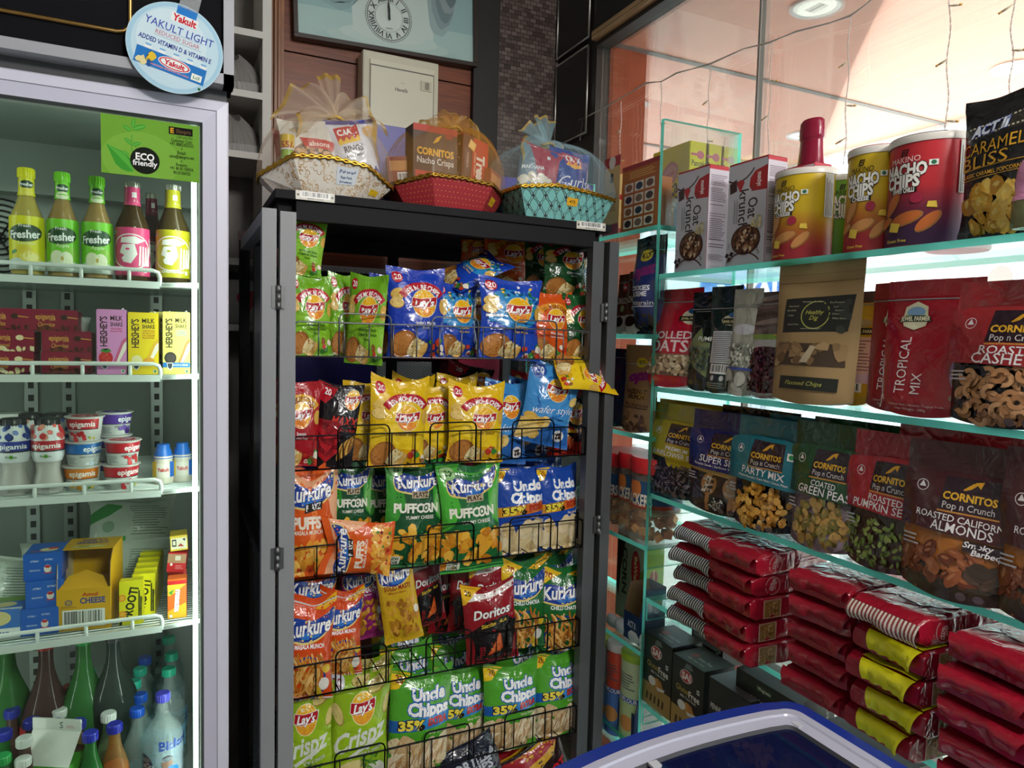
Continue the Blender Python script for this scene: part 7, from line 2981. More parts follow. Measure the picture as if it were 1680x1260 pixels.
def d_oats():
 a = Art(1.75)
 a.bg('#b81a30')
 a.ell(.34, .71, .18, .13, '#d9d4b8'); a.rect(.12, .67, .5, .72, '#2a2a1c'); a.ell(.36, .77, .1, .05, '#2a5a8a'); a.text('JEWEL FARMER', .32, .695, w=.32, h=.035, c='#e6d9a0', b=.02)
 a.text('ROLLED', -.0, .53, w=.78, h=.13, c='#f0d9dc', b=.02)
 a.text('OATS', -.02, .42, w=.74, h=.2, c='#f0d9dc', b=.02)
 a.rect(-.42, .12, .5, .34, '#8a6a54')
 a.heap(-.38, .14, .48, .32, 130, .045, ['#cbb694', '#b59c78', '#d9c8a8', '#9a8262'], 3, (.5, .8), seg=7)
 return a


def d_seedbag(base, cols, sd, win=(.12, .42)):
 def f():
  a = Art(2.2)
  a.bg(base)
  a.rect(-.4, .80, .3, .806, '#9aa09a')
  a.poly([(-.5, .46), (-.1, .64), (.1, .5), (.5, .46), (.5, .1), (-.5, .3)], '#7c8a5a')
  a.heap(-.48, .22, .48, .44, 90, .07, cols, sd, (.35, .5), seg=7)
  a.text('PUMPKIN', .3, .52, w=.7, h=.09, c='#d9dcd4', b=.02)
  return a
 return f


def d_backlabel():
 a = Art(2.4)
 a.bg('#1c2e2a')
 a.ell(.22, .68, .3, .12, '#c9c0a0'); a.rect(-.05, .64, .5, .70, '#2a3424'); a.ell(.25, .73, .14, .06, '#3a6a9a'); a.text('JEWEL FARMER', .22, .668, w=.5, h=.05, c='#e6d9a0', b=.02)
 a.rect(-.3, .28, .5, .58, '#c9ccce'); a.lines(-.26, .29, .46, .57, 16, '#4a5054', .35, 4)
 a.bars(-.24, .18, .5, .27, 18); a.ell(-.1, .14, .06, .06, '#c9ccce'); a.ell(.2, .14, .06, .06, '#c9ccce'); a.lines(-.35, .04, .45, .1, 3, '#8a9490')
 return a


def d_greyseed():
 a = Art(2.4)
 a.bg('#a9a89c')
 a.rect(-.5, .82, .5, .86, '#8f8e84')
 a.heap(-.5, .55, .5, .95, 10, .16, ['#b5b4a6', '#9c9b8e'], 3)
 a.ell(.0, .62, .4, .12, '#c4c6cc')
 a.heap(-.48, .26, .48, .48, 120, .06, ['#cfd2c4', '#b4b8a8', '#8a9080', '#dfe2d8'], 4, (.4, .6), seg=7)
 a.rect(-.5, .235, .5, .26, '#3a4a9a')
 a.heap(-.5, .02, .5, .2, 8, .15, ['#b9b8ae', '#a5a498'], 5)
 return a


def d_flax():
 a = Art(2.0)
 a.bg('#b5b2b0')
 a.rect(-.5, .58, .5, 1, '#5a4c48')
 for i in range(5):
  a.ell(.1, .65 + i * .075, .6, .05, ['#6f605a', '#8a7a72', '#4a3c38'][i % 3], .1)
 a.rect(-.5, .55, .5, .6, '#7a9a3c'); a.poly([(.1, .6), (.5, .56), (.5, .6)], '#e0a83a')
 a.rect(-.5, .05, .5, .46, '#3a141c'); a.ell(0, .44, .5, .09, '#3a141c')
 a.heap(-.48, .07, .48, .46, 170, .045, ['#3a141c', '#521f28', '#2a0e14', '#6a2c36'], 6, (.5, .8), seg=6)
 a.text('FLAX SEEDS', .0, .02, w=.6, h=.05, c='#6a1c24', b=.02)
 return a


def d_kraft():
 a = Art(1.85)
 a.bg('#a88a5e')
 a.rect(-.5, .915, .5, .92, '#927448')
 a.poly([(-.36, .50), (.40, .51), (.44, .76), (-.36, .745)], '#22231f')
 a.band(.03, .625, .155, .012, 0, 360, '#b9bb5a', 26, 1.15)
 a.text('Healthy', .02, .645, w=.2, h=.055, c='#d0cf5c', b=.0, sh=.3); a.text('Dig', .02, .605, w=.1, h=.055, c='#d0cf5c', b=.0, sh=.3)
 for x, y, t in ((-.24, .69, 'Non-fried'), (-.26, .66, 'affordable'), (-.26, .625, 'Crispy'), (-.22, .56, 'Gluten free'), (-.02, .72, 'Premium Gourmet'), (.25, .71, 'Dry Roasted'), (.27, .68, 'Low fat'), (.3, .655, 'Seasoned'), (.29, .63, 'Wholesome'), (.3, .60, 'Millet based'), (.0, .53, 'www.healthydig.in')):
  a.text(t, x, y, h=.022, c='#c9c9a8', b=.0)
 a.heap(.3, .52, .4, .72, 6, .05, ['#3a3c38'], 3)
 a.poly([(-.44, .27), (.42, .27), (.40, .42), (-.38, .43)], '#4a3a2c')
 a.heap(-.38, .29, .38, .41, 26, .08, ['#8a6c48', '#a08058', '#74583a', '#b5966c'], 5, (.5, .8), .4, seg=6)
 a.poly([(-.05, .29), (.05, .29), (.12, .40), (.06, .41)], '#c9b89a')
 a.rect(-.28, .10, .38, .19, '#1f231c'); a.band(.05, .145, .001, .001, 0, 90, '#8a8a4a')
 a.text('Flaxseed Chips', .02, .145, w=.44, h=.055, c='#b9b95a', b=.0, sh=.2)
 return a


def d_tropical():
 a = Art(1.45)
 a.bg('#a01626')
 a.ell(.66, .34, .36, .36, '#b082b4', n=30); a.ell(.67, .34, .32, .33, '#3a2a26', n=30)
 a.heap(.36, .14, .5, .55, 26, .05, ['#c9b49a', '#a8886a', '#8a6242', '#dccbb4', '#6a7a4a'], 5, (.5, .8))
 a.poly([(-.28, .70), (-.26, .80), (-.14, .84), (-.02, .80), (0, .70), (-.02, .66), (-.14, .63), (-.26, .66)], '#d6d2b0')
 a.ell(-.14, .76, .1, .06, '#7aa0c4'); a.poly([(-.25, .74), (-.03, .74), (-.05, .71), (-.23, .71)], '#8aa45a')
 a.poly([(-.32, .69), (-.14, .70), (.04, .69), (.02, .73), (-.14, .74), (-.30, .73)], '#2a3a22'); a.text('JEWEL FARMER', -.14, .714, w=.32, h=.045, c='#efe6c4', b=.03)
 a.text('TROPICAL', -.20, .37, w=.60, h=.115, c='#efe0e0', b=.0, rot=90)
 a.text('MIX', -.02, .24, w=.22, h=.115, c='#efe0e0', b=.0, rot=90)
 a.text('Cashew Nuts | Almonds | Tropical Fruits', .0, .085, w=.6, h=.025, c='#e0b8b8'); a.text('Net Weight : 200g', -.05, .055, w=.35, h=.025, c='#e0b8b8')
 a.rect(-.5, .87, .5, .874, '#7e1220')
 return a


def d_yellowback():
 a = Art(2.2)
 a.bg('#d0a51c')
 a.rect(-.5, .90, .5, 1, '#4a1430')
 a.rect(-.3, .62, .5, .68, '#3a3420'); a.ell(.1, .72, .2, .08, '#b9a878'); a.text('JEWEL FARMER', .12, .65, w=.7, h=.06, c='#e6d9a0', b=.02)
 a.rect(-.4, .26, .45, .60, '#e0b8a8'); a.lines(-.36, .3, .4, .58, 10, '#7a4a4a', .3, 4)
 a.rect(-.35, .2, .4, .28, '#d6b9c8'); a.bars(-.35, .12, .25, .2, 12)
 return a


reg_pouch('j_oats', d_oats, '#b81a30', 101, .12, .21, .06, hole=False, top=.88)
reg_pouch('j_black', d_seedbag('#17201c', ['#4a5a4c', '#63745f', '#364438', '#7d8c74'], 4), '#17201c', 103, .10, .21, .05, hole=False, top=.88)
reg_pouch('j_green', d_backlabel, '#1c2e2a', 105, .10, .22, .05, hole=False, top=.88)
reg_pouch('j_grey', d_greyseed, '#a9a89c', 107, .095, .22, .05, hole=False, top=.88)
reg_pouch('j_flax', d_flax, '#5a4c48', 109, .11, .22, .05, hole=False, top=.9)
REG['kraft'] = (lambda: pouch(.15, .27, .07, d_kraft(), '#a88a5e', 111, hole=False, top=.9, kind='paper', zipc='#94774c', header='#a08258', name='paper_pouch'), .15, .27)
reg_pouch('j_trop', d_tropical, '#a01626', 113, .16, .23, .055, hole=False, top=.88)
reg_pouch('j_yellow', d_yellowback, '#d0a51c', 115, .10, .22, .04, hole=False, top=.9)

Z2, Z3 = RB[1], RB[2]
S2, S3 = 'pouches on the second glass shelf', 'pouches on the third glass shelf'
for key, box, X, yaw, z, lb, grp in [
 ('j_oats', (1070, 474, 1146, 640), 1.155, 4, Z2, 'red pouch of rolled oats at the left end of the second glass shelf', S2),
 ('j_black', (1134, 486, 1182, 640), 1.15, 4, Z2, 'black pouch of green seeds right beside the red oats pouch', S2),
 ('j_green', (1164, 484, 1212, 645), 1.146, 4, Z2, 'dark green pouch with white back label and barcode', S2),
 ('j_grey', (1201, 480, 1244, 648), 1.146, 6, Z2, 'pale grey pouch of light seeds with a blue stripe', S2),
 ('j_flax', (1236, 478, 1292, 652), 1.15, 6, Z2, 'pouch of dark red seeds just left of the brown paper pouch', S2),
 ('kraft', (1271, 436, 1406, 663), 1.14, 2, Z2, 'tall brown paper pouch with black label and clear window', S2),
 ('j_yellow', (1380, 478, 1440, 668), 1.215, 4, Z2, 'yellow pouch turned back to front behind the paper pouch', S2),
 ('j_trop', (1426, 464, 1545, 676), 1.185, 3, Z2, 'plain red pouch behind the tropical mix pouch, its left edge showing', S2),
 ('j_trop', (1448, 460, 1600, 682), 1.145, 3, Z2, 'red tropical mix pouch with a bowl of nuts on the second shelf', S2),
 ('p_cashew', (1560, 458, 1760, 702), 1.125, 2, Z2, 'red and black cashew pouch at the right frame edge of the second shelf', S2),
 ('p_sun', (1072, 664, 1158, 824), 1.16, 6, Z3, 'olive yellow sunflower seed pouch at the left end of the third shelf', S3),
 ('p_super', (1138, 676, 1240, 846), 1.15, 8, Z3, 'navy blue seed pouch with wooden spoons printed on it', S3),
 ('p_party', (1208, 686, 1310, 876), 1.14, 4, Z3, 'teal party mix pouch with a bowl of golden nuts', S3),
 ('p_peas', (1302, 694, 1412, 904), 1.14, 4, Z3, 'dark green pea pouch with a pale bowl printed on it', S3),
 ('p_pump', (1396, 710, 1520, 926), 1.14, 4, Z3, 'red pumpkin seed pouch between green pea and almond pouches', S3),
 ('p_almond', (1485, 728, 1672, 972), 1.125, 8, Z3, 'maroon almond pouch with orange picture, front of the third shelf', S3),
 ('p_almond', (1640, 742, 1850, 1010), 1.135, 8, Z3, 'maroon almond pouch cut off by the right frame edge', S3),
 ('p_party', (1255, 684, 1375, 880), 1.215, 4, Z3, 'teal pouch behind, its punched top showing over the green pea pouch', S3),
 ('p_peas', (1330, 690, 1470, 890), 1.205, 4, Z3, 'dark green pouch behind, its punched top left of the red pouch', S3),
 ('p_pump', (1465, 704, 1640, 915), 1.195, 4, Z3, 'red pouch behind the front red pumpkin pouch, only its punched top showing', S3),
 ('p_pump', (1590, 716, 1760, 940), 1.205, 4, Z3, 'red pouch behind the almond pouches at the right edge', S3),
 ('p_brown', (1180, 670, 1300, 850), 1.225, 4, Z3, 'brown pouch behind the navy and teal ones, its striped top showing', S3),
 ('p_sun', (1080, 660, 1190, 820), 1.215, 6, Z3, 'olive yellow pouch directly behind the front sunflower pouch', S3)]:
 put(key, box, lb, 'food pouch', X=X, yaw=yaw, group=grp, z=z, pitch=3)


# ---------------- top shelf
def d_oatk():
 a = Art(2.25)
 a.bg('#c3c2cc')
 a.band(-.25, 1.12, .55, .03, 225, 320, '#3a1c1c', 12, 1.2)
 a.poly([(.5, .93), (.2, .90), (.08, .84), (.06, .76), (.14, .71), (.5, .70)], '#b0262e')
 a.text('munchys', .32, .81, w=.3, h=.11, c='#f0e6e4', b=.03, rot=-90)
 a.text('krunch', -.07, .55, w=.86, h=.24, c='#2a1a18', b=.01, rot=-90)
 a.text('Oat', .17, .55, w=.44, h=.24, c='#2a1a18', b=.01, rot=-90)
 a.text('just', .16, .74, w=.16, h=.09, c='#5a4a48', b=.0, rot=-90)
 a.poly([(-.46, .82), (-.28, .86), (-.26, .74), (-.44, .72)], '#3a2220')
 a.ell(-.17, .81, .1, .07, '#b0262e'); a.poly([(-.26, .80), (-.08, .80), (-.17, .72)], '#b0262e')
 for x in (-.33, -.26):
  a.lines(x, .42, x + .05, .68, 2, '#4a4a52', .35, 3, True)
 a.ell(.02, .25, .38, .33, '#3a2018', n=28); a.ell(.02, .25, .345, .30, '#6a4430', n=28)
 ins = lambda x, y: ((x - .02) / .31) ** 2 + ((y - .25) * 2.25 / .27) ** 2 < 1
 a.heap(-.3, .1, .34, .4, 70, .045, ['#8a5c40', '#4a2a1c', '#b58a64', '#d9c0a0', '#2a1610'], 3, (.6, 1), .3, inside=ins, seg=7)
 a.heap(.2, .36, .42, .46, 14, .05, ['#cfc39c', '#b5a878'], 4, (.5, .8))
 a.text('DARK CHOCOLATE', .32, .2, w=.5, h=.05, c='#2a1a18', b=.02, rot=-70)
 for x, y in ((-.42, .11), (-.36, .07), (-.30, .12)):
  a.poly([(x - .06, y - .01), (x + .02, y - .025), (x + .06, y + .012), (x - .02, y + .025)], '#2a1610')
 a.band(.0, -.12, .55, .03, 40, 140, '#3a1c1c', 10, 1.0)
 a.text('208 g', -.38, .2, w=.14, h=.03, c='#4a4a52', rot=-90)
 return a


def d_nutri():
 a = Art(4)
 a.bg('#c9c2cc')
 for y0, y1, n, sd in ((.84, .95, 7, 3), (.68, .82, 8, 4), (.64, .66, 1, 5), (.30, .52, 12, 6), (.22, .27, 2, 7), (.1, .16, 4, 8)):
  a.lines(-.42, y0, .42, y1, n, '#5a4a58', .35, sd)
 for y in (.56, .535, .30):
  a.rect(-.42, y, .42, y + .005, '#3a2a38')
 a.poly([(-.4, .04), (.4, .045), (.3, .08), (-.4, .08)], '#d9d2da')
 return a


REG['oat'] = (lambda: carton(.105, .058, .238, '#b8303c', F=d_oatk(), R=d_nutri(), T=Art(.5).bg('#b0262e'), name='biscuit_carton'), .105, .238)
Z1 = RB[0]
T1 = 'goods on the top glass shelf'


def stand(key, box, X, z, label, cat, group=T1, yaw=0, off=0.0):
 o = put(key, box, label, cat, X=X, z=z, yaw=yaw, group=group)
 o.matrix_basis = Matrix.Translation((off, 0, 0)) @ o.matrix_basis
 return o


stand('oat', (1109, 278, 1160, 440), 1.13, Z1, 'white oat biscuit carton with red badge, left one of the front pair', 'biscuit carton', off=.03)
stand('oat', (1191, 264, 1254, 440), 1.13, Z1, 'white oat biscuit carton with red badge, right one beside the yellow can', 'biscuit carton', off=.03)
stand('oat', (1222, 268, 1288, 440), 1.13, Z1, 'white oat biscuit carton behind, only its side showing by the yellow can', 'biscuit carton', off=.10)


def d_nacho(base, mid, low, banner, flav, back=False):
 def f():
  a = Art(.165 / (math.pi * .05))
  a.bg(base)
  a.ramp(.32, .55, base, mid)
  a.ramp(.12, .32, mid, low)
  if back:
   a.lines(-.3, .25, .3, .72, 12, '#3c6a1c', .3, 4)
   for x in (-.2, -.05):
    for y in (.80, .88):
     a.ell(x, y, .03, .03, '#3c6a1c')
   for x in (-.3, -.2, -.1, 0):
    a.ell(x, .1, .028, .028, '#2c4a1c')
   X0 = .36
  else:
   X0 = -.10
   a.poly([(-.5, .90), (.22, .955), (.22, 1.0), (-.5, 1.0)], banner)
   a.text('NEW LOOK', -.12, .955, w=.26, h=.05, c='#fff', b=.03, rot=3)
  a.text('El', X0, .845, w=.08, h=.06, c='#2a1a14', sh=.3, b=.03)
  a.text('MAKINO', X0 + .0, .78, w=.27, h=.055, c='#2a1a14' if base != '#c02a34' else '#f0d9d4', b=.0)
  a.text('NACHO', X0, .685, w=.38, h=.115, c='#f2f0ea', b=.045, ol=('#1a1614', .045))
  a.text('CHIPS', X0 - .02, .585, w=.32, h=.115, c='#f2f0ea', b=.045, ol=('#1a1614', .045))
  a.rect(X0 - .12, .475, X0 + .12, .525, '#1a1614'); a.text(flav, X0, .50, w=.2, h=.042, c='#f2f0ea', b=.04)
  if not back:
   a.rect(.10, .70, .17, .75, '#e6ece4'); a.ell(.135, .725, .02, .02, '#2a6a4a')
   a.ell(.02, .42, .05, .05, '#a02040')
   for i, (x, y, r, ro) in enumerate(((-.2, .38, .13, 1.0), (-.06, .24, .15, .3), (.12, .20, .13, .8), (-.28, .22, .1, .4))):
    a.ell(x, y, r, r * .42, '#a06a34', ro, 14); a.ell(x - .006, y + .006, r * .9, r * .34, '#c98c50' if base != '#c02a34' else '#c4682c', ro, 14)
   a.poly([(-.22, .14), (-.12, .12), (-.1, .2), (-.2, .22)], '#e9c84a'); a.poly([(.1, .33), (.18, .32), (.17, .38), (.11, .38)], '#e9c84a')
   a.text('Gluten Free', -.14, .045, w=.2, h=.03, c='#e9c84a')
   a.rect(.34, .45, .46, .92, '#c9c4bc'); a.lines(.35, .46, .45, .9, 5, '#5a4a4a', .4, 3, True)
  return a
 return f


REG['can_y'] = (lambda: can(.05, .165, '#c8a81c', d_nacho('#cfae1c', '#b0641f', '#9a1f2e', '#a81f34', 'CHEESE')()), .10, .165)
REG['can_r'] = (lambda: can(.05, .165, '#b0262e', d_nacho('#c02a34', '#6a1c3a', '#3a1c44', '#3a1f58', 'SWEET CHILLI')()), .10, .165)
REG['can_g'] = (lambda: can(.05, .165, '#5a8a22', d_nacho('#6a9a26', '#5f8e24', '#4a7a1e', '#4a7a1e', 'JALAPENO', True)()), .10, .165)
stand('can_y', (1282, 284, 1358, 414), 1.165, Z1, 'yellow nacho can with red banner, left one in front of the red bottle', 'snack can', yaw=14)
stand('can_g', (1345, 294, 1408, 412), 1.225, Z1, 'green nacho can between the two yellow ones, showing its back', 'snack can', yaw=-20)
stand('can_y', (1398, 249, 1478, 408), 1.165, Z1, 'taller looking yellow nacho can beside the red nacho can', 'snack can', yaw=24)
stand('can_y', (1384, 288, 1420, 408), 1.245, Z1, 'yellow nacho can hidden behind, its rim peeping out by the green can', 'snack can', yaw=50)
stand('can_r', (1466, 231, 1578, 402), 1.165, Z1, 'red and purple nacho can beside the black popcorn bag', 'snack can', yaw=14)
stand('can_r', (1530, 262, 1622, 402), 1.25, Z1, 'red nacho can behind the red and purple one, seen as a sliver', 'snack can', yaw=20)


def fizz():
 P = [(.040, 0), (.042, .005), (.042, .15), (.036, .185), (.024, .215), (.0175, .245), (.0165, .265)]
 mb = MB()
 mb.lathe(P, mat('#3a1420', 'gloss'), 28, capt=True)
 o = mb.build('sparkling_bottle')
 q = MB()
 red = mat('#8e1838', 'plastic', .25)
 def S(t, z):
  zs = [(.0385, .17), (.031, .195), (.025, .22), (.0215, .245), (.0195, .275), (.0188, .295), (.0205, .299), (.0208, .318), (.0198, .336), (.0165, .342), (.002, .343)]
  k = min(len(zs) - 2, int(z))
  r = zs[k][0] + (zs[k + 1][0] - zs[k][0]) * (z - k)
  zz = zs[k][1] + (zs[k + 1][1] - zs[k][1]) * (z - k)
  r *= 1 + .012 * math.sin(t * 9) * (1 if z < 8 else 0)
  return (r * math.cos(t), r * math.sin(t), zz)
 q.grid(lambda a, b: S(a, b), frange(0, 2 * math.pi, 42)[:-1], frange(0, 9.999, 40), red, loop=True)
 q.build('foil_capsule', o)
 return o


REG['fizz'] = (fizz, .084, .343)
o = stand('fizz', (1292, 198, 1364, 410), 1.27, Z1, 'bottle with dark red foil neck rising behind the left yellow can', 'bottle')


def d_popcorn():
 a = Art(1.7)
 a.bg('#1c1a1c')
 a.poly([(-.44, .70), (.34, .745), (.34, .85), (-.44, .80)], '#3a3630')
 for i in range(14):
  for yy in (.712, .79):
   a.rect(-.42 + i * .053, yy + .0033 * i, -.39 + i * .053, yy + .012 + .0033 * i, '#d0c8b0')
 a.text('ACT II', -.12, .775, w=.5, h=.125, c='#dfe4ee', b=.05, sh=.15, tilt=.08, ol=('#2a3a8a', .05))
 a.rect(.40, .82, .49, .875, '#e6ece4'); a.ell(.445, .847, .03, .03, '#2a6a4a')
 a.text('CARAMEL', -.06, .645, w=.8, h=.15, c='#d9a22c', b=.0, tilt=.05)
 a.text('BLISS', -.14, .545, w=.62, h=.15, c='#d9a22c', b=.0, tilt=.05)
 a.poly([(-.45, .485), (.4, .51), (.4, .516), (-.45, .491)], '#b98a2c')
 a.text('CLASSIC CARAMEL POPCORN', -.07, .455, w=.78, h=.045, c='#d9a22c', b=.02, tilt=.03)
 a.poly([(-.45, .415), (.4, .44), (.4, .446), (-.45, .421)], '#b98a2c')
 ins = lambda x, y: ((x - .02) / .44) ** 2 + ((y - .20) * 1.7 / .28) ** 2 < 1
 a.heap(-.42, .04, .46, .37, 46, .095, ['#d09a2c', '#e0b040', '#b9801c', '#e8c25a'], 4, (.75, 1), .3, inside=ins, seg=9, hl='#eccb6a')
 return a


REG['popcorn'] = (lambda: bag(.15, .25, .05, d_popcorn(), '#1c1a1c', 121, ear=.03, dip=.01, back='#1c1a1c'), .15, .25)
put('popcorn', (1572, 160, 1716, 386), 'black caramel popcorn bag with gold lettering on the top glass shelf', 'snack bag', X=1.135, yaw=-4, group=T1, z=Z1)


def glitter():
 mb = MB()
 mb.lathe([(.025, 0), (.028, .004), (.028, .055)], mat('#8a8a5a', 'film'), 28)
 o = mb.build('pink_jar')
 q = MB()
 q.lathe([(.029, .05), (.027, .06), (.024, .062), (.026, .085), (.023, .11), (.018, .125)], mat('#d08ab0', 'film'), 28)
 q.build('pink_top', o)
 return o


REG['glitter'] = (glitter, .058, .125)
stand('glitter', (1662, 262, 1730, 376), 1.09, Z1, 'glittery jar with pink top at the right frame edge on the top shelf', 'jar')

# ---------------- left bay
LBG = 'goods on the shelves beside the rack'


def d_pancake():
 a = Art(1.0)
 a.bg('#d6c41e')
 a.poly([(-.5, .93), (-.35, .93), (-.35, 1), (-.5, 1)], '#1c1c1c')
 a.rect(-.5, .80, -.38, .93, '#8a1c1c')
 a.ell(.0, .80, .22, .16, '#c87a8e', .2); a.ell(.0, .80, .18, .12, '#d894a4', .2); a.text('Betty Crocker', .0, .80, w=.26, h=.06, c='#b03a4a', sh=.3, rot=12)
 a.text('Pancake', .05, .60, w=.88, h=.2, c='#2a3a4a', b=.02, rot=12)
 a.text('Mix', .12, .43, w=.4, h=.2, c='#2a3a4a', b=.02, rot=12)
 a.ell(-.1, .2, .55, .3, '#e6e0d0'); a.ell(-.1, .16, .5, .22, '#2a6a8a')
 for i in range(5):
  a.ell(-.15, .12 + i * .045, .32, .1, '#a8702c'); a.ell(-.15, .14 + i * .045, .31, .09, '#dcab58')
 a.ell(-.1, .35, .08, .06, '#f0e090')
 a.poly([(.2, .38), (.5, .44), (.5, .30), (.24, .26)], '#1f7ab0')
 return a


def d_panside():
 a = Art(2.7)
 a.bg('#d9ca2a')
 a.ell(.05, .935, .2, .14, '#c8607a'); a.poly([(-.45, .92), (-.1, .92), (-.1, .95), (-.45, .95)], '#c8607a')
 a.text('Pancake', 0, .83, w=.8, h=.19, c='#3a3a2a', b=.02); a.text('Mix', .08, .74, w=.38, h=.19, c='#3a3a2a', b=.02)
 a.rect(-.05, .66, .42, .70, '#7aa8c4'); a.rect(-.42, .45, .42, .46, '#b0a020')
 a.ell(0, .32, .38, .28, '#cfa07a'); a.ell(0, .30, .3, .18, '#e6d0b4'); a.rect(-.45, .05, .2, .15, '#8a9a2a')
 return a


REG['pancake'] = (lambda: carton(.125, .05, .145, '#d6c41e', F=d_pancake(), R=d_panside(), name='pancake_mix_carton'), .125, .145)
for i, lb in enumerate(('yellow pancake mix carton in front with its large face showing', 'yellow pancake mix carton in the middle, seen through the glass upright', 'yellow pancake mix carton rearmost, nearest the window')):
 o = stand('pancake', (1071, 243, 1131, 372), 1.236, LB[0], lb, 'pancake mix', 'yellow pancake mix cartons', off=.027 + .053 * i)


def d_cocoa():
 a = Art(1.1)
 a.bg('#b0601e')
 a.rect(-.5, .93, .5, 1, '#9a2424')
 a.lines(-.3, .78, .45, .9, 4, '#e0b060', .4, 3)
 for r in range(4):
  for c in range(3):
   x, y = -.3 + c * .28, .66 - r * .18
   a.rect(x - .12, y - .07, x + .12, y + .07, '#dcd2c0'); a.ell(x, y, .09, .06, ['#8a5a3a', '#2a3a4a', '#6a4a3a', '#2a201c', '#7a6450', '#3a2c26'][(r * 3 + c) % 6])
 return a


REG['cocoa'] = (lambda: carton(.16, .04, .125, '#a8581c', F=d_cocoa(), L=Art(2).bg('#7a3a1a'), R=Art(2).bg('#8a4a20'), name='carton'), .16, .125)
stand('cocoa', (1018, 298, 1079, 372), 1.13, LB[0], 'orange brown carton printed with a grid of small food pictures', 'carton', LBG, off=.022)
a = Art(2.4); a.bg('#d9b878'); a.rect(-.5, .87, .5, 1, '#b02430'); a.ell(.0, .93, .2, .2, '#e6dcd0'); a.lines(-.35, .3, .35, .55, 8, '#8a6a3a', .3, 3)
for y in (.76, .70):
 a.ell(0, y, .1, .08, '#2a2018')
a.rect(-.5, 0, .5, .14, '#a8505c')
REG['cream_box'] = (lambda: carton(.07, .035, .125, '#d9b878', F=a, R=a, name='carton'), .07, .125)
stand('cream_box', (990, 290, 1016, 374), 1.125, LB[0], 'narrow cream carton with red top beside the teal hamper', 'carton', LBG, off=.02)


def d_cereal(base, top, name, sub_, tc, chips):
 def f():
  a = Art(1.75)
  a.bg(base)
  a.rect(-.5, .8, .5, 1, top)
  a.ell(0, .80, .18, .1, '#c9b02c'); a.text('KO', 0, .80, w=.2, h=.09, c='#2a2420', b=.03)
  a.text('opz', .05, .66, w=.72, h=.2, c='#7a1f6a', b=.08, sh=.2, rot=8)
  a.text(name[0], .02, .47, w=.6, h=.085, c=tc, b=.03); a.text(name[1], .02, .41, w=.5, h=.085, c=tc, b=.03)
  a.text(sub_, .05, .32, w=.66, h=.08, c=tc, b=.0); a.lines(-.3, .27, .4, .295, 1, tc)
  a.heap(-.4, .03, .35, .2, 22, .09, chips, 4, (.4, .7), .2)
  return a
 return f


REG['creme'] = (lambda: bag(.13, .21, .07, d_cereal('#1f2f6a', '#1a1a20', ('COOKIES', '& CREME'), 'Multigrain', '#e6e9ee', ['#2a2628', '#3a3436', '#1a181a'])(), '#1f2f6a', 131, ear=.01, dip=-.02, seal='#1a1a20'), .13, .21)
REG['hazel'] = (lambda: pouch(.13, .21, .06, d_cereal('#8a6a48', '#94744f', ('HAZELNUT', 'CRUNCH'), 'Multigrain', '#2a1c14', ['#5a3c28', '#4a3020', '#74523a'])(), '#8a6a48', 133, hole=True, top=.86), .13, .21)
put('creme', (1040, 402, 1092, 548), 'black and blue cookies and creme bag on the glass shelf beside the rack', 'snack bag', X=1.15, group=LBG, z=LB[1])
put('hazel', (1023, 577, 1078, 712), 'brown hazelnut crunch pouch on the glass shelf beside the rack door', 'food pouch', X=1.15, group=LBG, z=LB[2], pitch=2)


def d_brownie():
 a = Art(1.6)
 a.bg('#5a3428')
 a.rect(-.5, 0, .5, .3, '#c9c4be'); a.ell(.1, .78, .16, .12, '#c83a3e'); a.text('diet', .1, .78, w=.2, h=.08, c='#fff', b=.02)
 a.text('CHOCO', .0, .55, w=.7, h=.16, c='#e6dcd0', b=.02, sh=.2); a.ell(.1, .42, .15, .09, '#a8b48a'); a.ell(-.05, .2, .3, .14, '#2a1a14')
 return a


REG['choco'] = (lambda: pouch(.10, .16, .04, d_brownie(), '#5a3428', 135, hole=False, top=.88), .10, .16)
put('choco', (1012, 450, 1034, 548), 'brown chocolate pouch behind the rack door on the second glass shelf, left one', 'food pouch', X=1.165, group=LBG, z=LB[1], pitch=3)
put('choco', (1028, 444, 1058, 548), 'brown chocolate pouch next to the black and blue bag on the second glass shelf', 'food pouch', X=1.155, group=LBG, z=LB[1], pitch=3)
REG['navy_pouch'] = (lambda: pouch(.10, .19, .05, Art(1.9).bg('#1c2a4a'), '#1c2a4a', 137, hole=False, top=.9), .10, .19)
put('navy_pouch', (1006, 572, 1032, 706), 'dark navy pouch half hidden behind the brown hazelnut pouch', 'food pouch', X=1.17, group=LBG, z=LB[2], pitch=3)


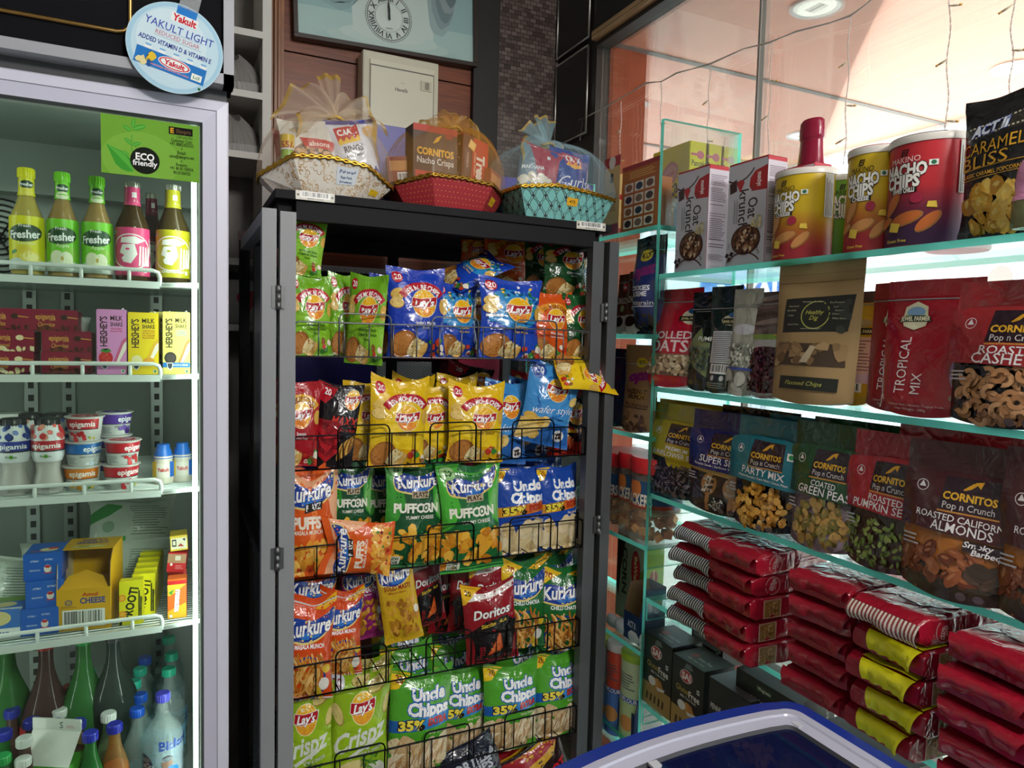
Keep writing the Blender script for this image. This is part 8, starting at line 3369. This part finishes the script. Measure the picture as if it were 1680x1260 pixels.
def cookie_jar():
 mb = MB()
 P = [(.040, 0), (.043, .004), (.043, .105), (.040, .115), (.040, .120)]
 mb.lathe(P, sheer('#e6ddd0', .18, .05), 30, capt=False)
 o = mb.build('cookie_jar')
 q = MB()
 R = random.Random(4)
 for i in range(70):
  t, z = R.uniform(0, 6.28), .008 + .095 * R.random()
  r = .030
  c = Vector((r * math.cos(t), r * math.sin(t), z + .004))
  M = Matrix.Rotation(R.uniform(0, 3), 3, 'Z') @ Matrix.Rotation(R.uniform(-.8, .8), 3, 'X')
  hx = Vector((.010, .006, .005)) * R.uniform(.8, 1.15)
  vs = [c + M @ Vector((sx * hx.x, sy * hx.y, sz * hx.z)) for sx in (-1, 1) for sy in (-1, 1) for sz in (-1, 1)]
  q.add(vs, [(0, 1, 3, 2), (4, 6, 7, 5), (0, 4, 5, 1), (2, 3, 7, 6), (0, 2, 6, 4), (1, 5, 7, 3)], mat(R.choice(['#c98a4a', '#d9a05c', '#b5763a']), 'rough'))
 tag(q.build('rusk_pieces', o), kind='stuff')
 q = MB()
 q.lathe([(.0445, .112), (.0455, .116), (.0455, .132), (.043, .136)], mat('#d8262e', 'plastic'), 30)
 q.build('lid', o)
 q = MB()
 a = Art(.042 / (math.pi * .0436))
 a.bg('#20507a'); a.ell(0, .72, .1, .12, '#e0803a'); a.text('SNACKERS', .0, .3, w=.5, h=.13, c='#f0e6d4', b=.03); a.rect(-.5, 0, .5, .14, '#a8402a')
 q.lathe([(.0436, .058), (.0436, .100)], mat('#20507a', 'card'), 30, capb=False, capt=False)
 q.art(a, lambda x, y: (.0438 * math.sin(x / .0436), -.0438 * math.cos(x / .0436), .058 + y), math.pi * .0436, 'card', frange(-.068, .068, 16))
 q.build('label', o)
 return o


REG['jar'] = (cookie_jar, .091, .136)
for box, X, lb in (((998, 741, 1030, 844), 1.165, 'red lidded jar of rusk pieces nearest the rack door'), ((1022, 741, 1064, 850), 1.175, 'red lidded jar of rusk pieces in the middle of the three jars'), ((1045, 748, 1100, 856), 1.17, 'red lidded jar of rusk pieces behind the glass upright')):
 stand('jar', box, X, LB[3], lb, 'jar', 'rusk jars on the glass shelf', off=.01)
o = stand('jar', (1006, 736, 1046, 840), 1.25, LB[3], 'red lidded jar of rusk pieces at the back near the window', 'jar', 'rusk jars on the glass shelf')


def d_corn():
 a = Art(1.15)
 a.bg('#a9b99a')
 a.poly([(-.5, 1), (.0, 1), (-.2, .8), (-.35, .5), (-.4, .2), (-.5, .3)], '#3a2a1c'); a.poly([(.5, .6), (.2, .5), (.3, .2), (.1, .1), (.5, 0)], '#7a9a3a')
 a.text('CORN', -.2, .5, w=.55, h=.16, c='#2a3a1c', b=.03, rot=-90)
 a.ell(.2, .56, .16, .22, '#a8242c', .1); a.ell(.2, .56, .14, .19, '#c8343a', .1); a.text('BeWell', .2, .56, w=.3, h=.1, c='#f0e0a0', b=.04, rot=-90)
 return a


def d_cornside():
 a = Art(1.8); a.bg('#a6c23a'); a.ell(.0, .66, .2, .16, '#b8282e'); a.text('BeWell', 0, .66, w=.34, h=.1, c='#f0e0a0', b=.04, rot=-90); return a


REG['corn'] = (lambda: carton(.20, .10, .205, '#a6c23a', F=d_corn(), R=d_cornside(), T=Art(.6).bg('#9fbf4a'), name='corn_flakes_carton'), .20, .205)
stand('corn', (1003, 876, 1048, 1008), 1.19, LB[4], 'green corn flakes carton lying sideways on a low glass shelf by the rack', 'cereal carton', LBG, off=.052)
aB = Art(.8); aB.bg('#1f3a6a'); aB.text('ACT II', 0, .5, w=.5, h=.14, c='#e6e9f0', b=.03); aB.poly([(-.5, 0), (.5, 0), (.3, .3), (-.2, .25)], '#8a5a2a')


def tray_box():
 w, d, h = .085, .10, .105
 mb = MB()
 m, k = mat('#1f3a6a', 'card'), mat('#9a7c5a', 'card')
 t = .0015
 mb.box(-w / 2, -d / 2, 0, w / 2, d / 2, t, m)
 mb.box(-w / 2, -d / 2, t, w / 2, -d / 2 + t, h * .5, m)
 mb.box(-w / 2, d / 2 - t, t, w / 2, d / 2, h, m)
 for x, s in ((-w / 2, 1), (w / 2, -1)):
  for xx, mm in ((x, m), (x + s * t, k)):
   mb.add([(xx, -d / 2, t), (xx, d / 2, t), (xx, d / 2, h), (xx, -d / 2 + .02, h), (xx, -d / 2, h * .5)], [(0, 1, 2, 3, 4)], mm)
 mb.art(Art(h * .5 / w).bg('#1f3a6a').text('ACT II', 0, .6, w=.5, h=.14, c='#e6e9f0', b=.03), lambda x, y: (x, -d / 2, y), w, 'card')
 o = mb.build('display_box')
 return o


REG['display_box'] = (tray_box, .085, .105)
stand('display_box', (1030, 960, 1056, 1052), 1.15, LB[4], 'open blue display box in front of the green carton', 'box', LBG, off=.03, yaw=0)
stand('display_box', (1022, 1118, 1050, 1200), 1.15, LB[5], 'open blue display box low beside the blue white cans', 'box', LBG, off=.03)


def domes():
 mb = MB()
 mb.lathe([(.030, 0), (.034, .01), (.035, .04), (.030, .062), (.018, .076), (.003, .080)], mat('#dfe6ea', 'plastic'), 26)
 o = mb.build('white_tub')
 q = MB(); q.lathe([(.0355, .020), (.0355, .030)], mat('#c9d4dc', 'plastic'), 26, capb=False, capt=False); q.build('rim_band', o)
 return o


REG['dome'] = (domes, .07, .08)


def tall_can(c1, c2, cap):
 def f():
  mb = MB()
  mb.lathe([(.028, 0), (.030, .004), (.030, .200), (.026, .208)], mat(c1, 'plastic'), 26)
  a = Art(.2 / (math.pi * .03))
  a.rect(-.5, 0, .5, .5, c2); a.rect(-.5, .5, .5, .56, '#1f5ac0'); a.text('CORNFLOUR', 0, .53, w=.7, h=.1, c='#fff', b=.03); a.ell(.1, .25, .2, .2, '#e0a05a'); a.lines(-.3, .65, .3, .85, 6, '#5a6a7a')
  mb.art(a, lambda x, y: (.0303 * math.sin(x / .03), -.0303 * math.cos(x / .03), y + .002), math.pi * .03, 'card', frange(-.047, .047, 12))
  o = mb.build('tall_tub')
  q = MB(); q.lathe([(.031, .200), (.031, .214), (.028, .217)], mat(cap, 'plastic'), 26); q.build('lid', o)
  return o
 return f


REG['tub_blue'] = (tall_can('#d4dde6', '#8fc0e6', '#c8dc5a'), .062, .217)
REG['tub_coral'] = (tall_can('#e2553c', '#5a8ad8', '#e8e0e0'), .062, .217)
REG['tub_green'] = (tall_can('#cfe0b4', '#c8e0a0', '#a8cc3a'), .062, .217)
# white domed tubs stand at the front of the lowest shelf but one, tall tubs below
LB6 = .185
sub(shelv, 'shelf', lambda q: plate(q, GX0, GY + .006, LB[5] - .26 - TH, GX1, 2.22, LB[5] - .26, 'z'))
for box, lb in (((996, 1008, 1016, 1052), 'white domed tub nearest the rack on a low glass shelf'), ((1010, 1014, 1034, 1062), 'white domed tub second from the rack on a low glass shelf'), ((1030, 1030, 1060, 1078), 'white domed tub by the glass upright on a low glass shelf')):
 put('dome', box, lb, 'tub', X=1.15, group='white domed tubs', z=LB[4])
for key, box, lb in (('tub_blue', (984, 1040, 1006, 1190), 'tall white and blue tub with lime lid nearest the rack'), ('tub_coral', (1002, 1050, 1028, 1200), 'tall coral red tub between the white and the green tubs'), ('tub_green', (1024, 1066, 1056, 1215), 'tall pale green tub with lime lid beside the glass upright')):
 put(key, box, lb, 'tub', X=1.16, group='tall tubs low beside the rack')

# ---------------- cracker packs in stacks
def cracker(fin, side='oval', top=True, seed=1):
 L, W, H = .235, .135, .048          # long along y (into the shelf), wide along x, high along z
 red = '#98162a'
 R = random.Random(seed)
 p = [R.uniform(0, 6.28) for _ in range(6)]

 def f():
  mb = MB()
  n = 28

  def sec(t, y):
   # rounded rectangle section; closes towards the two ends
   e = min(1, max(.45, min((y + L / 2) / .012, (L / 2 - y) / .012)))
   e = e ** .6
   c_, s_ = math.cos(t), math.sin(t)
   q = .16
   x = W / 2 * math.copysign(abs(c_) ** q, c_)
   z = H / 2 * math.copysign(abs(s_) ** q, s_)
   dn = noise.noise(Vector((x * 34 + seed, y * 30, z * 50))) * .004 + noise.noise(Vector((x * 90 + seed, y * 80, z * 90))) * .0015
   return (x * (.94 + .06 * e) + dn * (1 if abs(c_) > abs(s_) else 0), y, H / 2 + z * e + dn * .6)
  us = frange(0, 2 * math.pi, 72)[:-1]
  mb.grid(lambda a, b: sec(a, b), us, frange(-L / 2, L / 2, 30), mat(red, 'film'), loop=True)
  for yy in (-L / 2, L / 2):
   mb.add([sec(t, yy) for t in us], [tuple(range(len(us)))], mat(red, 'film'))
  o = mb.build('cracker_pack')
  # side print, towards +x
  q = MB()
  a = Art(H / L)
  if side == 'oval':
   a.ell(-.27, .5, .085, .085, '#c98a8e', n=24); a.ell(-.27, .5, .077, .077, '#a01a28', n=24)
   a.text('CRACKERS', -.27, .52, w=.13, h=.035, c='#d9b4b4', b=.03, rot=72); a.text('crunchy', -.30, .5, w=.07, h=.016, c='#d9b4b4', rot=72); a.text('since 1985', -.24, .5, w=.07, h=.016, c='#d9b4b4', rot=72)
   a.lines(-.14, .25, -.05, .8, 3, '#d49a9c', .3, 2, True); a.lines(0, .3, .35, .6, 2, '#c47a80', .3, 3)
  else:
   a.rect(-.36, .1, -.16, .9, '#c9a08a'); a.rect(-.35, .13, -.17, .87, '#8a6434'); a.heap(-.33, .2, -.19, .8, 20, .012, ['#a87c48', '#6a4a22', '#b98e58'], 3)
  q.art(a, lambda x, y: (W / 2 + .0012, x, y), L, 'film')
  q.build('side_print', o)
  # top print
  if top:
   q = MB()
   a = Art(L / W)
   a.ell(0, .5, .40, .42, '#c98a90', n=26); a.ell(0, .5, .37, .39, '#a81a2a', n=26)
   a.text('SUGAR', 0, .56, w=.6, h=.13, c='#e6dcdc', b=.05, rot=90, ol=('#3a1216', .05)); a.text('CRACKERS', .14, .5, w=.9, h=.12, c='#e6dcdc', b=.05, rot=90, ol=('#3a1216', .05))
   a.heap(-.4, .8, .3, .95, 7, .12, ['#c9a06a', '#b5864a'], 3, (.9, 1))
   q.art(a, lambda x, y: (x, y - L / 2, H + .0014), W, 'film')
   q.build('top_print', o)
  # folded end fin, towards -y
  q = MB()
  if fin in ('bw', 'rw'):
   c1, c2 = ('#c9cdd0', '#2a2628') if fin == 'bw' else ('#dcd2c4', '#8a3a40')
   ns = 36
   A_, B_ = mat(c1, 'film'), mat(c2, 'film')
   for i in range(ns):
    xa, xb = -W / 2 + W * i / ns, -W / 2 + W * (i + 1) / ns
    m_ = A_ if i % 2 else B_
    def pt(x, v):
     sag = .006 * math.sin(x * 40 + p[0]) * v
     return (x + .006 * v * math.sin(p[1]), -L / 2 - .001 - .014 * math.sin(v * 2.6) - .003 * math.sin(x * 90 + p[2]) * v, H * .80 - .031 * v + sag * .5)
    q.grid(lambda u, v: pt(u, v), [xa, xb], frange(0, 1, 5), m_, True)
  else:
   col = red if fin == 'red' else '#d6cf1a'
   k = 1.0 if fin == 'red' else 1.15

   def pt(x, v):
    u = 2 * x / W
    cr = noise.noise(Vector((x * 40 + seed, v * 1.6, seed))) * .006 * v
    return (x * (.72 if fin == 'yellow' else 1) * (1 - .2 * v) + (.012 if fin == 'yellow' else 0), -L / 2 + .004 - .013 * math.sin(v * 2.4) * k - .003 * math.sin(u * 3 + p[2]) * v + cr, H * .97 - .028 * k * v ** 1.6 + .0014 * math.sin(u * 2.4 + p[0]) * v + cr * .5 + (.0008 if v > .99 and int(x * 900) % 2 else 0))
   q.grid(lambda a, b: pt(a, b), frange(-W / 2, W / 2, 40), frange(0, 1, 10), mat(col, 'film'))
   if fin == 'yellow':
    q.grid(lambda a, b: (a * .72 + .012, -L / 2 + .004 + .06 * b, H + .0022 + .0015 * math.sin(a * 60)), frange(-W / 2, W / 2, 10), [0, .5, 1], mat(col, 'film'))
  q.build('end_fin', o)
  return o
 return f, W, H


for k_, a_ in (('ck_bw', ('bw', 'oval', True, 3)), ('ck_red', ('red', 'oval', True, 5)), ('ck_redpic', ('red', 'pic', False, 7)), ('ck_rw', ('rw', 'oval', True, 9)), ('ck_yel', ('yellow', 'pic', True, 11)), ('ck_red2', ('red', 'oval', True, 13))):
 REG[k_] = cracker(*a_)
ORD = ('lowest', 'second from below', 'third from below', 'fourth from below', 'fifth from below', 'topmost')
STK = [  # name, y centre, x of the front end, list of kinds from below, descriptive place
 ('black and white striped end', 1.272, 1.085, ['ck_bw', 'ck_bw', 'ck_bw', 'ck_bw', 'ck_bw'], 'the left end stack'),
 ('plain red folded end', 1.128, 1.062, ['ck_redpic', 'ck_redpic', 'ck_redpic', 'ck_red', 'ck_red'], 'second stack from left'),
 ('plain red folded end', .916, 1.066, ['ck_red2', 'ck_red', 'ck_red2', 'ck_red', 'ck_red'], 'the middle stack'),
 ('yellow folded end', .758, 1.056, ['ck_yel', 'ck_yel', 'ck_yel', 'ck_yel', 'ck_rw'], 'fourth stack from left'),
 ('plain red folded end', .592, 1.052, ['ck_red', 'ck_red2', 'ck_red', 'ck_red2', 'ck_red'], 'the right end stack'),
]
for si, (what, yc, xf, kinds, place) in enumerate(STK):
 R = random.Random(si + 3)
 for i, k_ in enumerate(kinds):
  o = spawn(k_)
  o.location = (xf + .125 + R.uniform(-.010, .010), yc + R.uniform(-.006, .006), RB[3] + .0492 * i + .0005)
  o.rotation_euler = (R.uniform(-.012, .012), R.uniform(-.02, .02), math.radians(-90) + R.uniform(-.08, .08))
  if si == 3 and i == 4:
   what2 = 'brown and white striped end'
  else:
   what2 = what
  nm = 'topmost' if i == len(kinds) - 1 else ORD[i]
  tag(o, 'red cracker pack, %s, %s in %s' % (what2, nm, place), 'cracker pack', 'red cracker packs in stacks')

# ---------------- lowest shelf: black cartons
def d_sai():
 a = Art(1.55)
 a.bg('#17191a')
 a.rect(-.5, 0, .5, .32, '#a8894e')
 a.ell(-.05, .80, .2, .14, '#e0d6d4', .1); a.ell(-.05, .80, .18, .125, '#b02430', .1); a.text('SAI', -.05, .80, w=.28, h=.14, c='#f0e6e4', b=.05)
 a.poly([(-.12, .90), (.16, .92), (.10, .99), (-.06, .98)], '#6a7276')
 a.text('Gluten', -.14, .60, w=.44, h=.12, c='#b9a24a', b=.01); a.text('Free', .22, .585, w=.34, h=.14, c='#efece4', b=.02)
 a.text('Milk Toast Rusk', .04, .51, w=.5, h=.05, c='#d9d6ce', b=.02)
 a.rect(.30, .66, .38, .72, '#e6ece4'); a.ell(.34, .69, .025, .025, '#2a6a4a')
 a.poly([(-.1, .44), (.06, .46), (.12, .34), (-.04, .31)], '#c9904a'); a.poly([(.02, .46), (.16, .44), (.26, .34), (.1, .31)], '#b97c38')
 a.ell(-.16, .38, .13, .1, '#e6e6e2'); a.poly([(.0, .33), (.3, .36), (.26, .32), (.05, .29)], '#e0ded8')
 for i in range(5):
  a.poly([(-.36 + i * .14, .08), (-.30 + i * .14, .08), (-.28 + i * .14, .18), (-.34 + i * .14, .2)], '#3a3020')
 return a


def d_saitop():
 a = Art(.6); a.bg('#141617'); a.ell(-.2, .6, .1, .1, '#8a2a34'); a.text('Gluten Free', .15, .55, w=.42, h=.1, c='#cfccc4', b=.0); a.text('Milk Toast Rusk', .05, .28, w=.5, h=.06, c='#b9b6ae'); return a


def d_saiside():
 a = Art(1.8); a.bg('#141617'); a.ell(0, .45, .3, .2, '#9a222e'); a.text('SAI', 0, .45, w=.4, h=.2, c='#e0d6d4', b=.05); return a


REG['rusk'] = (lambda: carton(.122, .10, .19, '#141617', F=d_sai(), R=d_saiside(), T=d_saitop(), name='rusk_carton'), .122, .19)
a_pa = Art(.36); a_pa.bg('#20241f'); a_pa.text('Multigrain Pasta', .05, .3, w=.62, h=.075, c='#d6d3ca', b=.0, sh=.2); a_pa.rect(-.18, .62, .06, .86, '#2a3a26'); a_pa.text('Wingreens', -.06, .74, w=.2, h=.04, c='#c9d4b8', b=.02); a_pa.ell(-.2, .1, .1, .06, '#3a5a2a')
a_ps = Art(.9); a_ps.bg('#1a1d19'); a_ps.rect(-.1, .3, .15, .8, '#24301f'); a_ps.text('pasta', .25, .5, w=.5, h=.12, c='#9aa48c', rot=90)
REG['pasta'] = (lambda: carton(.19, .09, .068, '#20241f', F=a_pa, R=a_ps, T=Art(.5).bg('#262b25'), name='pasta_carton'), .19, .068)
a_pb = Art(.9); a_pb.bg('#2a2c2e'); a_pb.rect(-.5, 0, .5, .62, '#b9a068'); a_pb.sticks(-.45, .05, .45, .55, 26, .3, .05, ['#c9a860', '#8a3a2a', '#3a2a20', '#d9c080'], 4); a_pb.text('PENNE', -.3, .78, w=.26, h=.07, c='#d6d3ca', b=.02); a_pb.lines(0, .7, .45, .85, 3, '#b9b6ae')
REG['penne'] = (lambda: carton(.12, .10, .125, '#2a2c2e', F=a_pb, T=Art(.8).bg('#7a7c80'), name='pasta_carton'), .12, .125)
Z5 = RB[4]
stand('rusk', (1056, 1046, 1103, 1166), 1.13, Z5, 'black and gold rusk carton next to the glass upright on the lowest shelf', 'rusk carton', 'black rusk cartons', off=.045)
stand('rusk', (1105, 1084, 1158, 1190), 1.13, Z5, 'black and gold rusk carton right of the other rusk carton', 'rusk carton', 'black rusk cartons', off=.04)
o = spawn('rusk'); o.location = (1.315, 1.41, Z5); o.rotation_euler = (0, 0, math.radians(-90)); o.scale = (1, 1, 1.25); tag(o, 'black carton with a white label standing behind the rusk cartons', 'carton')
q = MB(); aw = Art(.5); aw.bg('#b9bcbe'); aw.text('F2', -.35, .8, w=.12, h=.08, c='#3a3a3c', b=.02); aw.bars(-.45, .2, -.2, .6, 10); aw.lines(-.1, .15, .4, .7, 5, '#5a5a5e')
q.art(aw, lambda x, y: (x, -.0505, .128 + y), .11, 'card'); q.build('white_label', o)
stand('penne', (1162, 1128, 1232, 1240), 1.12, Z5, 'dark pasta carton with a picture of pasta behind the freezer rim', 'pasta carton', off=.05)
o = spawn('pasta'); o.location = (1.185, 1.075, Z5 + .165); o.rotation_euler = (0, 0, math.radians(-90)); tag(o, 'dark green multigrain pasta carton lying under the red cracker packs', 'pasta carton')
o = spawn('pasta'); o.location = (1.185, 1.045, Z5 + .0); o.scale = (1.0, 1.1, 2.4); o.rotation_euler = (0, 0, math.radians(-90)); tag(o, 'dark carton underneath the multigrain pasta carton', 'pasta carton')
o = spawn('pasta'); o.location = (1.185, .835, Z5 + .165); o.rotation_euler = (0, 0, math.radians(-90)); tag(o, 'dark green carton behind the freezer corner under the middle cracker stack', 'pasta carton')
o = spawn('pasta'); o.location = (1.185, .83, Z5 + .0); o.scale = (1.0, 1.1, 2.4); o.rotation_euler = (0, 0, math.radians(-90)); tag(o, 'dark carton carrying the one behind the freezer corner', 'pasta carton')
